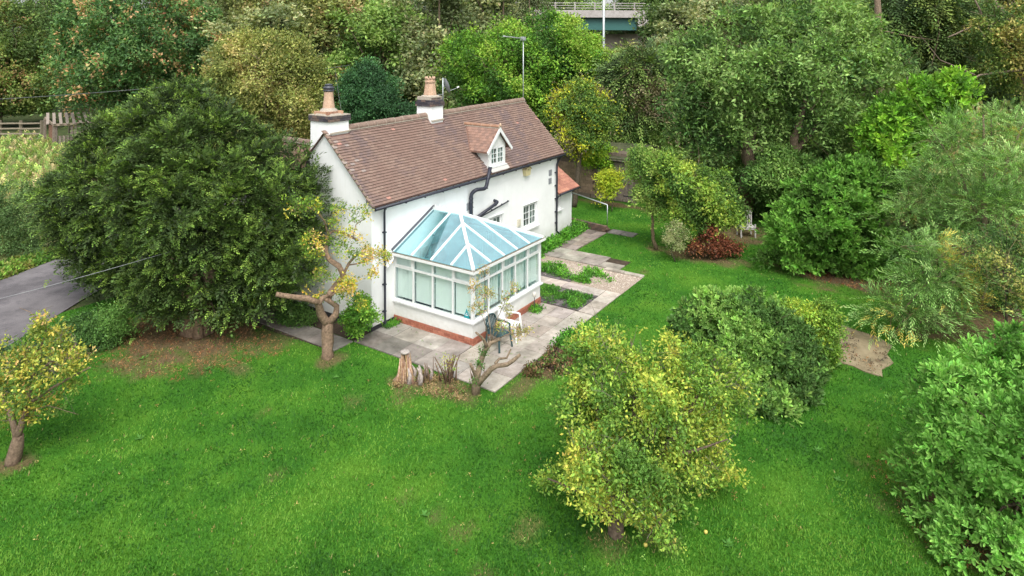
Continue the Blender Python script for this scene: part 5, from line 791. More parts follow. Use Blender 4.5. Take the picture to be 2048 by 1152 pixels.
# clay tiles: the ones nearest the camera are single pieces
GA, TW = 0.108, 0.166
SL = math.hypot(RY - EY, 6.12 - EZ)
NR = int(SL / GA) + 1
def tile_mesh(k):
    c = np.array([(0.215, 0.145, 0.118), (0.235, 0.163, 0.132), (0.20, 0.14, 0.12), (0.18, 0.132, 0.122), (0.255, 0.18, 0.145), (0.42, 0.225, 0.18), (.31, .26, .235)][k])
    b = MB(); b.tint = tuple(c); w, l, h = TW - .003, GA + .05, .02
    b.box(-w / 2, 0, 0, w / 2, l, h)
    b.c[2] = tuple(c * .3)                               # lower edge tinted dark: shadow line under each course put into the colour
    return b.mesh('roof_tile', M_TILE), c
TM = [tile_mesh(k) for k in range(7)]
DOR = (6.02, 7.42)                                    # dormer stands here: no tiles under it
CH = [(0.0, .8, 1.9), (4.83, 5.63, 1.75)]
tiles = []
for r_ in range(NR):
    t = r_ * GA / SL
    n = int((XR - XL) / TW) + 2
    for i in range(n):
        x = XL + TW * (i + (0.5 if r_ % 2 else 0)) + .0
        if x < XL - .01 or x > XR + .01: continue
        p = rp(x, min(t, 1.0), .004)
        if t > 0.985: continue
        y, z = p.y, p.z
        skip = False
        for cx0, cx1, cy in CH:
            if cx0 - .02 < x < cx1 + .02 and y > cy - .14: skip = True
        if DOR[0] + .1 < x < DOR[1] - .1 and y > -0.3:
            hw = 0.62                                    # inside the dormer walls or under its roof
            if z < 4.75 and abs(x - 6.72) < hw and y > -.3: skip = True
            if z >= 4.75 and abs(x - 6.72) < (5.62 - z) * .75: skip = True
        if skip: continue
        n_ = vnoise(x, r_ * GA * .6, 1.1, 5) + vnoise(x, r_ * GA, .4, 6) * .6 + RNG.normal() * .08
        k = 0 if n_ < .62 else 1 if n_ < .85 else 2 if n_ < 1.02 else 3
        if RNG.random() < .05: k = 4
        if RNG.random() < .006: k = 5
        if (x < .45 and y > .6 and RNG.random() < .16) or (t > .93 and RNG.random() < .10): k = 6      # lichen
        dy, dz = RY - EY, ridge_z(x) - EZ; a = math.atan2(dz, dy)
        e = RNG.normal() * .002
        M = Matrix.Translation(p + Vector((0, 0, .024 + e))) @ Matrix.Rotation(math.atan(.016 * t), 4, 'Y').inverted() @ Matrix.Rotation(a - math.radians(11.5) + RNG.normal() * .003, 4, 'X')
        d = (p - Vector(CAM)).length
        tiles.append((d, k, M))
tiles.sort(key=lambda q: q[0])
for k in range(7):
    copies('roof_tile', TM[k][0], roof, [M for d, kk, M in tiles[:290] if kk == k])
def join_boxes(name, items, mesh_of, m, parent):
    V, C = [], []
    for me, M, c in items:
        v = np.empty(len(me.vertices) * 3, np.float32); me.vertices.foreach_get('co', v); v = v.reshape(-1, 3)
        A = np.array(M); V.append(v @ A[:3, :3].T + A[:3, 3]); C.append(np.tile(c, (6, 1)) * np.array([1, 1, .3, 1, 1, 1])[:, None])  # lower edges darkened here too, the course shadow painted into the tint
    me0 = items[0][0]; lo = np.empty(len(me0.loops), np.int32); me0.loops.foreach_get('vertex_index', lo)
    n = len(items); L = (lo[None] + (np.arange(n) * 8)[:, None]).ravel()
    V = np.concatenate(V) - np.array(ORG[parent.name])
    me = make_mesh(name, V, L, np.arange(n * 6) * 4, np.full(n * 6, 4), m, np.concatenate(C), np.zeros(n * 6, bool))
    ob = link(name, me, parent); ob['kind'] = 'stuff'
    return ob
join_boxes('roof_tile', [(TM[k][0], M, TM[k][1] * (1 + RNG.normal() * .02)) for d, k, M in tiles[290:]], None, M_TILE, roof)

def ridge_run(parent, a, b, r=.145, n=None, m=None, L=.45):
    a, b = Vector(a), Vector(b); n = n or max(1, round((b - a).length / L)); d = (b - a) / n
    dn = d.normalized(); s = dn.cross(Vector((0, 0, 1))).normalized(); u = s.cross(dn)
    for i in range(n):
        mb = MB(); p = a + d * i + dn * .004; q = a + d * (i + 1) - dn * .008
        rr = r * RNG.uniform(.97, 1.04); K = 8; lift = RNG.uniform(-.006, .006)
        P, Q = [], []
        for k in range(K + 1):
            an = math.pi * (k / K) * 1.15 - math.pi * .075
            o = s * math.cos(an) * rr + u * (math.sin(an) * rr * .9 + lift)
            P.append(p + o); Q.append(q + o * .98)
        for k in range(K): mb.poly([P[k], Q[k], Q[k + 1], P[k + 1]], True)
        mb.poly(P); mb.poly(Q[::-1])
        mb.build('ridge_tile', m or M_RIDGE, parent, fix=False)
    mo = MB()
    for i in range(n + 1):
        mo.tube([a + d * i - dn * .012 - u * .01, a + d * i + dn * .012 - u * .01], r * .99, 12)
    mo.bar(a - u * .05, b - u * .05, r * 2.05, .03)
    mo.build('ridge_mortar', M_MORTAR, parent)
ridge_run(roof, (.82, RY, ridge_z(.82) - .01), (4.85, RY, ridge_z(4.85) - .01))
ridge_run(roof, (5.66, RY, ridge_z(5.66) - .01), (XR, RY, ridge_z(XR) - .01))

# ---- chimneys
def brick_course(parent, x0, y0, x1, y1, z, h, L, off, m=None, cols=((0.085, 0.075, 0.085), (0.12, 0.095, 0.09), (0.06, 0.055, 0.065), (0.17, .12, .10))):
    """one course of bricks round a rectangle (front and left faces brick by brick, solid behind)"""
    for face in range(4):
        if face == 0: a, b, fixed = x0, x1, y0
        elif face == 1: a, b, fixed = y0 + .1, y1, x0
        elif face == 2: a, b, fixed = y0 + .1, y1, x1
        else: a, b, fixed = x0 + .1, x1 - .1, y1
        p = a + (off if off else 0); cuts = [a] + ([p] if off else [])
        while p + L < b - .03: p += L; cuts.append(p)
        cuts.append(b)
        for s, e in zip(cuts[:-1], cuts[1:]):
            if e - s < .02: continue
            mb = MB(); k = RNG.integers(0, len(cols)); mb.tint = tuple(np.array(cols[k]) * RNG.uniform(.85, 1.15))
            g = .005; j = RNG.uniform(-.003, .003)
            if face == 0: mb.box(s + g, fixed + j, z + g, e - g, fixed + .1, z + h - g)
            elif face == 1: mb.box(fixed + j, s + g, z + g, fixed + .1, e - g, z + h - g)
            elif face == 2: mb.box(fixed - .1, s + g, z + g, fixed + j, e - g, z + h - g)
            else: mb.box(s + g, fixed - .1, z + g, e - g, fixed + j, z + h - g)
            mb.build('brick', m or M_BRICK, parent, fix=False)

def lathe(mb, c, prof, sides=16, square=False, smooth=True):
    n0 = len(mb.v)
    for r, z in prof:
        for k in range(sides):
            a = 2 * math.pi * (k + .5) / sides
            q = r / max(abs(math.cos(a)), abs(math.sin(a))) if square else r
            mb.v.append((c[0] + q * math.cos(a), c[1] + q * math.sin(a), c[2] + z))
    for i in range(len(prof) - 1):
        for k in range(sides):
            a = n0 + i * sides + k; b = n0 + i * sides + (k + 1) % sides
            mb.f.append([a, b, b + sides, a + sides]); mb.s.append(smooth); mb.c.append(mb.tint or (1, 1, 1))
    e = n0 + (len(prof) - 1) * sides
    mb.f.append([e + k for k in range(sides)]); mb.s.append(False); mb.c.append(mb.tint or (1, 1, 1))

mb = MB(); mb.box(-.003, 1.9, 5.2, .8, 2.86, 6.42)
chl = mb.build('chimney', M_WALL, cot); chl['label'] = 'white chimney stack on the left gable with a round capped pot'
mb = MB(); mb.box(.0, 1.95, 6.41, .8, 2.86, 6.60); mb.build('mortar_core', M_MORTAR, chl)
brick_course(chl, -.055, 1.85, .855, 2.91, 6.42, .095, .215, 0)
brick_course(chl, -.055, 1.85, .855, 2.91, 6.515, .095, .215, .11)
mb = MB(); mb.box(-.05, 1.855, 6.61, .85, 2.905, 6.635)
lathe(mb, (.34, 2.36, 6.63), [(.36, 0), (.34, .05), (.24, .10), (.2, .12)], 16, True, False)
mb.build('flaunching', M_MORTAR, chl)
brick_course(chl, .0, 2.02, .68, 2.70, 6.64, .11, .22, 0, cols=((.45, .24, .16), (.5, .3, .2), (.4, .22, .15)))
mb = MB(); lathe(mb, (.34, 2.36, 6.64), [(.30, .10), (.27, .16), (.19, .22), (.185, .26)], 16, False)
mb.build('pot_mortar', M_MORTAR, chl)
mb = MB(); lathe(mb, (.34, 2.36, 6.8), [(.205, 0), (.195, .1), (.165, .3), (.15, .55), (.155, .66)], 20); mb.build('chimney_pot', M_TERRA, chl)
mb = MB(); lathe(mb, (.34, 2.36, 7.40), [(.17, 0), (.185, .02), (.185, .05), (.15, .06), (.15, .09), (.19, .10), (.19, .13), (.13, .17), (.12, .20), (.135, .21), (.13, .235), (.02, .26)], 20)
mb.build('pot_cap', plain('dark_cowl', (.05, .055, .07), .45), chl)
mb = MB(); mb.bar((.0, 1.875, 6.05), (.84, 1.875, 6.07), .05, .05); mb.bar((.83, 1.86, 6.07), (.83, 2.05, 6.2), .05, .05); mb.build('flashing', M_MORTAR, chl)

mb = MB(); mb.box(4.88, 1.75, 5.6, 5.58, 2.5, 6.55)
chr_ = mb.build('chimney', M_WALL, cot); chr_['label'] = 'white chimney stack at mid ridge with a square crown-topped pot'
mb = MB(); mb.box(4.9, 1.8, 6.54, 5.56, 2.5, 6.93); mb.build('mortar_core', M_MORTAR, chr_)
brick_course(chr_, 4.83, 1.70, 5.63, 2.55, 6.55, .085, .215, 0)
brick_course(chr_, 4.83, 1.70, 5.63, 2.55, 6.635, .085, .215, .11)
brick_course(chr_, 4.88, 1.75, 5.58, 2.5, 6.72, .085, .215, 0)
brick_course(chr_, 4.93, 1.80, 5.53, 2.45, 6.805, .085, .215, .11)
mb = MB(); lathe(mb, (5.23, 2.12, 6.89), [(.31, 0), (.29, .05), (.24, .09)], 16, True, False); mb.build('flaunching', M_MORTAR, chr_)
mb = MB()
lathe(mb, (5.23, 2.12, 6.96), [(.245, 0), (.245, .05), (.20, .35), (.18, .50), (.225, .52), (.225, .57), (.18, .59), (.19, .68), (.13, .68), (.13, .5)], 8, False, False)
for k in range(8):
    a = 2 * math.pi * k / 8; cx, cy = 5.23 + .17 * math.cos(a), 2.12 + .17 * math.sin(a)
    mb.tube([(cx, cy, 7.6), (cx, cy, 7.68), (cx, cy, 7.71)], [.045, .04, .012], 6)
for k in range(8):
    a = 2 * math.pi * (k + .5) / 8
    mb.bar((5.23 + .25 * math.cos(a), 2.12 + .25 * math.sin(a), 6.98), (5.23 + .19 * math.cos(a), 2.12 + .19 * math.sin(a), 7.45), .025, .02)
mb.build('chimney_pot', M_TERRA, chr_)
mb = MB(); mb.bar((4.88, 1.73, 6.0), (5.6, 1.73, 6.02), .06, .05); mb.build('flashing', M_MORTAR, chr_)

# ---- windows with glazing bars
def window(parent, x0, x1, z0, z1, y, ncol=2, bars=(1, 2), recess=.07, sill=True, fr=.05, sash=.045, label=None, lit=None):
    fy0, fy1 = y + recess, y + recess + .06
    mb = MB()
    mb.box(x0, fy0, z0, x1, fy1, z0 + fr); mb.box(x0, fy0, z1 - fr, x1, fy1, z1)
    mb.box(x0, fy0, z0 + fr, x0 + fr, fy1, z1 - fr); mb.box(x1 - fr, fy0, z0 + fr, x1, fy1, z1 - fr)
    w = mb.build('window', M_WHITE, parent)
    if label: w['label'] = label
    cw = (x1 - x0 - 2 * fr) / ncol
    for c in range(ncol):
        a = x0 + fr + cw * c; b = a + cw; p, q = z0 + fr, z1 - fr
        mb = MB(); s0, s1 = fy0 - .015, fy1 - .02
        g = .003
        mb.box(a + g, s0, p + g, b - g, s1, p + sash); mb.box(a + g, s0, q - sash, b - g, s1, q - g)
        mb.box(a + g, s0, p + sash, a + sash, s1, q - sash); mb.box(b - sash, s0, p + sash, b - g, s1, q - sash)
        ia, ib, ip, iq = a + sash, b - sash, p + sash, q - sash
        for k in range(1, bars[0] + 1):
            xx = ia + (ib - ia) * k / (bars[0] + 1); mb.box(xx - .011, s0 + .005, ip, xx + .011, s1 - .005, iq)
        for k in range(1, bars[1] + 1):
            zz = ip + (iq - ip) * k / (bars[1] + 1); mb.box(ia, s0 + .008, zz - .011, ib, s1 - .008, zz + .011)
        mb.build('sash', M_WHITE, w)
        for i in range(bars[0] + 1):
            for j in range(bars[1] + 1):
                xa = ia + (ib - ia) * i / (bars[0] + 1) + .011; xb = ia + (ib - ia) * (i + 1) / (bars[0] + 1) - .011
                za = ip + (iq - ip) * j / (bars[1] + 1) + .011; zb = ip + (iq - ip) * (j + 1) / (bars[1] + 1) - .011
                pm = MB(); pm.box(xa, s0 + .02, za, xb, s0 + .026, zb); pm.build('pane', M_GLASS, w)
    mb = MB(); mb.box(x0 + fr, fy1 + .06, z0 + fr, x0 + (x1 - x0) * .3, fy1 + .07, z1 - fr); mb.box(x0 + (x1 - x0) * .72, fy1 + .06, z0 + fr, x1 - fr, fy1 + .07, z1 - fr)
    mb.build('curtain', M_CURTAIN, w)
    if sill:
        mb = MB(); mb.prism([(y - .11, z0 - .085), (y - .11, z0 - .03), (y - .09, z0 - .012), (y + recess, z0 - .003), (y + recess, z0 - .085)], 0, x0 - .07, x1 + .07)
        mb.build('sill', M_WHITE, w)
    return w
window(cot, *WIN_A, 0, label='white casement window between the downpipe and the glasshouse')
window(cot, *WIN_B, 0, label='white casement window half hidden behind the glasshouse roof')
mb = MB(); mb.prism([(.01, 2.14), (-.05, 2.15), (-.05, 2.175), (.01, 2.2)], 0, 8.74, 9.95); mb.prism([(.01, 2.17), (-.05, 2.18), (-.05, 2.205), (.01, 2.23)], 0, 5.97, 7.26); mb.build('drip_mould', M_WALL, cot)
# french door opening into the glasshouse
fd = window(cot, DOOR_F[0], DOOR_F[1], DOOR_F[2], DOOR_F[3], 0, 2, (1, 4), sill=False)
fd.name = 'french_door'; ORG[fd.name] = Vector((0, 0, 0))

# ---- dormer
dm_ = MB()
DX0, DX1, DY = 6.14, 7.32, -0.06
front_wall(dm_, DY, DY + .1, DX0, DX1, 4.1, 4.98, [(6.24, 7.22, 4.20, 4.96)])
dm_.prism([(DX0, 4.981), (DX1, 4.981), (6.73, 5.62)], 1, DY, DY + .1)
for x in (DX0, DX1 - .06):
    dm_.prism([(DY + .1, 4.1), (DY + .1, 4.97), (.82, 4.97)], 0, x, x + .06)
dormer = dm_.build('dormer', plain('dormer_cladding', (.76, .76, .73), .6), cot)
dormer['label'] = 'small gabled dormer with its own tiled roof'
def dormer_window():
    # frame, sashes and panes hang directly on the dormer (third level)
    x0, x1, z0, z1 = 6.24, 7.22, 4.20, 4.96; y = DY; fr = .05
    mb = MB(); fy0, fy1 = y + .0, y + .06
    mb.box(x0, fy0 - .004, z0, x1, fy1, z0 + fr); mb.box(x0, fy0 - .004, z1 - fr, x1, fy1, z1 - .001)
    mb.box(x0, fy0 - .004, z0 + fr, x0 + fr, fy1, z1 - fr); mb.box(x1 - fr, fy0 - .004, z0 + fr, x1, fy1, z1 - fr)
    cw = (x1 - x0 - 2 * fr) / 2
    pan = []
    for c in range(2):
        a = x0 + fr + cw * c + .003; b = a + cw - .006; p, q = z0 + fr + .003, z1 - fr - .003; s = .045
        mb.box(a, fy0 - .02, p, b, fy1 - .02, p + s); mb.box(a, fy0 - .02, q - s, b, fy1 - .02, q)
        mb.box(a, fy0 - .02, p + s, a + s, fy1 - .02, q - s); mb.box(b - s, fy0 - .02, p + s, b, fy1 - .02, q - s)
        ia, ib, ip, iq = a + s, b - s, p + s, q - s
        xm = (ia + ib) / 2; mb.box(xm - .01, fy0 - .012, ip, xm + .01, fy1 - .03, iq)
        for k in (1, 2):
            zz = ip + (iq - ip) * k / 3; mb.box(ia, fy0 - .01, zz - .01, ib, fy1 - .032, zz + .01)
        for i in range(2):
            for j in range(3):
                pan.append((ia if i == 0 else xm + .01, (xm - .01) if i == 0 else ib, ip + (iq - ip) * j / 3 + .01, ip + (iq - ip) * (j + 1) / 3 - .01))
    mb.build('window_frame', M_WHITE, dormer)
    for a, b, p, q in pan:
        pm = MB(); pm.box(a, y + .0, p, b, y + .006, q); pm.build('pane', M_GLASS, dormer)
    mb = MB(); mb.box(x0 + fr, y + .09, z0, x0 + .35, y + .1, z1 - .02); mb.box(x1 - .35, y + .09, z0, x1 - fr, y + .1, z1 - .02); mb.build('curtain', M_CURTAIN, dormer)
    mb = MB(); mb.box(x0 - .1, y - .1, z0 - .06, x1 + .1, y + .02, z0 - .01); mb.build('sill', M_WHITE, dormer)
    mb = MB(); mb.poly([(x0 - .12, y - .11, 4.135), (x1 + .12, y - .11, 4.135), (x1 + .16, EY - .01, 4.01), (x0 - .08, EY - .01, 4.01)])
    mb.poly([(x0 - .12, y - .11, 4.12), (x0 - .08, EY - .01, 3.99), (x1 + .16, EY - .01, 3.99), (x1 + .12, y - .11, 4.12)])
    mb.build('lead_apron', plain('apron', (.60, .58, .54), .6), dormer, fix=False)
dormer_window()
APX, APZ, DHW, DEZ = 6.73, 5.72, .86, 4.82
DYF = -.2
def back_y(z): return EY + (z - EZ) / ((ridge_z(6.7) - EZ) / (RY - EY)) + .02
mb = MB(); mb.tint = (.22, .13, .1)
for sg in (-1, 1):
    e = (APX + sg * DHW, DEZ)
    mb.add([(APX, DYF, APZ), (APX, back_y(APZ), APZ), (e[0], back_y(e[1]), e[1]), (e[0], DYF, e[1]),
            (APX, DYF, APZ - .05), (APX, back_y(APZ), APZ - .05), (e[0], back_y(e[1]), e[1] - .05), (e[0], DYF, e[1] - .05)],
           [(0, 1, 2, 3), (4, 7, 6, 5), (0, 3, 7, 4), (3, 2, 6, 7)])
mb.build('dormer_roof', M_TILE, dormer)
nrow = 10; sl = math.hypot(DHW, APZ - DEZ)
its = []
for sg in (-1, 1):
    ang = math.atan2(APZ - DEZ, DHW)
    for r_ in range(nrow):
        t = r_ / nrow; x = APX + sg * DHW * (1 - t); z = DEZ + (APZ - DEZ) * t; y = DYF + TW / 2 - (TW / 2 if r_ % 2 else 0)
        while y < back_y(z) - TW / 2:
            if y > DYF + .04:
                B = Matrix(((0, -sg * math.cos(ang), sg * math.sin(ang), x), (1 if sg < 0 else -1, 0, 0, y), (0, math.sin(ang), math.cos(ang), z + .006), (0, 0, 0, 1)))
                B = Matrix.Translation((0, 0, 0)) @ B @ Matrix.Rotation(-math.radians(4), 4, 'X')
                its.append((sg, B))
            y += TW
TM2 = []
for k in range(3):
    b = MB(); b.tint = [(.28, .175, .135), (.24, .155, .125), (.32, .20, .155)][k]; w = TW - .004; b.box(-w / 2, 0, 0, w / 2, sl / nrow + .03, .012); TM2.append(b.mesh('dormer_tile', M_TILE))
for k in range(3): copies('roof_tile', TM2[k], dormer, [B for i, (sg, B) in enumerate(its) if (i * 7 + i // 3) % 3 == k])
ridge_run(dormer, (APX, DYF - .02, APZ + .0), (APX, back_y(APZ) - .02, APZ + .0), r=.085, L=.4, m=worn('orange_ridge', (.26, .14, .09), (.40, .24, .16), 8))
mb = MB()
for sg in (-1, 1):
    mb.prism([(APX, APZ - .01), (APX, APZ - .19), (APX + sg * (DHW - .04), DEZ - .11), (APX + sg * (DHW + .02), DEZ - .02)], 1, DYF - .035, DYF - .002)
mb.build('barge_board', M_WHITE, dormer)
mb = MB(); lathe(mb, (APX, DYF - .02, APZ + .02), [(.05, 0), (.065, .03), (.04, .1), (.01, .13)], 8); mb.build('ridge_end', M_TERRA, dormer)

# ---- gutters, downpipes, flues
mb = MB()
mb.tube([(XL, EY - .05, EZ - .06), (6, EY - .05, EZ - .075), (XR, EY - .05, EZ - .06)], .05, 8)
for i in range(13):
    x = .3 + i * .93; mb.box(x, EY - .1, EZ - .13, x + .03, -.003, EZ - .1)
mb.build('gutter', M_BLACK, cot)
mb = MB(); mb.tube([(.34, EY - .05, 3.88), (.42, -.16, 3.8), (.47, -.09, 3.66), (.5, -.09, .12), (.51, -.13, .06)], .036, 10)
for z in (.5, 1.35, 2.2, 3.0): mb.box(.45, -.11, z, .55, -.003, z + .04)
mb.build('downpipe', M_BLACK, cot)['label'] = 'black downpipe near the left corner'
mb = MB(); mb.tube([(11.5, EY - .05, 3.88), (11.55, -.15, 3.7), (11.5, -.09, 3.5), (11.47, -.09, .45), (11.7, -.12, .28), (12.0, -.15, .15)], .042, 10)
for z in (.8, 1.3, 1.9, 2.5, 3.1): mb.box(11.42, -.11, z, 11.53, -.003, z + .04)
mb.build('downpipe', M_BLACK, cot)['label'] = 'black downpipe at the right corner'
def bend(pts, r, sides=12, n=6):
    out = [Vector(pts[0])]
    for i in range(1, len(pts) - 1):
        p, a, b = Vector(pts[i]), Vector(pts[i - 1]), Vector(pts[i + 1])
        ra = min(r, (a - p).length * .49, (b - p).length * .49)
        s = p + (a - p).normalized() * ra; e = p + (b - p).normalized() * ra
        for k in range(n + 1):
            t = k / n; out.append(s * (1 - t) ** 2 + p * 2 * t * (1 - t) + e * t * t)
    out.append(Vector(pts[-1])); return out
mb = MB(); mb.tube(bend([(4.93, -.14, 1.9), (4.93, -.14, 3.40), (5.02, -.3, 3.56), (5.6, -.34, 3.5), (5.86, -.36, 4.28)], .16), .07, 12)
for z in (2.3, 3.05, 3.2): mb.tube([(4.93, -.14, z), (4.93, -.14, z + .05)], .082, 12)
mb.tube([(5.72, -.35, 3.84), (5.735, -.35, 3.88)], .082, 12); mb.tube([(5.6, -.34, 3.5), (5.61, -.34, 3.54)], .082, 12)
fl = mb.build('flue_pipe', M_BLACK, cot); fl['label'] = 'fat black pipe that bends over the eaves beside the dormer'
mb = MB(); mb.tube([(5.85, -.36, 4.27), (5.86, -.36, 4.31)], .078, 12); mb.build('pipe_collar', M_METAL, fl)
mb = MB(); mb.tube(bend([(5.0, -.2, 2.42), (6.42, -.22, 2.74), (6.6, -.2, 2.78), (6.62, .0, 2.8)], .12), .06, 12); mb.tube([(6.35, -.22, 2.72), (6.42, -.22, 2.74)], .07, 12)
mb.build('waste_pipe', M_BLACK, cot)['label'] = 'thick black pipe slanting up the front wall'
mb = MB(); mb.tube([(5.2, -.07, 2.33), (7.55, -.07, 2.6), (7.57, .0, 2.6)], .026, 8)
for x in (5.8, 6.4, 7.1): mb.box(x, -.08, 2.40 + (x - 5.8) * .115, x + .03, -.001, 2.43 + (x - 5.8) * .115)
mb.build('waste_pipe', M_BLACK, cot)['label'] = 'thin black pipe slanting up the front wall'
for (x, z) in ((4.83, 2.78), (10.9, 3.05), (10.88, 2.68)):
    mb = MB(); mb.box(x, -.02, z, x + .25, -.001, z + .26)
    for k in range(5): mb.box(x + .02, -.032, z + .03 + k * .045, x + .23, -.021, z + .05 + k * .045)
    mb.build('air_vent', M_GREY, cot)
mb = MB(); mb.box(8.28, -.07, 1.38, 8.47, -.001, 1.68); mb.box(8.32, -.09, 1.42, 8.43, -.071, 1.64); mb.build('meter_box', plain('cream_plastic', (.66, .62, .50), .5), cot)
mb = MB(); mb.tube([(5.1, -.05, 2.5), (5.06, -.05, 2.9), (5.12, -.12, 2.86)], .015, 6); mb.box(4.98, -.1, 2.78, 5.0, -.001, 3.1); mb.build('cable_bracket', M_BLACK, cot)

# ---- low tiled extension at the right-hand end
mb = MB(); front_wall(mb, .15, .35, W + .002, 13.34, 0, 2.15, [(11.78, 12.24, 1.30, 2.02)])
mb.box(13.14, .35, 0, 13.34, 3.2, 2.15); mb.prism([(.35, 2.15), (3.2, 2.15), (2.0, 3.5)], 0, 13.14, 13.33)
ext = mb.build('extension_wall', M_WALL, cot)
window(cot, 11.78, 12.24, 1.30, 2.02, .15, 1, (1, 1), label='tiny two-by-two window in the low extension')
mb = MB(); mb.tint = (.40, .19, .14)
ea, eb, ez, er = W + .01, 13.66, 2.12, 3.62
mb.add([(ea, -.12, ez), (eb, -.12, ez), (eb - .08, 2.0, er), (ea, 2.0, er), (ea, -.12, ez - .06), (eb, -.12, ez - .06), (eb - .08, 2.0, er - .06), (ea, 2.0, er - .06), (ea, 3.5, 2.1), (eb, 3.5, 2.1)],
       [(0, 1, 2, 3), (4, 7, 6, 5), (0, 4, 5, 1), (1, 5, 6, 2), (3, 2, 9, 8)])
er_ = mb.build('extension_roof', M_TILE, cot); er_['label'] = 'orange tiled roof of the low extension'
L2 = math.hypot(2.12, er - ez); NR2 = 15; a2 = math.atan2(er - ez, 2.12)
TM3 = []
for k in range(3):
    b = MB(); b.tint = [(.46, .215, .155), (.40, .185, .135), (.52, .26, .18)][k]; b.box(-.16, 0, 0, .16, L2 / NR2 + .03, .016); TM3.append(b.mesh('extension_tile', M_TILE))
ms = [[], [], []]
for r_ in range(NR2):
    t = r_ / NR2; x = ea + .16 + (.16 if r_ % 2 else 0)
    while x < eb - .1:
        ms[RNG.integers(0, 3)].append(Matrix.Translation((x, -.12 + 2.12 * t, ez + (er - ez) * t + .008)) @ Matrix.Rotation(a2 - R(3.2), 4, 'X')); x += .325
for k in range(3): copies('roof_tile', TM3[k], er_, ms[k])
mb = MB(); mb.tube([(ea, -.17, ez - .04), (eb - .05, -.17, ez - .05)], .045, 8); mb.tube([(11.72, -.17, 2.05), (11.74, -.02, 1.95), (11.6, -.05, 1.88)], .03, 8); mb.build('extension_gutter', M_BLACK, cot)

# ---- rear wing seen over the yew
mb = MB(); mb.prism([(.02, 4.85), (.32, 5.45), (1.2, 4.2), (1.2, 0), (.02, 0)], 1, 4.105, 4.5); mb.build('rear_wall', M_WALL, cot)
mb = MB(); mb.tint = (.26, .17, .13)
mb.prism([(-.16, 4.75), (.3, 5.62), (.3, 5.5), (-.12, 4.7)], 1, 3.0, 4.6); mb.prism([(.3, 5.62), (1.4, 4.2), (1.35, 4.1), (.3, 5.5)], 1, 3.0, 4.6)
rr = mb.build('rear_roof', M_TILE, cot)
ridge_run(cot, (.3, 3.0, 5.62), (.3, 4.6, 5.63), r=.11)
mb = MB(); mb.bar((.28, 2.97, 5.56), (-.16, 2.97, 4.69), .05, .14, up=(0, 1, 0)); mb.build('rear_verge', M_PLINTH, cot)

# ---- things fixed to the cottage
t = thing('bird_box', (8.95, -.15, 3.5), 'cream pentagon-shaped bird box high on the white front wall', 'bird box')
mb = MB(); mb.prism([(8.76, 3.42), (9.08, 3.42), (9.14, 3.68), (8.92, 3.86), (8.70, 3.68)], 1, -.16, -.003); mb.build('box', plain('cream_wood', (.62, .54, .30), .7), t)
mb = MB(); mb.tube([(8.96, -.165, 3.66), (8.96, -.155, 3.66)], .03, 10); mb.build('hole', M_DARK, t)
mb = MB(); mb.prism([(8.92, 3.86), (8.92, 3.885), (8.67, 3.69), (8.69, 3.67)], 1, -.19, -.003)
mb.prism([(8.92, 3.885), (8.92, 3.86), (9.15, 3.67), (9.17, 3.69)], 1, -.19, -.003); mb.build('lid', plain('tan_wood', (.42, .34, .19), .7), t)

t = thing('television_aerial', (12.05, 2.1, 6.3), 'tall thin television aerial mast at the right end of the ridge', 'aerial')
mb = MB(); mb.tube([(12.06, 2.1, 5.6), (12.06, 2.1, 9.28)], .024, 8); mb.build('mast', M_METAL, t)
mb = MB(); mb.tube([(12.1, 2.1, 9.26), (10.42, 2.16, 9.36)], .03, 6)
for k in range(16):
    x = 11.95 - k * .1; mb.tube([(x, 1.96, 9.27 + k * .006), (x, 2.26, 9.27 + k * .006)], .006, 4)
mb.build('antenna', M_METAL, t)
mb = MB(); mb.box(11.98, 2.0, 9.18, 12.14, 2.2, 9.36); mb.build('clamp', M_METAL, t)
mb = MB(); mb.tube([(11.93, 2.1, 6.1), (12.06, 2.1, 6.15)], .02, 6); mb.tube([(11.9, 2.1, 5.8), (12.06, 2.1, 5.8)], .02, 6); mb.build('bracket', M_METAL, t)

t = thing('satellite_dish', (6.0, 2.15, 6.5), 'grey satellite dish on a white pole beside the middle chimney', 'satellite dish')
mb = MB(); mb.tube([(6.02, 2.12, 6.3), (6.02, 2.12, 7.62)], .024, 8); mb.build('pole', M_METAL, t)
mb = MB()
cx, cy, cz = 6.25, 2.1, 7.30; axis = unit(np.array([.80, -.50, .30])); sx = unit(np.cross(axis, [0, 0, 1.0])); uy = np.cross(sx, axis)
K = 20; ring0 = [np.array([cx, cy, cz]) - axis * .05]; rows = []
for q, dd in ((.12, -.045), (.22, -.02), (.29, .01)):
    rows.append([np.array([cx, cy, cz]) + (sx * math.cos(2 * math.pi * k / K) + uy * 1.1 * math.sin(2 * math.pi * k / K)) * q + axis * dd for k in range(K)])
for k in range(K):
    mb.poly([ring0[0], rows[0][k], rows[0][(k + 1) % K]], True)
    for i in range(2): mb.poly([rows[i][k], rows[i + 1][k], rows[i + 1][(k + 1) % K], rows[i][(k + 1) % K]], True)
mb.build('dish', M_GREY, t, fix=False)
mb = MB(); mb.tube([(6.02, 2.12, 7.28), (6.2, 2.12, 7.28)], .02, 6); mb.tube([(6.28, 2.05, 7.06), (6.66, 1.86, 7.2)], .01, 6); mb.build('arm', M_METAL, t)
mb = MB(); mb.tube([(6.62, 1.87, 7.19), (6.70, 1.83, 7.24)], .03, 8); mb.build('receiver', M_WHITE, t)
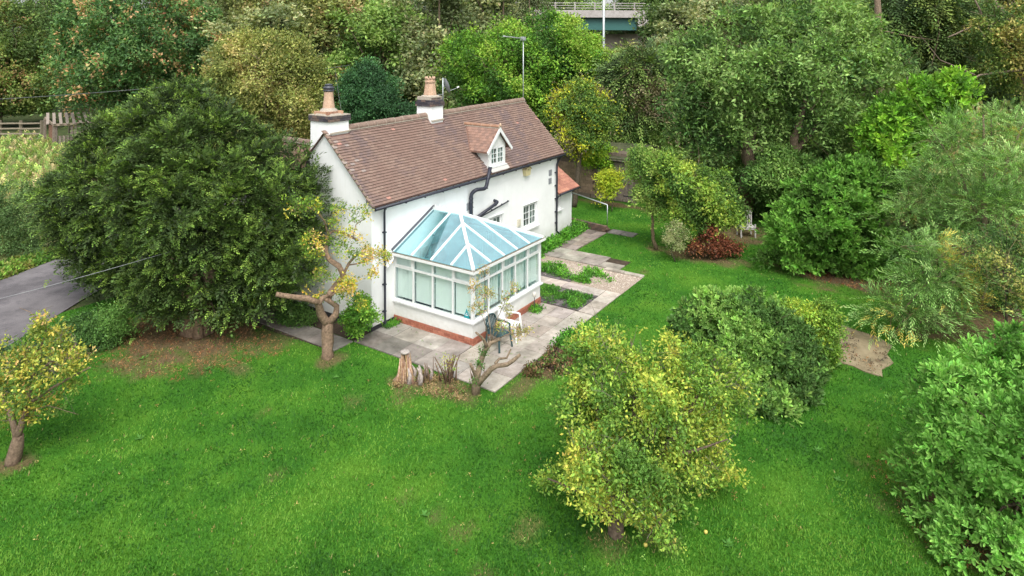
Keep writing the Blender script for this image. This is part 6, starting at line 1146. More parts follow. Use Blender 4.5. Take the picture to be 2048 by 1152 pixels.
mb = MB(); mb.tube([(5.6, 2.1, 6.85), (5.75, 2.1, 6.95), (6.02, 2.12, 6.95)], .013, 6); mb.tube([(5.6, 2.1, 6.62), (5.8, 2.1, 6.5), (6.02, 2.12, 6.5)], .013, 6); mb.tube([(5.75, 2.1, 6.5), (5.72, 2.1, 6.75), (5.75, 2.1, 6.95)], .012, 6); mb.build('bracket', M_METAL, t)

# ================================================================== conservatory
CX0, CX1, CY = 0.98, 4.88, -3.2
con_ = thing('conservatory', (2.93, -1.6, 0), 'white framed conservatory with turquoise glass hipped roof on a low white wall', 'conservatory')
DW = .68
mb = MB()
mb.box(CX0 + .02, CY + .02, .24, CX0 + .2, 0, DW); mb.box(CX0 + .2, CY + .02, .24, CX1 - .2, CY + .2, DW); mb.box(CX1 - .2, CY + .02, .24, CX1 - .02, 0, DW)
mb.build('dwarf_wall', M_WALL, con_)
mb = MB(); mb.box(CX0 + .03, CY + .03, .0, CX1 - .03, 0, .239); bc = mb.build('brick_base', M_MORTAR, con_)
RB = ((.42, .155, .10), (.47, .18, .115), (.38, .14, .095), (.50, .21, .14))
for k in range(3): 
    def two_faces(z, off):
        h = .078; L = .225
        for face in (0, 1, 2):
            a, b = (CX0, CX1) if face == 0 else (CY + .105, 0)
            cuts = [a]; p = a + (L / 2 if off else 0)
            if off: cuts.append(p)
            while p + L < b - .04: p += L; cuts.append(p)
            cuts.append(b)
            for s, e in zip(cuts[:-1], cuts[1:]):
                mb = MB(); mb.tint = tuple(np.array(RB[RNG.integers(0, 4)]) * RNG.uniform(.88, 1.12)); g = .005; j = RNG.uniform(-.003, .003)
                if face == 0: mb.box(s + g, CY + j, z + g, e - g, CY + .1, z + h - g)
                elif face == 1: mb.box(CX0 + j, s + g, z + g, CX0 + .1, e - g, z + h - g)
                else: mb.box(CX1 - .1, s + g, z + g, CX1 + j, e - g, z + h - g)
                mb.build('brick', M_BRICK, bc, fix=False)
    two_faces(k * .079 + .004, k % 2)
# sill
mb = MB(); s0 = .06
for a in ((CX0 - s0, CY - s0, CX0 + .1, 0), (CX0 + .1, CY - s0, CX1 - .1, CY + .1), (CX1 - .1, CY - s0, CX1 + s0, 0)):
    mb.box(a[0], a[1], DW + .002, a[2], a[3], DW + .055)
mb.build('sill', M_WHITE, con_)
SZ, TZ, EZC = DW + .057, 1.82, 2.22
ft = .07
inside_x0, inside_x1, inside_y = CX0 + .01, CX1 - .01, CY + .01
M_BLIND = mat('blind_fabric', lambda nt: principled(nt, (.78, .83, .80), .9))
def bay(axis, a, b, opener, gaps, closed):
    """one glazed bay between two mullions; axis 'x' front wall, 'yl'/'yr' side walls"""
    def bx(mb, s0, d0, z0, s1, d1, z1):
        if axis == 'x': mb.box(s0, CY + .01 + d0, z0, s1, CY + .01 + d1, z1)
        elif axis == 'yl': mb.box(CX0 + .01 + d0, s0, z0, CX0 + .01 + d1, s1, z1)
        else: mb.box(CX1 - .01 - d1, s0, z0, CX1 - .01 - d0, s1, z1)
    m = .032
    mb = MB()
    bx(mb, a, 0, SZ, a + m, ft, EZC); bx(mb, b - m, 0, SZ, b, ft, EZC)
    bx(mb, a + m, 0, SZ, b - m, ft, SZ + .05); bx(mb, a + m, 0, EZC - .05, b - m, ft, EZC); bx(mb, a + m, 0, TZ - .03, b - m, ft, TZ + .03)
    if opener:
        o = .045
        bx(mb, a + m, -.014, TZ + .03, b - m, -.001, TZ + .03 + o); bx(mb, a + m, -.014, EZC - .05 - o, b - m, -.001, EZC - .05)
        bx(mb, a + m, -.014, TZ + .03 + o, a + m + o, -.001, EZC - .05 - o); bx(mb, b - m - o, -.014, TZ + .03 + o, b - m, -.001, EZC - .05 - o)
        bx(mb, a + m, 0, TZ + .03, a + m + o, ft, EZC - .05); bx(mb, b - m - o, 0, TZ + .03, b - m, ft, EZC - .05)
    w = mb.build('window', M_WHITE, con_)
    o = .045 if opener else 0
    pm = MB(); bx(pm, a + m, .03, SZ + .05, b - m, .04, TZ - .03); pm.build('pane', M_GLASS, w)
    pm = MB(); bx(pm, a + m + o, .03, TZ + .03 + (o if opener else 0), b - m - o, .04, EZC - .05 - o); pm.build('pane', M_GLASS, w)
    sg = MB(); bx(sg, a + m, .024, SZ + .05, a + m + .006, .029, TZ - .03); bx(sg, b - m - .006, .024, SZ + .05, b - m, .029, TZ - .03)
    bx(sg, a + m, .024, SZ + .05, b - m, .029, SZ + .056); sg.build('seal', M_BLACK, w)
    bl = MB(); n = int((b - a) / .085); 
    for i in range(n):
        s = a + .03 + (b - a - .06) * i / n; wd = (b - a - .06) / n * (1.02 if closed else gaps)
        p0 = .12 + (i % 2) * .004
        if closed: bx(bl, s, p0, SZ + .08, s + wd, p0 + .002, EZC - .06)
        else: bx(bl, s, p0, SZ + .10, s + wd, p0 + .035, EZC - .06)
    bl.build('vertical_blind', M_BLIND, w)
ly = [0 - .02, -.82, -1.62, -2.42, CY + .06]
for i in range(4): bay('yl', ly[i + 1], ly[i], i in (0, 3), 1, True)
lx = np.linspace(CX0 + .08, CX1 - .08, 6)
for i in range(5): bay('x', lx[i], lx[i + 1], i in (0, 2, 4), [.5, .45, .42, .5, .55][i], False)
for i in range(4): bay('yr', ly[i + 1], ly[i], i in (0, 3), .5, i > 1)
for a_, b_, c_, d_ in ((CX0 - .005, CY - .005, CX0 + .079, CY + .058), (CX1 - .079, CY - .005, CX1 + .005, CY + .058), (CX0 - .005, -.018, CX0 + .085, -.001), (CX1 - .085, -.018, CX1 + .005, -.001)):
    mb = MB(); mb.box(a_, b_, SZ, c_, d_, EZC); mb.build('corner_post', M_WHITE, con_)
# sticker in the nearest pane of the side wall
mb = MB(); mb.add([(CX0 + .036, -3.05, SZ + .06), (CX0 + .036, -2.83, SZ + .06), (CX0 + .036, -2.94, SZ + .34), (CX0 + .030, -3.05, SZ + .06), (CX0 + .030, -2.83, SZ + .06), (CX0 + .030, -2.94, SZ + .34)], [(0, 1, 2), (5, 4, 3), (0, 3, 4, 1), (1, 4, 5, 2), (2, 5, 3, 0)])
st = mb.build('alarm_sticker', plain('teal_print', (.01, .30, .34), .4), con_); st['label'] = 'teal triangular sticker in the lower corner of the side window'
mb = MB(); mb.box(CX0 + .027, -2.99, SZ + .13, CX0 + .0295, -2.89, SZ + .16); mb.box(CX0 + .027, -2.965, SZ + .185, CX0 + .0295, -2.915, SZ + .205); mb.build('sticker_print', M_WHITE, st)

# eaves beam and gutter
mb = MB(); g0, g1 = .02, .13
for a in ((CX0 - g1, CY - g1, CX0 - .01, 0), (CX0 - .01, CY - g1, CX1 + .01, CY - .01), (CX1 + .01, CY - g1, CX1 + g1, 0)):
    mb.box(a[0], a[1], EZC - .03, a[2], a[3], EZC + .05)
mb.box(CX0 - .008, CY - .008, EZC + .002, CX0 + .1, 0, EZC + .06); mb.box(CX0 + .1, CY - .008, EZC + .002, CX1 - .1, CY + .1, EZC + .06); mb.box(CX1 - .1, CY - .008, EZC + .002, CX1 + .008, 0, EZC + .06)
cr = mb.build('roof_frame', M_WHITE, con_)
mb = MB()
for a in ((CX0 - g1 + .015, CY - g1 + .015, CX0 - .03, 0), (CX0 - .03, CY - g1 + .015, CX1 + .03, CY - .03), (CX1 + .03, CY - g1 + .015, CX1 + g1 - .015, 0)):
    mb.box(a[0], a[1], EZC + .0505, a[2], a[3], EZC + .054)
mb.build('gutter_debris', worn('gutter_moss', (.12, .09, .06), (.3, .26, .2), 20), cr)
mb = MB(); mb.tube([(CX0 - .09, -.06, EZC - .03), (CX0 - .12, -.08, EZC - .16), (.62, -.1, EZC - .3), (.56, -.1, EZC - .33)], .034, 8); mb.build('gutter_outlet', M_WHITE, cr)
APXc, APY, APZc = (CX0 + CX1) / 2, -1.18, 3.26
ex0, ex1, ey, ez_ = CX0 - .06, CX1 + .06, CY - .06, EZC + .07
def Lz(x): return ez_ + (APZc - ez_) * (x - ex0) / (APXc - ex0)      # side slope height
hipL = lambda y: Vector((ex0 + (APXc - ex0) * (y - ey) / (APY - ey), y, ez_ + (APZc - ez_) * (y - ey) / (APY - ey)))
hipR = lambda y: Vector((ex1 - (ex1 - APXc) * (y - ey) / (APY - ey), y, ez_ + (APZc - ez_) * (y - ey) / (APY - ey)))
apex = Vector((APXc, APY, APZc)); wl = Vector((APXc, 0, APZc))
raf = []
panes = []
ys = [-.012, -.82, -1.62, -2.42, ey]
def sidept(sg, y):
    """eaves and top points of the side-slope rafter at y"""
    lo = Vector((ex0 if sg < 0 else ex1, y, ez_))
    hi = Vector((APXc, y, APZc)) if y > APY else (hipL(y) if sg < 0 else hipR(y))
    return lo, hi
def thin(mb, pts, n, th=.016):
    up = n * th
    k = len(pts); mb.add([p for p in pts] + [p + up for p in pts], [list(range(k))[::-1], list(range(k, 2 * k))] + [[i, (i + 1) % k, k + (i + 1) % k, k + i] for i in range(k)])
for sg in (-1, 1):
    for i in range(4):
        a, b = ys[i], ys[i + 1]; la, ha = sidept(sg, a); lb, hb = sidept(sg, b)
        pts = [la, ha] + ([apex] if a > APY > b else []) + ([hb] if i < 3 else []) + ([lb] if True else [])
        nrm = Vector((sg * (APZc - ez_), 0, abs(APXc - ex0))).normalized()
        mb = MB(); thin(mb, pts, nrm, .014); p_ = mb.build('roof_pane', M_ROOFGLASS, cr)
        if i < 4: raf.append((la, ha))
xs = [ex0] + [float(v) for v in lx[1:5]] + [ex1]
yhip = lambda x: ey + (APY - ey) * ((x - ex0) / (APXc - ex0) if x < APXc else (ex1 - x) / (ex1 - APXc))
zhip = lambda x: ez_ + (APZc - ez_) * ((x - ex0) / (APXc - ex0) if x < APXc else (ex1 - x) / (ex1 - APXc))
for i in range(5):
    a, b = xs[i], xs[i + 1]; pts = [Vector((a, ey, ez_))]
    if i > 0: pts.append(Vector((a, yhip(a), zhip(a))))
    if a < APXc < b: pts.append(apex)
    if i < 4: pts.append(Vector((b, yhip(b), zhip(b))))
    pts.append(Vector((b, ey, ez_)))
    nrm = Vector((0, -(APZc - ez_), abs(APY - ey))).normalized()
    mb = MB(); thin(mb, pts, nrm, .014); mb.build('roof_pane', M_ROOFGLASS, cr)
    if i > 0: raf.append((Vector((a, ey, ez_)), Vector((a, yhip(a), zhip(a)))))
for a, b in raf:
    mb = MB(); mb.bar(a + Vector((0, 0, .012)), b + Vector((0, 0, .012)), .065, .055); mb.build('rafter', M_WHITE, cr)
for h in ((ex0, ey), (ex1, ey)):
    mb = MB(); mb.bar(Vector((h[0], h[1], ez_ + .02)), apex + Vector((0, 0, .02)), .10, .075); mb.build('hip_rafter', M_WHITE, cr)
mb = MB(); mb.bar(wl + Vector((0, 0, .03)), apex + Vector((0, -.03, .03)), .13, .09)
mb.build('ridge_beam', M_WHITE, cr)
mb = MB()
for k in range(6):
    y = -.1 - k * .2; mb.tube([(APXc, y, APZc + .06), (APXc, y, APZc + .12), (APXc, y, APZc + .17)], [.03, .035, .006], 6)
mb.tube([(APXc, APY, APZc + .05), (APXc, APY, APZc + .14), (APXc, APY, APZc + .2), (APXc, APY, APZc + .32)], [.05, .03, .04, .006], 8)
mb.build('cresting', M_WHITE, cr)
mb = MB(); mb.bar((ex0 - .05, -.02, ez_ + .07), (APXc, -.02, APZc + .08), .04, .07); mb.bar((ex1 + .05, -.02, ez_ + .07), (APXc, -.02, APZc + .08), .04, .07); mb.build('wall_flashing', plain('lead', (.10, .10, .12), .6), cr)
# floor and furniture inside
mb = MB(); mb.box(CX0 + .2, CY + .2, .24, CX1 - .2, -.001, .26); mb.build('floor', plain('tiled_floor', (.30, .27, .24), .5), con_)
t = thing('cane_sofa', (2.0, -1.0, .26), 'dark cushioned sofa standing inside the conservatory', 'sofa')
mb = MB(); mb.box(1.3, -1.3, .36, 1.9, -.2, .62); mb.build('seat', plain('navy_cushion', (.03, .05, .10), .8), t)
mb = MB(); mb.box(1.22, -1.3, .5, 1.34, -.2, 1.15); mb.build('backrest', plain('navy_cushion', (.03, .05, .10), .8), t)
for x in (1.3, 1.84):
    for y in (-1.26, -.26):
        mb = MB(); mb.box(x, y, .26, x + .05, y + .05, .36); mb.build('leg', plain('cane', (.32, .2, .1), .6), t)

# ================================================================== garden furniture
def plastic_chair(x, y, rz, m, label):
    t = thing('garden_chair', (x, y, .047), label, 'chair', 'plastic armchairs on the patio')
    t.rotation_euler = (0, 0, rz)
    def P(mb, name):
        me = mb.mesh(name, m, (0, 0, 0)); ob = link(name, me, t); return ob
    mb = MB(); mb.prism([(-.24, .40), (-.22, .425), (.2, .42), (.25, .445), (.25, .42), (.2, .395), (-.22, .40)], 0, -.24, .24); P(mb, 'seat')
    for sx in (-1, 1):
        mb = MB(); mb.bar((sx * .24, -.24, .42), (sx * .28, -.30, 0), .05, .045); mb.bar((sx * .24, -.24, .42), (sx * .27, -.20, .64), .045, .04); P(mb, 'leg')
        mb = MB(); mb.bar((sx * .23, .22, .44), (sx * .26, .30, 0), .05, .045); P(mb, 'leg')
        mb = MB(); mb.tube([(sx * .27, -.22, .64), (sx * .29, -.1, .655), (sx * .27, .15, .64), (sx * .22, .30, .63)], .026, 6); P(mb, 'armrest')
    mb = MB(); arch = []
    for k in range(11):
        a = math.pi * k / 10; arch.append((-.225 * math.cos(a), .24 + .09 * (.43 + .38 * math.sin(a)) * 1.0, .42 + .12 + .34 * math.sin(a) ** .7 if 0 < k < 10 else .44))
    mb.tube(arch, .024, 6)
    for k in range(7):
        u = -.17 + k * .0567; top = .56 + .32 * max(0, 1 - (u / .225) ** 2) ** .5
        mb.bar((u, .245, .43), (u * 1.05, .24 + .1 * (top - .42) / .46 + .03, top - .0), .034, .012, up=(0, 1, 0))
    mb.bar((-.21, .25, .47), (.21, .25, .47), .02, .05)
    P(mb, 'backrest')
    return t
plastic_chair(2.05, -3.82, R(12), plain('white_resin', (.82, .83, .81), .4), 'white plastic garden armchair with slatted back beside the conservatory wall')
plastic_chair(1.35, -3.86, R(-8), plain('dark_green_resin', (.035, .075, .08), .45), 'dark green plastic armchair in front of the white one by the conservatory corner')

t = thing('solar_light', (4.1, -3.42, .04), 'small pale lantern on a thin stake by the conservatory brick base', 'garden light')
mb = MB(); mb.tube([(4.1, -3.42, 0), (4.1, -3.42, .52)], .014, 6); mb.build('stake', M_BLACK, t)
mb = MB(); lathe(mb, (4.1, -3.42, .52), [(.02, 0), (.06, .02), (.07, .13), (.05, .16), (.02, .18)], 10); mb.build('lantern', plain('frosted', (.6, .58, .52), .5), t)

t = thing('wooden_chair', (17.0, -7.2, 0), 'weathered white wooden chair under the shrubs by the laurel hedge', 'chair')
t.rotation_euler = (0, 0, R(33))
mw = worn('flaking_white_wood', (.40, .38, .35), (.62, .60, .56), 12)
for (x, y) in ((16.75, -6.85), (16.75, -7.5)):
    mb = MB(); mb.box(x, y, 0, x + .06, y + .06, .62 if x < 17 else 1.0); mb.build('leg', mw, t)
for (x, y) in ((17.3, -6.85), (17.3, -7.5)):
    mb = MB(); mb.box(x, y, 0, x + .06, y + .06, 1.1); mb.build('leg', mw, t)
for k in range(4):
    mb = MB(); mb.box(16.74 + k * .14, -7.5, .46, 16.85 + k * .14, -6.8, .49); mb.build('slat', mw, t)
for k in range(7):
    mb = MB(); mb.box(17.34, -7.42 + k * .09, .5, 17.36, -7.37 + k * .09, 1.08); mb.build('back_slat', mw, t)
mb = MB(); mb.box(17.32, -7.5, 1.05, 17.37, -6.8, 1.12); mb.box(16.75, -7.5, .38, 16.78, -6.8, .46); mb.build('rail', mw, t)

t = thing('washing_rail', (15.4, 0, 0), 'pale metal rail on posts crossing the back lawn', 'rail')
mb = MB(); mb.tube([(16.6, 1.9, 1.0), (15.14, -.9, 1.0)], .03, 8); mb.build('rail', M_METAL, t)
for x, y in ((15.14, -.9), (16.6, 1.9)):
    mb = MB(); mb.tube([(x, y, 0), (x, y, 1.0)], .025, 8); mb.build('post', M_METAL, t)

# low retaining step at the end of the path
t = thing('brick_step', (14.3, -.2, 0), 'low dark brick edging wall between the back lawn and the path', 'low wall')
DB = ((.15, .105, .08), (.12, .09, .075), (.2, .13, .1))
for c in range(3):
    for i in range(11):
        a = np.array([14.5, .9]); b = np.array([14.1, -1.35]); p = a + (b - a) * (i + .5 * (c % 2)) / 11; q = a + (b - a) * (i + 1 + .5 * (c % 2)) / 11
        mb = MB(); mb.tint = DB[RNG.integers(0, 3)]; mb.bar((*p, .05 + c * .08), (*(q - (q - p) * .05), .05 + c * .08), .2, .074); mb.build('brick', M_BRICK, t, fix=False)

# ---- garage and old wall across the back lawn
gar = thing('garage', (20.6, 1.5, 0), 'weathered timber garage with double plank doors under a dark felt roof', 'garage')
GX = 19.9
mb = MB(); mb.tint = (.75, .68, .62); mb.box(GX + .05, -.4, 0, 24.5, 5.6, 2.75); mb.build('wall', M_WOOD, gar)
for k in range(14):                                      # door planks
    y0 = -.25 + k * .165
    mb = MB(); kk = RNG.uniform(.75, 1.1); mb.tint = (kk, kk * .95, kk * .93); mb.box(GX + RNG.uniform(-.006, .006), y0 + .005, .06, GX + .045, y0 + .16, 2.25 + RNG.uniform(-.02, .02)); mb.build('door_plank', M_WOOD, gar, fix=False)
for y0, y1 in ((-.22, .35), (1.5, 2.0)):
    for z in (.35, 1.75):
        mb = MB(); mb.box(GX - .02, y0, z, GX - .009, y1, z + .05); mb.build('hinge', M_BLACK, gar)
for c in range(9):
    for i in range(11):                                   # brick panel beside the doors
        y0 = 2.12 + i * .3 + (.15 if c % 2 else 0)
        mb = MB(); k = RNG.uniform(.8, 1.15); mb.tint = (.36 * k, .25 * k, .18 * k); mb.box(GX - .06, y0, .25 + c * .19, GX + .04, y0 + .288, .43 + c * .19); mb.build('brick', M_BRICK, gar, fix=False)
mb = MB(); mb.tint = (.20, .165, .13)
mb.box(GX - .03, 2.1, 0, GX + .045, 5.6, .3); mb.build('stone_footing', M_BRICK, gar)
mb = MB(); mb.bar((GX - .25, -.7, 2.45), (GX - .25, 5.9, 2.45), .08, .16); mb.build('fascia', M_WOOD, gar)
mb = MB(); mb.prism([(GX - .3, 2.52), (22.3, 3.0), (25, 2.6), (25, 2.5), (22.3, 2.9), (GX - .3, 2.42)], 1, -.5, 6.0); rfm = mb.build('roof', worn('mossy_felt', (.05, .06, .035), (.13, .14, .07), 4), gar)

# ---- field shed and rail fence on the far left
sh = thing('field_shed', (11.0, 50.5, 0), 'open-fronted grey timber field shelter with slatted lean-to roof', 'shed')
fw = np.array([.8337, .5523, 0]); rt_ = np.array([.5523, -.8337, 0]); up_ = np.array([0, 0, 1.0])
def loc(l, d, z): return tuple(np.array([10.3, 50.2, 0]) + rt_ * l + fw * d + up_ * z)    # local frame of the shed
for i, (l, d, h) in enumerate(((-.1, 0, 2.55), (1.45, -1.1, 2.15), (4.8, .2, 2.2), (0.4, 2.4, 2.6))):
    mb = MB(); mb.tint = (.9, .85, .8); mb.bar(loc(l, d, 0), loc(l, d, h), .16, .16); mb.build('post', M_WOOD, sh)
for i in range(9):
    mb = MB(); k = RNG.uniform(.8, 1.3); mb.tint = (k, k * .97, k * .95)
    a = loc(-.5 + i * .5, .9 + i * .05, 2.95 - .0 * i); b = loc(1.2 + i * .5, -1.5 + i * .1, 2.25); mb.bar(a, b, .22, .04); mb.build('roof_board', M_WOOD, sh)
mb = MB(); mb.tint = (1.2, 1.1, 1); mb.bar(loc(-.1, 0, 2.62), loc(1.5, -1.2, 2.15), .08, .2); mb.bar(loc(1.5, -1.2, 2.15), loc(5, .1, 2.25), .08, .2); mb.build('beam', M_WOOD, sh)
for i in range(12):
    mb = MB(); k = RNG.uniform(.55, .9); mb.tint = (k, k * .95, k * .92); z1 = 1.2 if i in (1, 2, 3) else 2.1
    mb.bar(loc(1.6 + i * .27, -1.05 + i * .1, 0), loc(1.6 + i * .27, -1.05 + i * .1, z1), .24, .03, up=tuple(fw)); mb.build('wall_plank', M_WOOD, sh)
mb = MB(); mb.tint = (.95, .62, .5); mb.poly([loc(-.0, .3, 0), loc(1.4, -.7, 0), loc(1.4, -.7, 1.95), loc(-.0, .3, 2.0)]); mb.poly([loc(-.0, .35, 0), loc(-.0, .35, 2.0), loc(1.4, -.65, 1.95), loc(1.4, -.65, 0)]); mb.build('board_panel', M_WOOD, sh, fix=False)

fn = thing('rail_fence', (9.5, 56.5, 0), 'weathered four-rail timber fence at the far edge of the meadow', 'fence')
for i in range(7):
    p = np.array([11.2, 53.5, 0]) - rt_ * (i * 1.9) - fw * (i * .0)
    mb = MB(); mb.tint = (.8, .78, .66); mb.bar(tuple(p), tuple(p + up_ * 2.1), .22, .12); mb.build('post', M_WOOD, fn)
    if i < 6:
        for k in range(4):
            z = .45 + k * .47; mb = MB(); mb.tint = (1.0, .98, .85)
            q = p - rt_ * 1.9; mb.bar(tuple(p + up_ * z - fw * .1), tuple(q + up_ * (z - .03) - fw * .1), .06, .13); mb.build('rail', M_WOOD, fn)

# ---- road bridge in the gap between the trees
br = thing('road_bridge', (60, 25, 0), 'concrete road bridge with green steel girder and pale railing behind the trees', 'bridge')
M_CONC = worn('bridge_concrete', (.36, .33, .31), (.50, .47, .45), 1.5, .85)
A = np.array([66.2, 17.4, 0.0]); u = np.array([-.50, .866, 0]); dd = np.array([.866, .50, 0])
def Bp(s, d, z): return tuple(A + u * s + dd * d + up_ * z)
mb = MB(); mb.bar(Bp(0, 4, 13.0), Bp(60, 4, 13.6), 8, .95); mb.build('deck', M_CONC, br)
mb = MB(); mb.bar(Bp(1.3, .8, 11.7), Bp(60, .8, 12.3), .4, 1.6); mb.build('girder', plain('green_steel', (.045, .15, .135), .5), br)
mb = MB(); mb.bar(Bp(-.2, 4, 11.9), Bp(1.2, 4, 11.9), 8, 1.3); mb.build('bearing_wall', M_CONC, br)
mb = MB(); mb.bar(Bp(-14, 5, 5), Bp(9, 5, 5), 4, 10.9) ; mb.build('abutment', worn('abutment_concrete', (.26, .22, .19), (.38, .33, .28), .8, .9), br)
for k in range(3):
    mb = MB(); mb.bar(Bp(-2, .3, 13.75 + k * .33), Bp(60, .3, 14.35 + k * .33), .07, .08); mb.build('rail', M_CONC, br)
for i in range(22):
    mb = MB(); mb.bar(Bp(i * 2.6 - 1, .3, 13.4 + i * .026), Bp(i * 2.6 - 1, .3, 14.55 + i * .026), .14, .14); mb.build('railing_post', M_CONC, br)
lp = thing('lamp_post', (40.3, 11.3, 0), 'tall pale grey street lamp column in front of the bridge', 'street lamp', None)
mb = MB(); mb.tube([(40.3, 11.3, 0), (40.3, 11.3, 8), (40.3, 11.3, 15.5)], [.15, .13, .09], 8); mb.build('column', M_METAL, lp)
mb = MB(); mb.tube([(40.3, 11.3, 15.4), (39.6, 12.4, 16.2)], .05, 6); mb.build('arm', M_METAL, lp)
mb = MB(); mb.bar((39.6, 12.4, 16.2), (39.2, 13.0, 16.3), .3, .15); mb.build('lamp_head', M_GREY, lp)
lq = thing('sign_post', (57.0, 14.0, 0), 'thin leaning rusty post right of the bridge end', 'post')
mb = MB(); mb.tube([(56.9, 13.9, 7), (56.7, 14.2, 12.6)], .08, 6); mb.tube([(56.7, 14.2, 12.6), (56.0, 15.3, 13.3)], .06, 6); mb.build('post', plain('rusty', (.33, .26, .2), .8), lq)

# ---- overhead cables
def cable(a, b, sag, r, m, label, n=24):
    a, b = np.array(a), np.array(b); mb = MB()
    mb.tube([a + (b - a) * k / n - np.array([0, 0, sag * 4 * (k / n) * (1 - k / n)]) for k in range(n + 1)], r, 5)
    mb.build_top('overhead_cable', m, tuple(a), label, 'cable', 'overhead cables')
M_CABLE = plain('pale_cable', (.34, .35, .36), .6)
cable((-7.3, 8.9, 1.32), (-4.06, 3.72, 3.02), .04, .007, M_CABLE, 'pale cable rising across the front of the yew from the road')
cable((-1.0, 35.0, 5.55), (20.4, 23.2, 7.42), .35, .02, plain('dark_cable', (.10, .11, .11), .6), 'dark cable running behind the yew towards the woods')
cable((.8, 2.2, 6.5), (9.5, 12.5, 7.7), .12, .008, plain('dark_cable', (.10, .11, .11), .6), 'thin dark cable from the left chimney to the holly')

# ================================================================== trees with limbs traced one by one from image coordinates
def tree_thing(name, key_limbs, base, label, cat='tree', group=None, bark=(1, 1, 1), spheres=None, nlimb=10, r0=.2, limbs=True):
    t = thing(name, base, label, cat, group)
    if key_limbs:
        L = LIMBS[key_limbs]
        mb = limbs_mb([L[0]], tint=bark, rough=.2); mb.build('trunk', M_BARK, t, fix=False)
        for l in L[1:]:
            limbs_mb([l], tint=bark).build('branch', M_BARK, t, fix=False)
    elif limbs:
        g_ = grow(base, spheres, nlimb, r0)
        limbs_mb(g_[:1], tint=bark).build('trunk', M_BARK, t, fix=False)
        limbs_mb(g_[1:], tint=bark).build('branches', M_BARK, t, fix=False)
    return t
def twigs(parent, spheres, n, ln, r, tint=(1, 1, 1), upz=.3):
    p, d = scatter(spheres, n, inner=.6); mb = MB(); mb.tint = tint
    for a, b in zip(p, d):
        b = unit(b + RNG.normal(size=3) * .4 + np.array([0, 0, upz])); s = a - b * ln * .6
        m = s + b * ln * .6 + RNG.normal(size=3) * ln * .08; e = s + b * ln * RNG.uniform(.8, 1.2) + RNG.normal(size=3) * ln * .12
        mb.tube([s, m, e], [r, r * .7, r * .25], 3, cap=False)
    ob = mb.build('twigs', M_BARK, parent, fix=False); ob['kind'] = 'stuff'
    return ob

# yew
t = tree_thing('yew_tree', None, (-2.97, 4.55, 0), 'huge dark green yew tree beside the white gable, widest thing in the garden', spheres=S_('yew'), limbs=False)
mb = MB(); mb.tint = (1.5, 1.25, 1.05)
for k in range(13):
    a = k * 2.4; r = .18 + .22 * (k % 4) / 4; x, y = -2.97 + r * math.cos(a), 4.55 + r * math.sin(a)
    mb.tube([(x * 1.0 + .1 * math.cos(a), y + .1 * math.sin(a), 0), (x, y, .5), (x + .2 * math.cos(a), y + .2 * math.sin(a), 1.6), (x + .5 * math.cos(a), y + .5 + .4 * math.sin(a), 2.6)], [.16, .13, .10, .05], 7, rough=.2)
mb.build('trunk', M_BARK, t, fix=False)
limbs_mb(grow((-2.2, 6.2, .2), S_('yew'), 14, .16)[1:], tint=(.45, .4, .35)).build('branches', M_BARK, t, fix=False)
yc = lambda p: ~((p[:, 0] > -.22) & (p[:, 1] > -1) & (p[:, 1] < 8)) & (p[:, 2] > .35 + .12 * np.sin(p[:, 0] * 3))
foliage('crown', t, S_('yew'), 'yew', 36000, .215, [(.030, .062, .012), (.055, .108, .017), (.090, .165, .024), (.13, .22, .034)], [3, 4, 3, 1.4], M_NEEDLE, clip=yc, upbias=.22, clump=.45, lump=.5, jitter=.2, bough=.36, share=.5, per=34, inset=.10, rag=.12)

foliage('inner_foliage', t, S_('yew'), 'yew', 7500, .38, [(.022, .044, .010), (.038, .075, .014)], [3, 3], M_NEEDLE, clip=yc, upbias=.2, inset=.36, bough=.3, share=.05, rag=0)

# apple trees and stumps in the lawn
t = tree_thing('apple_tree', 'apple_left', (-8.76, 1.73, 0), 'small yellowing apple tree at the left edge of the lawn', group='old fruit trees in the lawn', bark=(1.35, 1.15, 1.0))
foliage('leaves', t, S_('apple_left'), 'cluster', 900, .16, [(.16, .23, .04), (.29, .32, .05), (.44, .38, .07), (.46, .32, .12), (.09, .17, .03)], [3, 3, 1.2, .5, 2.2], clump=.35, inner=.2, bough=.22, share=.75, per=14)
twigs(t, S_('apple_left'), 160, .4, .006, (1.2, 1.2, 1.25))
t = tree_thing('apple_tree', 'apple_front', (-3.65, -9.88, 0), 'broad yellow-green apple tree in the right foreground lawn', group='old fruit trees in the lawn', bark=(.9, .8, .72))
foliage('leaves', t, S_('apple_front'), 'cluster', 8200, .145, [(.07, .16, .025), (.13, .25, .035), (.23, .34, .05), (.34, .40, .06), (.50, .45, .09)], [2.4, 3.6, 3.3, 1.5, .3], clump=.5, inner=.45, upbias=.3, lump=.35, rag=.5, bough=.30, share=.6)
twigs(t, S_('apple_front'), 620, .45, .006, (1.5, 1.5, 1.5))
for k, (dx, dy) in enumerate(((.6, -.9), (1.1, -1.3), (2.0, -.9), (1.6, .4), (.2, -.5), (2.3, .2))):
    mb = MB(); c_ = (-3.65 + dx, -9.88 + dy, .035); lathe(mb, (c_[0], c_[1], .005), [(.012, 0), (.032, .015), (.038, .035), (.03, .058), (.01, .066)], 8)
    mb.build_top('fallen_apple', plain('yellow_apple', (.62, .52, .12), .5), c_, 'yellow windfall apple on the grass under the foreground apple tree', 'apple', 'windfall apples')

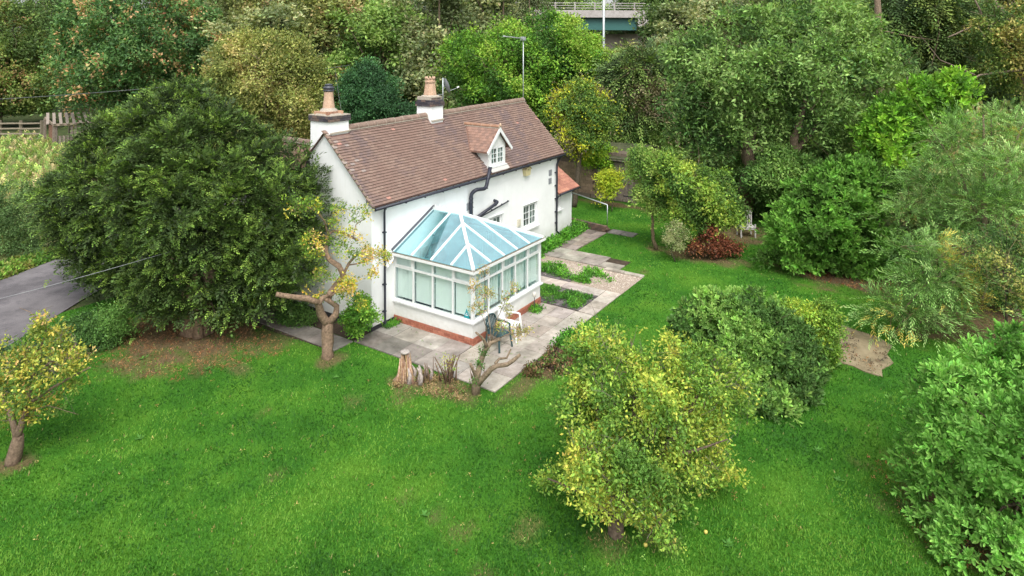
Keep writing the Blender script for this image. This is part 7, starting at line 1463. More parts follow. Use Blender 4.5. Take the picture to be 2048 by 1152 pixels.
t = tree_thing('apple_tree', 'gnarled', (-1.83, -.11, 0), 'gnarled half-dead apple tree with a long sawn limb before the white gable', group='old fruit trees in the lawn', bark=(1.45, 1.2, 1.02))
SG = [(p[0], p[1], p[2], r) for p, r in ((l[-1][:3], .22) for l in LIMBS['gnarled'][8:])]
extra = [(680, 470, .18), (620, 500, .16), (612, 480, .12), (640, 548, .2), (705, 470, .2), (733, 512, .2), (745, 545, .16), (700, 572, .22), (690, 592, .18), (665, 445, .14), (640, 590, .14), (615, 585, .1), (720, 600, .2), (655, 480, .12), (690, 500, .2), (760, 500, .1), (670, 560, .14)]
for px, py, r in extra:                                   # image pixels of the leafy tufts, cast to one set depth; radius in metres
    v = np.array([.8337, .5523, 0]) + np.array([.5523, -.8337, 0]) * (px - 1024) / 1299 - np.array([0, 0, 1]) * (py - 90.2) / 1299
    SG.append((*(CAM + v * 18.75), r))
foliage('leaves', t, SG, 'cluster', 620, .15, [(.10, .20, .03), (.16, .26, .03), (.38, .38, .05), (.55, .40, .06), (.55, .38, .16)], [3, 3, 2, 1.6, 1], clump=.45, inner=.1)
twigs(t, SG, 120, .35, .005, (1.5, 1.4, 1.3))
t = tree_thing('pruned_tree', 'pruned', (-1.0, -4.75, 0), 'low hard-pruned fruit tree with stubby limbs at the patio corner', bark=(1.5, 1.35, 1.15))
PS = [(*l[-1][:3], .13) for l in LIMBS['pruned'][6:]] + [(*l[-2][:3], .16) for l in LIMBS['pruned'][6:]]
foliage('leaves', t, PS, 'cluster', 190, .11, [(.20, .22, .06), (.34, .30, .09), (.40, .26, .13), (.2, .3, .05)], [2, 2, 1.5, 1], clump=.2, inner=.1)
mbp = LIMBS['pruned'][2]
foliage('ivy', t, [(*q[:3], .1) for q in mbp[:3]], 'cluster', 80, .09, [(.05, .14, .03), (.08, .2, .03)], [1, 1], inner=.1)
twigs(t, PS, 50, .4, .004, (1.3, 1.2, 1.1))

# rotten stump
t = thing('tree_stump', (-1.53, -2.82, 0), 'pale rotten splintered tree stump at the patio edge', 'stump')
M_ROT = worn('rotten_wood', (.46, .27, .14), (.78, .62, .45), 14, .9, .9, dist=.03, tinted=True)
mb = MB()
for k in range(40):
    a = k * 2.399; r = .03 + .17 * math.sqrt((k + .5) / 40); x, y = -1.53 + r * math.cos(a), -2.82 + r * math.sin(a); h = .76 - RNG.random() * (.05 if r < .12 else .42)
    kk = RNG.uniform(.55, 1.15); mb.tint = (kk, kk * RNG.uniform(.85, 1), kk * RNG.uniform(.75, 1))
    mb.tube([(x + .10 * math.cos(a), y + .10 * math.sin(a), 0), (x + RNG.normal() * .012, y + RNG.normal() * .012, h * .35), (x - .03 * math.cos(a), y - .03 * math.sin(a), h)], [.045, .03, .012], 4, rough=.3)
mb.build('splintered_body', M_ROT, t, fix=False)
mb = MB(); lathe(mb, (-1.53, -2.82, .70), [(.07, 0), (.13, .05), (.12, .075), (.05, .05)], 9); mb.build('sawn_top', worn('bleached_wood', (.28, .25, .22), (.52, .47, .43), 26, .9), t)
mb = MB()
for k in range(9):
    a = RNG.uniform(0, 6); x, y = -1.35 + RNG.normal() * .12, -3.2 + RNG.normal() * .13; mb.tube([(x, y, 0), (x + .05, y, .2), (x + .04 * math.cos(a), y + .04, .32 + RNG.random() * .1)], [.07, .05, .02], 5, rough=.3)
mb.tint = (1, 1, 1)
mb.build_top('root_chunk', worn('grey_rot', (.26, .21, .18), (.52, .46, .42), 16, .9, .9), (-1.35, -3.2, 0), 'greyish broken root pieces right of the stump', 'stump')

def canes(c, n, h, rad, label, tint=(1.2, .95, .8), leaf=None, sp=.12, lean=.25):
    t = thing('cut_canes', (*c, 0), label, 'shrub'); mb = MB(); mb.tint = tint
    for k in range(n):
        x, y = c[0] + RNG.normal() * sp, c[1] + RNG.normal() * sp; H = h * RNG.uniform(.6, 1.15); l_ = RNG.normal(size=2) * lean * H * .5
        mb.tube([(x, y, 0), (x + l_[0] * .4, y + l_[1] * .4, H * .5), (x + l_[0], y + l_[1], H)], [rad, rad * .85, rad * .6], 5)
    mb.build('stems', M_BARK, t, fix=False)['kind'] = 'stuff'
    if leaf: foliage('leaves', t, [(c[0], c[1], h * .75, .2)], 'cluster', leaf, .09, [(.16, .26, .05), (.3, .34, .06)], [1, 1], inner=.1)
canes((-.92, -3.85), 17, .62, .022, 'cluster of upright cut brown stems at the patio edge', leaf=26, sp=.10, lean=.35)
canes((-.62, -4.35), 8, .35, .012, 'short dead stems between the cut stems and the pruned tree', sp=.16)
canes((-1.22, -3.42), 7, .5, .012, 'few thin dead twigs between the stump and the cut stems', sp=.14)

# hedges, shrubs and other trees
def shrub(name, key, kind, n, scale, pal, w, label, cat='shrub', m=None, base=None, bark=(.8, .75, .7), r0=.08, nl=12, part='leaves', group=None, spheres=None, **kw):
    s = spheres or S_(key)
    a = np.array(s); base = base or (float(a[:, 0].mean()), float(a[:, 1].mean()), 0)
    t = tree_thing(name, None, base, label, cat, group, bark, s, nl, r0)
    foliage(part, t, s, kind, n, scale, pal, w, m, **kw)
    return t
shrub('rhododendron_bush', 'rhodo', 'rosette', 4600, .145, [(.06, .135, .03), (.11, .225, .045), (.18, .33, .07)], [3, 3, 3], 'broad dark green evergreen bush behind the foreground apple tree', m=M_GLOSSY, clump=.9, lump=.5, bough=0.35)
shrub('privet_bush', 'golden', 'cluster', 2600, .15, [(.10, .2, .03), (.17, .31, .04), (.30, .40, .05)], [2, 3, 1.6], 'yellow-green privet bush on the right flank of the dark evergreen bush', r0=.04, clump=.5, inner=.4, bough=0.25)

# near laurel: its nearest leaves are single pieces
lr = tree_thing('laurel_hedge', None, (.6, -16.2, 0), 'big glossy bright green laurel bush filling the lower right corner', 'hedge', None, (.7, .65, .55), S_('laurel_right'), 16, .1)
p, d = scatter(S_('laurel_right'), 6400, inner=.93, bough=.24, lump=.3, share=.35, rag=.08, inset=.04)
V, C = sprig_mesh(TPL['rosette'], p, d, .128, [(.062, .165, .025), (.105, .268, .042), (.16, .35, .068)], [2, 4, 3], upbias=.55, jitter=.16, pair=True)
q8 = V.reshape(-1, 2, 4, 3); qc = q8.mean((1, 2)); dist_ = np.linalg.norm(qc - CAM, axis=1)
fwd = np.array([.8337, .5523, 0]); rgt = np.array([.5523, -.8337, 0]); lat = (qc - CAM) @ rgt / ((qc - CAM) @ fwd)
order = np.argsort(np.where(lat < .78, dist_, 99)); pick = order[:300]; rest = np.ones(len(qc), bool); rest[pick] = False
me = quad_mesh('leaves', q8[rest].reshape(-1, 3), C.reshape(-1, 2, 3)[rest].reshape(-1, 3), M_GLOSSY, ORG[lr.name]); lv = link('leaf', me, lr); lv['kind'] = 'stuff'
leafm = []
for k in range(3):
    V_ = np.array([(0, 0, 0), (.17, .05, .38), (.18, .03, .76), (0, -.08, 1), (-.18, .03, .76), (-.17, .05, .38)])
    leafm.append(make_mesh('laurel_leaf', V_, [0, 1, 2, 3, 0, 3, 4, 5], [0, 4], [4, 4], M_GLOSSY, np.tile([(.145, .345, .06), (.20, .425, .09), (.11, .27, .045)][k], (2, 1))))
mats_ = [[], [], []]
for i in pick:
    a, e1, e2, tip = q8[i, 0]; ax = tip - a; L = np.linalg.norm(ax); z = ax / L; x = e1 - q8[i, 1, 3]; x = x - z * (x @ z); x /= np.linalg.norm(x) + 1e-9; y = np.cross(z, x)
    M = Matrix(((x[0] * L, y[0] * L, z[0] * L, a[0]), (x[1] * L, y[1] * L, z[1] * L, a[1]), (x[2] * L, y[2] * L, z[2] * L, a[2]), (0, 0, 0, 1)))
    mats_[RNG.integers(0, 3)].append(M)
for k in range(3): copies('leaf', leafm[k], lr, mats_[k])

shrub('willow_bush', 'willow', 'willow', 10500, .38, [(.08, .17, .045), (.14, .28, .07), (.22, .38, .12), (.42, .38, .08)], [2, 4, 3, .3], 'large grey-green willow with long narrow leaves leaning in from the right', 'tree', base=(12.6, -16.8, 0), r0=.2, nl=18, clump=1.2, inner=.7, bark=(1.1, 1, .8), lump=.8, rag=.4, bough=0.6)
shrub('bramble_bush', 'bramble_right', 'cluster', 900, .15, [(.05, .11, .03), (.13, .20, .05), (.30, .32, .09)], [3, 2, 1], 'sparse yellowish shrub with arching stems under the willow at the right edge', r0=.05, inner=.3, clump=.5, bough=0.35)
shrub('laurel_bush', 'laurel_mid', 'rosette', 5200, .21, [(.045, .11, .016), (.08, .20, .028), (.12, .28, .04)], [2, 4, 3], 'rounded bright green laurel bush beyond the concrete pad', 'hedge', m=M_GLOSSY, upbias=.5, clump=1.2, bough=0.4)
shrub('bay_tree', 'bright_tree', 'rosette', 2600, .26, [(.07, .18, .02), (.12, .28, .025), (.17, .34, .03)], [2, 3, 2], 'bright yellow-green leafy tree between the walnut and the willow', 'tree', m=M_GLOSSY, base=(20.6, -13.6, 0), r0=.15, clump=.9, bough=0.6)
t = tree_thing('walnut_tree', 'walnut', (LIMBS['walnut'][0][0][0], LIMBS['walnut'][0][0][1], 0), 'large spreading tree with twisting grey limbs right of the back lawn', bark=(.8, .72, .6))
foliage('crown', t, S_('walnut'), 'droop', 7000, .44, [(.06, .13, .035), (.11, .21, .05), (.17, .29, .08)], [2, 4, 3], clump=1.2, inner=.85, lump=1.0, bough=0.9)
twigs(t, S_('walnut'), 260, 1.2, .02, (.9, .8, .65))
shrub('mixed_shrub', 'island', 'cluster', 4200, .24, [(.06, .13, .025), (.12, .23, .035), (.20, .32, .045), (.30, .38, .06)], [2, 3, 2.5, .8], 'loose yellow-green shrub in the island bed of the back lawn', clump=.6, inner=.6, base=(13.4, -6.1, 0), bough=0.4)
shrub('variegated_bush', 'variegated', 'small', 500, .16, [(.20, .25, .10), (.30, .33, .17), (.10, .18, .04)], [2, 2, 1], 'little cream variegated bush at the left foot of the island bed', r0=.03, bough=0.2)
shrub('rusty_shrub', 'rusty', 'cluster', 620, .2, [(.11, .040, .02), (.18, .06, .028), (.055, .03, .018), (.24, .11, .05)], [3, 3, 2, 1], 'dead rust-brown foliage at the foot of the island bed', r0=.03, inner=.3, bough=0.25)
t = tree_thing('slim_tree', 'slim_tree', (LIMBS['slim_tree'][0][0][0], LIMBS['slim_tree'][0][0][1], 0), 'slender bare-stemmed small tree standing alone left of the island bed', bark=(.9, .8, .6))
foliage('crown', t, S_('slim_tree'), 'cluster', 1900, .2, [(.07, .15, .03), (.14, .25, .045), (.23, .33, .08)], [2, 3, 2], clump=.6, inner=.4, bough=0.4)
t = tree_thing('garage_tree', 'garage_tree', (20.2, 2.4, 0), 'small bright green tree in front of the garage doors', bark=(.8, .7, .55))
foliage('crown', t, S_('garage_tree'), 'cluster', 1700, .26, [(.09, .22, .02), (.15, .31, .025), (.24, .38, .03)], [2, 3, 2], clump=.7, inner=.4, bough=0.5)
shrub('plum_tree', 'yellow_back', 'cluster', 3600, .28, [(.07, .15, .03), (.16, .25, .035), (.38, .42, .03), (.14, .13, .07)], [3, 3, 2, 1], 'tall yellow-flecked tree just behind the right end of the roof', 'tree', base=(17.4, 2.2, 0), r0=.16, inner=.5, clump=1.1, lump=.8, rag=.5, bough=0.55)
shrub('plum_sapling', 'yellow_low', 'cluster', 500, .24, [(.26, .36, .03), (.36, .42, .03)], [1, 1], 'small yellow-green sapling bough in front of the garage doors', r0=.03, inner=.2, bough=0.4)
t = tree_thing('larch_tree', 'spruce', (LIMBS['spruce'][0][0][0], LIMBS['spruce'][0][0][1], 0), 'drooping conifer with bare brown stem behind the garage', bark=(1.2, .95, .8))
foliage('crown', t, S_('spruce'), 'spruce', 3200, .85, [(.045, .085, .03), (.075, .135, .035), (.11, .18, .04), (.14, .13, .07)], [3, 3, 2, 1], M_NEEDLE, clump=1.3, upbias=-.1, inner=.4, bough=0.9)
shrub('ivy_clad_tree', 'ivy_tree', 'cluster', 7500, .38, [(.035, .10, .015), (.08, .20, .02), (.15, .30, .03), (.22, .34, .05)], [2, 4, 3, 1.5], 'massive bright green ivy-clad tree behind the right half of the roof', 'tree', base=(22.2, 8.8, 0), r0=.3, nl=22, clump=1.6, lump=1.0, bough=0.95)
shrub('holly_tree', 'holly', 'small', 3600, .32, [(.02, .065, .022), (.035, .11, .035), (.06, .16, .05)], [3, 4, 2], 'dense dark blue-green holly tree between the two chimneys', 'tree', m=M_GLOSSY, base=(10, 9.7, 0), r0=.15, clump=1, lump=.6, bough=0.5)
shrub('hawthorn_tree', 'golden_tree', 'small', 5200, .42, [(.11, .15, .04), (.19, .23, .06), (.27, .29, .09), (.32, .29, .11)], [3, 4, 2.4, .8], 'rounded olive-yellow tree behind the left chimney', 'tree', base=(9.2, 18.2, 0), r0=.22, nl=20, clump=1.5, lump=.9, bough=0.7)
shrub('chestnut_tree', 'chestnut', 'cluster', 7000, .62, [(.04, .10, .03), (.07, .16, .045), (.13, .23, .07), (.42, .29, .14), (.34, .15, .08)], [3, 5, 2.5, 1.6, .15], 'large horse chestnut with browning leaf tufts at upper left', 'tree', r0=.3, nl=26, clump=.9, inner=.85, lump=1.1, bough=1)
shrub('elder_tree', 'olive_left', 'small', 4800, .75, [(.06, .11, .03), (.11, .18, .04), (.18, .24, .06), (.30, .22, .10)], [3, 3, 2, .8], 'olive and brownish scrubby tree at the far left edge', 'tree', r0=.25, nl=24, clump=2, inner=.8, lump=1.2, bough=1.1)
shrub('ivy_mass', 'garage_ivy', 'cluster', 1500, .34, [(.05, .11, .025), (.09, .18, .04), (.14, .24, .05)], [2, 3, 2], 'ivy and boughs hanging over the dark garage roof', 'plants', r0=.06, bough=.5)
shrub('hazel_bush', 'hazel', 'droop', 1500, .34, [(.06, .14, .03), (.11, .22, .05), (.16, .29, .07)], [2, 3, 2], 'leafy hazel between the twisting limbs and the middle laurel', 'bush', r0=.06, bough=.5)
shrub('field_hedge', 'field_hedge', 'small', 3800, .22, [(.05, .10, .03), (.085, .16, .05), (.13, .21, .07)], [2, 3, 2], 'trimmed grey-green hedge between the road and the meadow', 'hedge', r0=.05, bough=0.35)
shrub('roadside_hedge', 'privet', 'small', 2500, .15, [(.03, .08, .02), (.06, .14, .03), (.09, .2, .04)], [2, 3, 2], 'low rounded green hedge between the yew and the road', 'hedge', r0=.04, m=M_GLOSSY, bough=0.25)
shrub('garden_hedge', 'low_hedge', 'small', 2200, .15, [(.03, .07, .03), (.05, .11, .04), (.08, .16, .05)], [2, 3, 2], 'low dark hedge beside the road behind the left apple tree', 'hedge', r0=.04, bough=0.2)
t = tree_thing('ash_tree', 'right_tree', (LIMBS['right_tree'][0][0][0], LIMBS['right_tree'][0][0][1], 0), 'tree with forked grey trunk and bare branches at the upper right corner', bark=(1.2, 1.1, 1.05))
foliage('crown', t, S_('right_tree'), 'cluster', 2600, .36, [(.06, .12, .03), (.13, .19, .04), (.28, .27, .08)], [3, 3, 1], clump=1.2, inner=.3, bough=0.7)
twigs(t, S_('right_tree'), 90, 1.3, .02, (1.5, 1.4, 1.2))
t = tree_thing('spruce_tree', 'right_spruce', (LIMBS['right_spruce'][0][0][0], LIMBS['right_spruce'][0][0][1], 0), 'thin conifer with dead side branches and pale trunk near the top right', bark=(1.3, 1.15, 1.0))
foliage('crown', t, S_('right_spruce'), 'spruce', 2600, .9, [(.035, .075, .02), (.06, .11, .025), (.10, .15, .03)], [3, 3, 1.5], M_NEEDLE, upbias=-.1, inner=.4, bough=0.9)
shrub('hydrangea_bush', 'gable_shrub', 'cluster', 620, .17, [(.06, .17, .02), (.10, .25, .03), (.16, .32, .04)], [2, 3, 2], 'leafy green hydrangea against the corner of the white gable', r0=.02, inner=.3, clump=.3, bough=0.16)
shrub('fern_clump', 'shade_shrub', 'cluster', 420, .17, [(.04, .10, .02), (.07, .15, .03)], [1, 1], 'dark leafy plants in the narrow bed under the gable', r0=.02, inner=.3)
shrub('elm_thicket', 'dark_under', 'cluster', 2600, .3, [(.04, .09, .02), (.08, .16, .035), (.12, .22, .05)], [2, 3, 2], 'shaded thicket under the twisting limbs of the large tree', r0=.1, clump=1, bough=0.6)

for nm, key, n_, ln_, r_, tn in (('plum_tree', 'yellow_back', 140, .9, .012, (1.3, 1.2, 1.0)), ('hawthorn_tree', 'golden_tree', 170, 1.1, .016, (1.2, 1.1, .9)), ('ivy_clad_tree', 'ivy_tree', 200, 1.3, .018, (1.1, 1, .8)),
                                 ('mixed_shrub', 'island', 150, .7, .009, (1.4, 1.3, 1.1)), ('bramble_bush', 'bramble_right', 70, .8, .008, (1.5, 1.3, .9)), ('larch_tree', 'spruce', 120, 1.5, .018, (1.4, 1.15, .9)), ('chestnut_tree', 'chestnut', 120, 1.6, .025, (1.2, 1.1, .95)),
                                 ('willow_bush', 'willow', 120, 1.0, .012, (1.5, 1.4, .9)), ('rhododendron_bush', 'rhodo', 90, .45, .006, (1.2, 1.1, .9)), ('elder_tree', 'olive_left', 120, 1.8, .025, (1.4, 1.3, 1.1))):
    twigs(bpy.data.objects[nm], S_(key), n_, ln_, r_, tn)

# ---- wood behind: five crowns shared by many standing trees
PALS = [([(.05, .10, .03), (.09, .16, .045), (.14, .22, .06)], [2, 3, 2]), ([(.09, .12, .04), (.15, .19, .06), (.22, .25, .08), (.32, .25, .12)], [2, 3, 2, .7]),
        ([(.06, .13, .03), (.12, .22, .05), (.18, .29, .07)], [2, 3, 2]), ([(.04, .075, .035), (.065, .12, .05), (.10, .16, .06)], [3, 3, 2]), ([(.10, .14, .06), (.16, .21, .09), (.25, .28, .13)], [2, 3, 2])]
protos = []
for v in range(5):
    s = []
    for _ in range(44):
        a = RNG.uniform(0, 2 * math.pi); z = RNG.uniform(.12, .97); rr_ = 3.3 * math.sqrt(max(.06, 1 - ((z - .5) / .55) ** 2)) * RNG.uniform(.35, 1.0)
        s.append((rr_ * math.cos(a), rr_ * math.sin(a), z * 15, RNG.uniform(.8, 1.5)))
    save = CAM.copy(); CAM[:] = (-60, 0, 12)
    p, d = scatter(s, 2700, face_bias=.8, inner=.75, lump=1.4, bough=1.0)
    CAM[:] = save
    V, C = sprig_mesh(TPL['spruce' if v == 3 else 'cluster'], p, d, .98 if v == 3 else .68, PALS[v][0], PALS[v][1], roll=v != 3, clump=1.3, seed=v)
    cm = quad_mesh('crown', V, C, M_LEAF, (0, 0, 0))
    gl = grow((0, 0, 0), s, 16, .28)
    tm = limbs_mb(gl, tint=(.9, .82, .7)).mesh('trunk', M_BARK, (0, 0, 0))
    protos.append((cm, tm))
def bearing_text(x, y):
    # names the landmark that stands in front of a far tree, and its row
    v = np.array([x, y, 0]) - CAM; dep = float(v @ fwd); a = float(v @ rgt) / dep
    marks = [(-.79, 'beyond the left end of the rail fence'), (-.66, 'above the field shelter'), (-.5, 'behind the horse chestnut'), (-.36, 'behind the rounded olive-yellow tree'), (-.24, 'above the left chimney'), (-.13, 'behind the blue-green holly'),
             (-.02, 'behind the ivy-clad tree'), (.08, 'left of the street lamp column'), (.17, 'below the road bridge'), (.27, 'behind the drooping conifer'), (.42, 'behind the large spreading tree'), (.56, 'behind the thin conifer'), (.68, 'above the bright yellow-green tree'), (9, 'beyond the willow at the right edge')]
    w = next(t for lim, t in marks if a < lim)
    return w, ('nearest row' if dep < 64 else 'middle row' if dep < 78 else 'rear row' if dep < 95 else 'farthest of all')
WN = ['broad dark green tree', 'olive-brown tree', 'fresh green tree', 'dark conifer', 'grey-green tree']
for (x, y, h, sc, v, rot) in WOODS:
    w_, r_ = bearing_text(x, y)
    t = thing('wood_tree', (x, y, 0), WN[v] + ' ' + w_ + ', ' + r_, 'tree', 'trees of the wood behind the cottage')
    for me, nm in ((protos[v][1], 'trunk'), (protos[v][0], 'crown')):
        ob = link(nm, me, t)
    t.scale = (sc, sc, h / 15.5); t.rotation_euler = (0, 0, -R(56) + R(90) * 0 + (rot - 3.14) * .25)

# undergrowth that closes the lower storey of the wood
UND = [(12.7, 27.6, 1.5), (13.6, 22.6, 1.2), (13.6, 37.1, 3.0), (15.4, 19.8, 3.2), (12.4, 17.2, 2.5), (15.7, 15.8, 2.6), (19.2, 14.1, 3.2), (22.3, 7.8, 2.2), (25.6, 5.5, 1.8), (24.5, -2.5, 2.2), (23.8, -4.7, 2.0),
       (25.9, -6.9, 2.4), (25.0, -9.1, 2.3), (25.9, -10.5, 3.0), (32.1, -12.6, 5.6), (26.6, -15.1, 4.5), (25.5, -17.2, 4.8), (16.5, 70.0, 2.6), (10.5, 74.0, 2.6), (27.0, 6.0, 3.3), (30.2, 4.8, 4.3), (26.5, 10.3, 4.9), (24.7, 13.1, 4.0),
       (18.7, -14.4, 2.9), (18.5, -16.5, 2.8), (19.6, -18.6, 2.4), (16.4, 40.5, 3), (19.5, 30, 3.4), (22, 24, 3.2), (35, 0, 5), (33, -5, 5), (38, 8, 4), (36, 14, 4), (31, 18, 5), (42, 3, 5.5), (47, 10, 5.0), (52, 16, 5), (44, -2, 6), (15.5, 47, 3)]
uv, uc = [], []
for k in range(4):
    s = [(RNG.normal() * 1.5, RNG.normal() * 1.5, RNG.uniform(-.3, .55), RNG.uniform(.7, 1.2)) for _ in range(14)]
    save = CAM.copy(); CAM[:] = (-40, 0, 8); p, d = scatter(s, 1500, face_bias=.6, zfloor=-5, bough=.6); CAM[:] = save
    K_ = TPL['cluster']; V, C = sprig_mesh(K_, p, d, .42, PALS[(k + 1) % 5 if k != 2 else 0][0], PALS[(k + 1) % 5 if k != 2 else 0][1], seed=k + 9); 
    uc.append(quad_mesh('thicket_leaves', V, C, M_LEAF, (0, 0, 0)))
for i, (x, y, h) in enumerate(UND):
    v = i % 4
    t = thing('undergrowth_bush', (x, y, 0), ['dark green bramble thicket', 'olive-brown bramble thicket', 'mid green bramble thicket', 'darkest bramble thicket'][v] + ' ' + bearing_text(x, y)[0] + (', close in' if (x - CAM[0]) * fwd[0] + (y - CAM[1]) * fwd[1] < 44 else ', farther back'), 'bush', 'thickets under the trees of the wood')
    ob = link('leaves', uc[v], t); ob.location = (0, 0, h * .5); ob.scale = (1.25, 1.25, h * .42); ob.rotation_euler = (0, 0, -R(34) + RNG.uniform(-.4, .4))

# ================================================================== ground plants
def ground_plants(name, poly, n, scale, pal, w, label, cat, zmax=.12, kind='weed', density_seed=0, m=None, patch=.45):
    P = np.array(poly); lo, hi = P.min(0), P.max(0); pts = []
    while len(pts) < n:
        q = lo + RNG.random((n * 3, 2)) * (hi - lo); ok = inpoly(poly, q[:, 0], q[:, 1]) & (vnoise(q[:, 0], q[:, 1], .5, density_seed) > patch * RNG.uniform(.6, 1.2, len(q)))
        pts += list(q[ok])
    p = np.c_[np.array(pts[:n]), RNG.uniform(min(.03, zmax * .6), zmax, n)]
    V, C = sprig_mesh(TPL[kind], p, np.tile([0, 0, 1.0], (n, 1)), scale, pal, w, clump=.3, seed=density_seed, roll=kind != 'yew')
    b = (float(P[:, 0].mean()), float(P[:, 1].mean()), .02)
    me = quad_mesh(name, V, C, m or M_LEAF, b); ob = link(name, me, None, b)
    tag(ob, label, cat, kind='stuff'); return ob
GP = ([(.04, .14, .015), (.07, .23, .02), (.11, .30, .03)], [2, 3, 2])
ground_plants('weeds', [(6.6, -.75), (13.2, -.5), (13.2, 0), (6.6, 0)], 1300, .17, *GP, 'dense bright green weeds along the foot of the front wall', 'weeds', .25, patch=.2)
ground_plants('weeds', [(12.2, -.5), (14.0, -.4), (14.3, .6), (13.4, .6), (12.2, 0)], 420, .17, *GP, 'bright green weeds at the end of the path by the extension', 'weeds', .2, patch=.1)
ground_plants('weeds', [(7.3, -3.5), (7.6, -.9), (8.8, -1.5), (8.9, -3.4), (8.0, -4.6)], 520, .12, *GP, 'bright green weeds spreading over the gravel bed', 'weeds', .10, patch=.5, density_seed=3)
ground_plants('bed_grass', [(5.0, -4.5), (6.3, -4.5), (6.45, -2.4), (5.0, -2.4)], 800, .10, [(.035, .13, .015), (.06, .20, .02), (.10, .26, .03)], [2, 3, 2], 'rough green grass growing over the dark pavers beside the conservatory', 'grass', .05, patch=.42, density_seed=8)
ground_plants('fallen_leaves', [(-9.5, 3), (-5, 4), (0, -6.5), (5, -6.5), (3.5, -9.5), (0, -13), (-6, -13), (-10, -4)], 240, .045, [(.38, .32, .12), (.28, .18, .07), (.2, .35, .08)], [2, 1.5, 3], 'small yellow leaves and daisies dotted over the lawn', 'fallen leaves', .045, patch=0)
ground_plants('dry_grass', [(-2.0, -2.6), (-1.0, -2.9), (-.78, -4.9), (-1.3, -5.1), (-1.9, -3.8)], 420, .055, [(.24, .18, .09), (.32, .25, .13), (.10, .20, .04), (.18, .10, .06)], [2, 2, 1.4, 1], 'withered tufts and weeds round the stump and cut stems', 'dry grass', .08, patch=.35, density_seed=5)
ground_plants('path_weeds', [(-.74, -5.2), (4.9, -5.2), (4.9, -3.25), (.95, -3.25), (.95, 0), (-.74, 0)], 60, .045, [(.06, .17, .03), (.10, .22, .04)], [1, 1], 'tiny weeds sprouting from the patio joints', 'weeds', .07, patch=0)
ground_plants('weeds', [(3.3, -5.25), (3.7, -5.9), (2.2, -6.2), (2.0, -5.3)], 380, .15, *GP, 'leafy weeds along the right edge of the patio', 'weeds', .3, patch=.2)
ground_plants('weeds', [(3.95, -3.25), (4.4, -3.25), (4.4, -3.6), (3.95, -3.55)], 60, .12, *GP, 'small green plant at the foot of the garden light', 'weeds', .15, patch=0)
ground_plants('weeds', [(.3, -.02), (1.0, -.02), (.98, -.4), (.4, -.3)], 70, .1, *GP, 'weeds at the foot of the left downpipe', 'weeds', .1, patch=0)
ground_plants('bedding_plants', [(.3, -5.3), (2.1, -5.3), (2.3, -6.2), (.8, -6.3)], 380, .11, [(.10, .07, .03), (.08, .16, .03), (.2, .14, .07), (.05, .03, .03)], [2, 2, 2, 1], 'withered brown and green plants in the bed beside the patio', 'plants', .2, patch=.3)
ground_plants('fallen_leaves', [(-6.2, 5.5), (-5.0, 2.2), (-2.2, 1.0), (-1.6, 3.2), (-2.4, 6.8), (-5, 8)], 1500, .045, [(.24, .11, .05), (.34, .19, .09), (.14, .07, .035)], [2, 2, 1], 'fallen brown needles and leaves under the yew', 'fallen leaves', .02, patch=.15)
ground_plants('fallen_leaves', [(12.4, -11), (14.5, -8.6), (16, -12), (12.6, -14.2)], 400, .06, [(.25, .10, .04), (.35, .18, .08)], [2, 2], 'fallen brown leaves along the foot of the middle laurel', 'fallen leaves', .02, patch=0)
ground_plants('fallen_leaves', [(-3, -16), (1.5, -13.2), (2.5, -14.4), (-1, -17.5)], 260, .06, [(.25, .10, .04), (.4, .2, .09)], [2, 2], 'fallen brown leaves along the foot of the near laurel', 'fallen leaves', .02, patch=0)
ground_plants('fallen_leaves', [(5.7, -13.4), (6, -12.4), (8.6, -12.1), (7.9, -13.5)], 120, .05, [(.12, .08, .05), (.3, .17, .08), (.03, .02, .02)], [2, 1, 2], 'dark leaf litter scattered on the concrete pad', 'fallen leaves', .075, patch=.4)
ground_plants('meadow_grass', [(-12, 17.5), (-6, 17), (2, 20.5), (9, 26), (12, 58), (-14, 58)], 5200, .55, [(.12, .22, .05), (.19, .28, .07), (.29, .29, .12), (.38, .31, .17)], [3, 3, 2, .8], 'tall straw-coloured grass and weeds filling the meadow', 'grass', .35, kind='yew', patch=.1)
ground_plants('verge_grass', [(-14, 15.4), (-4.6, 15.1), (-2.6, 16.0), (3, 19.5), (3, 20.6), (-2.6, 17.1), (-14, 16.6)], 2600, .2, [(.06, .16, .02), (.12, .22, .03), (.2, .22, .06)], [2, 2, 1], 'rough green verge between the road and the hedge', 'grass', .1, patch=0)

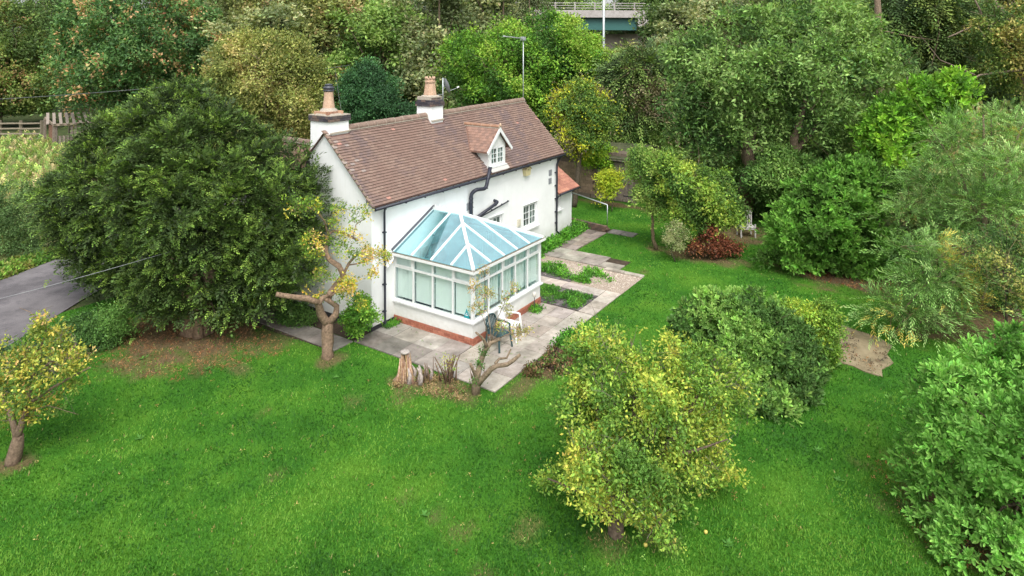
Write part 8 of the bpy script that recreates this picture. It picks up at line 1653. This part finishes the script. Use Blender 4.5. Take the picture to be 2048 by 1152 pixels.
WHERE = ('in the open middle of the lawn', 'just below the gnarled apple tree', 'in the lawn beside the near laurel', 'between the near laurel and the dark bush', 'in the needles under the left side of the yew', 'at the near edge of the soil under the yew', 'in the lawn right of the left apple tree', 'right of the foreground apple trunk')
for k, (x, y) in enumerate(((-5.02, -6.6), (-2.5, -1.2), (.4, -13.0), (1.2, -12.5), (-4.8, 4.2), (-4.1, 2.1), (-6.8, .4), (-2.6, -11.6))):
    n = 9; p = np.tile([x, y, .02], (n, 1)) + RNG.normal(size=(n, 3)) * [.02, .02, 0]; a = np.arange(n) * .7
    d = unit(np.c_[np.cos(a), np.sin(a), np.full(n, .35)])
    q = leaf_quads(p, d, unit(np.cross(d, [0, 0, 1.0])), RNG.uniform(.07, .15, n), np.full(n, .05), -.05)
    me = quad_mesh('weed_rosette', q.reshape(-1, 3), np.tile((.10, .26, .05), (n, 1)) * RNG.uniform(.8, 1.2, (n, 1)), M_LEAF, (x, y, .02)); ob = link('weed_rosette', me, None, (x, y, .02))
    tag(ob, 'broad-leaved flat weed rosette ' + WHERE[k], 'weed', 'weed rosettes in the lawn')

# ---- grass blades
nb = 330000
t_ = 10.2 + 26 * RNG.random(nb) ** 1.9
l_ = (RNG.random(nb) * 2 - 1) * .84 * t_
X = CAM[0] + fwd[0] * t_ + rgt[0] * l_; Y = CAM[1] + fwd[1] * t_ + rgt[1] * l_
ok = ~on_hard(X, Y) & (Y < 9.7) & ~inpoly(ROAD, X, Y) & (X > -15.9) & (X < 29.9)
ok &= RNG.random(nb) > bare(X, Y) * .93
X, Y, t_ = X[ok], Y[ok], t_[ok]; n = len(X)
tall = vnoise(X, Y, .5, 21) * .6 + vnoise(X, Y, .16, 22) * .5
H = (.02 + .034 * tall) * RNG.uniform(.6, 1.5, n); wd = .006 + .0006 * t_
a = RNG.uniform(0, 2 * np.pi, n); ln = RNG.uniform(.2, 1.1, n) * H; b = a + RNG.normal(size=n) * .5 + 1.2
base = np.c_[X, Y, np.full(n, .003)]; sd_ = np.c_[np.cos(a), np.sin(a), np.zeros(n)] * wd[:, None]
tip = base + np.c_[np.cos(b) * ln, np.sin(b) * ln, H]
V = np.stack([base - sd_, base + sd_, tip], 1).reshape(-1, 3)
c1 = vnoise(X, Y, 1.6, 23) * .5 + vnoise(X, Y, .45, 24) * .35 + vnoise(X, Y, 4, 25) * .3 + RNG.normal(size=n) * .11
GA_ = np.array([(.030, .115, .014), (.060, .195, .018), (.105, .27, .026), (.16, .33, .04)])
ii = np.clip((c1 - .33) / .5 * 3, 0, 2.999); i0 = ii.astype(int); fr = (ii - i0)[:, None]
C = GA_[i0] * (1 - fr) + GA_[i0 + 1] * fr
dry = RNG.random(n) < .009 + .5 * np.clip(bare(X, Y), 0, 1)
C[dry] = np.array([.34, .30, .12]) * RNG.uniform(.6, 1.1, (dry.sum(), 1))
me = make_mesh('grass', V, np.arange(n * 3), np.arange(n) * 3, np.full(n, 3), leafmat('grass_blade', .6, .2, .3), C)
ob = link('grass', me, None); tag(ob, 'short bright green lawn grass covering the garden', 'grass', kind='stuff')
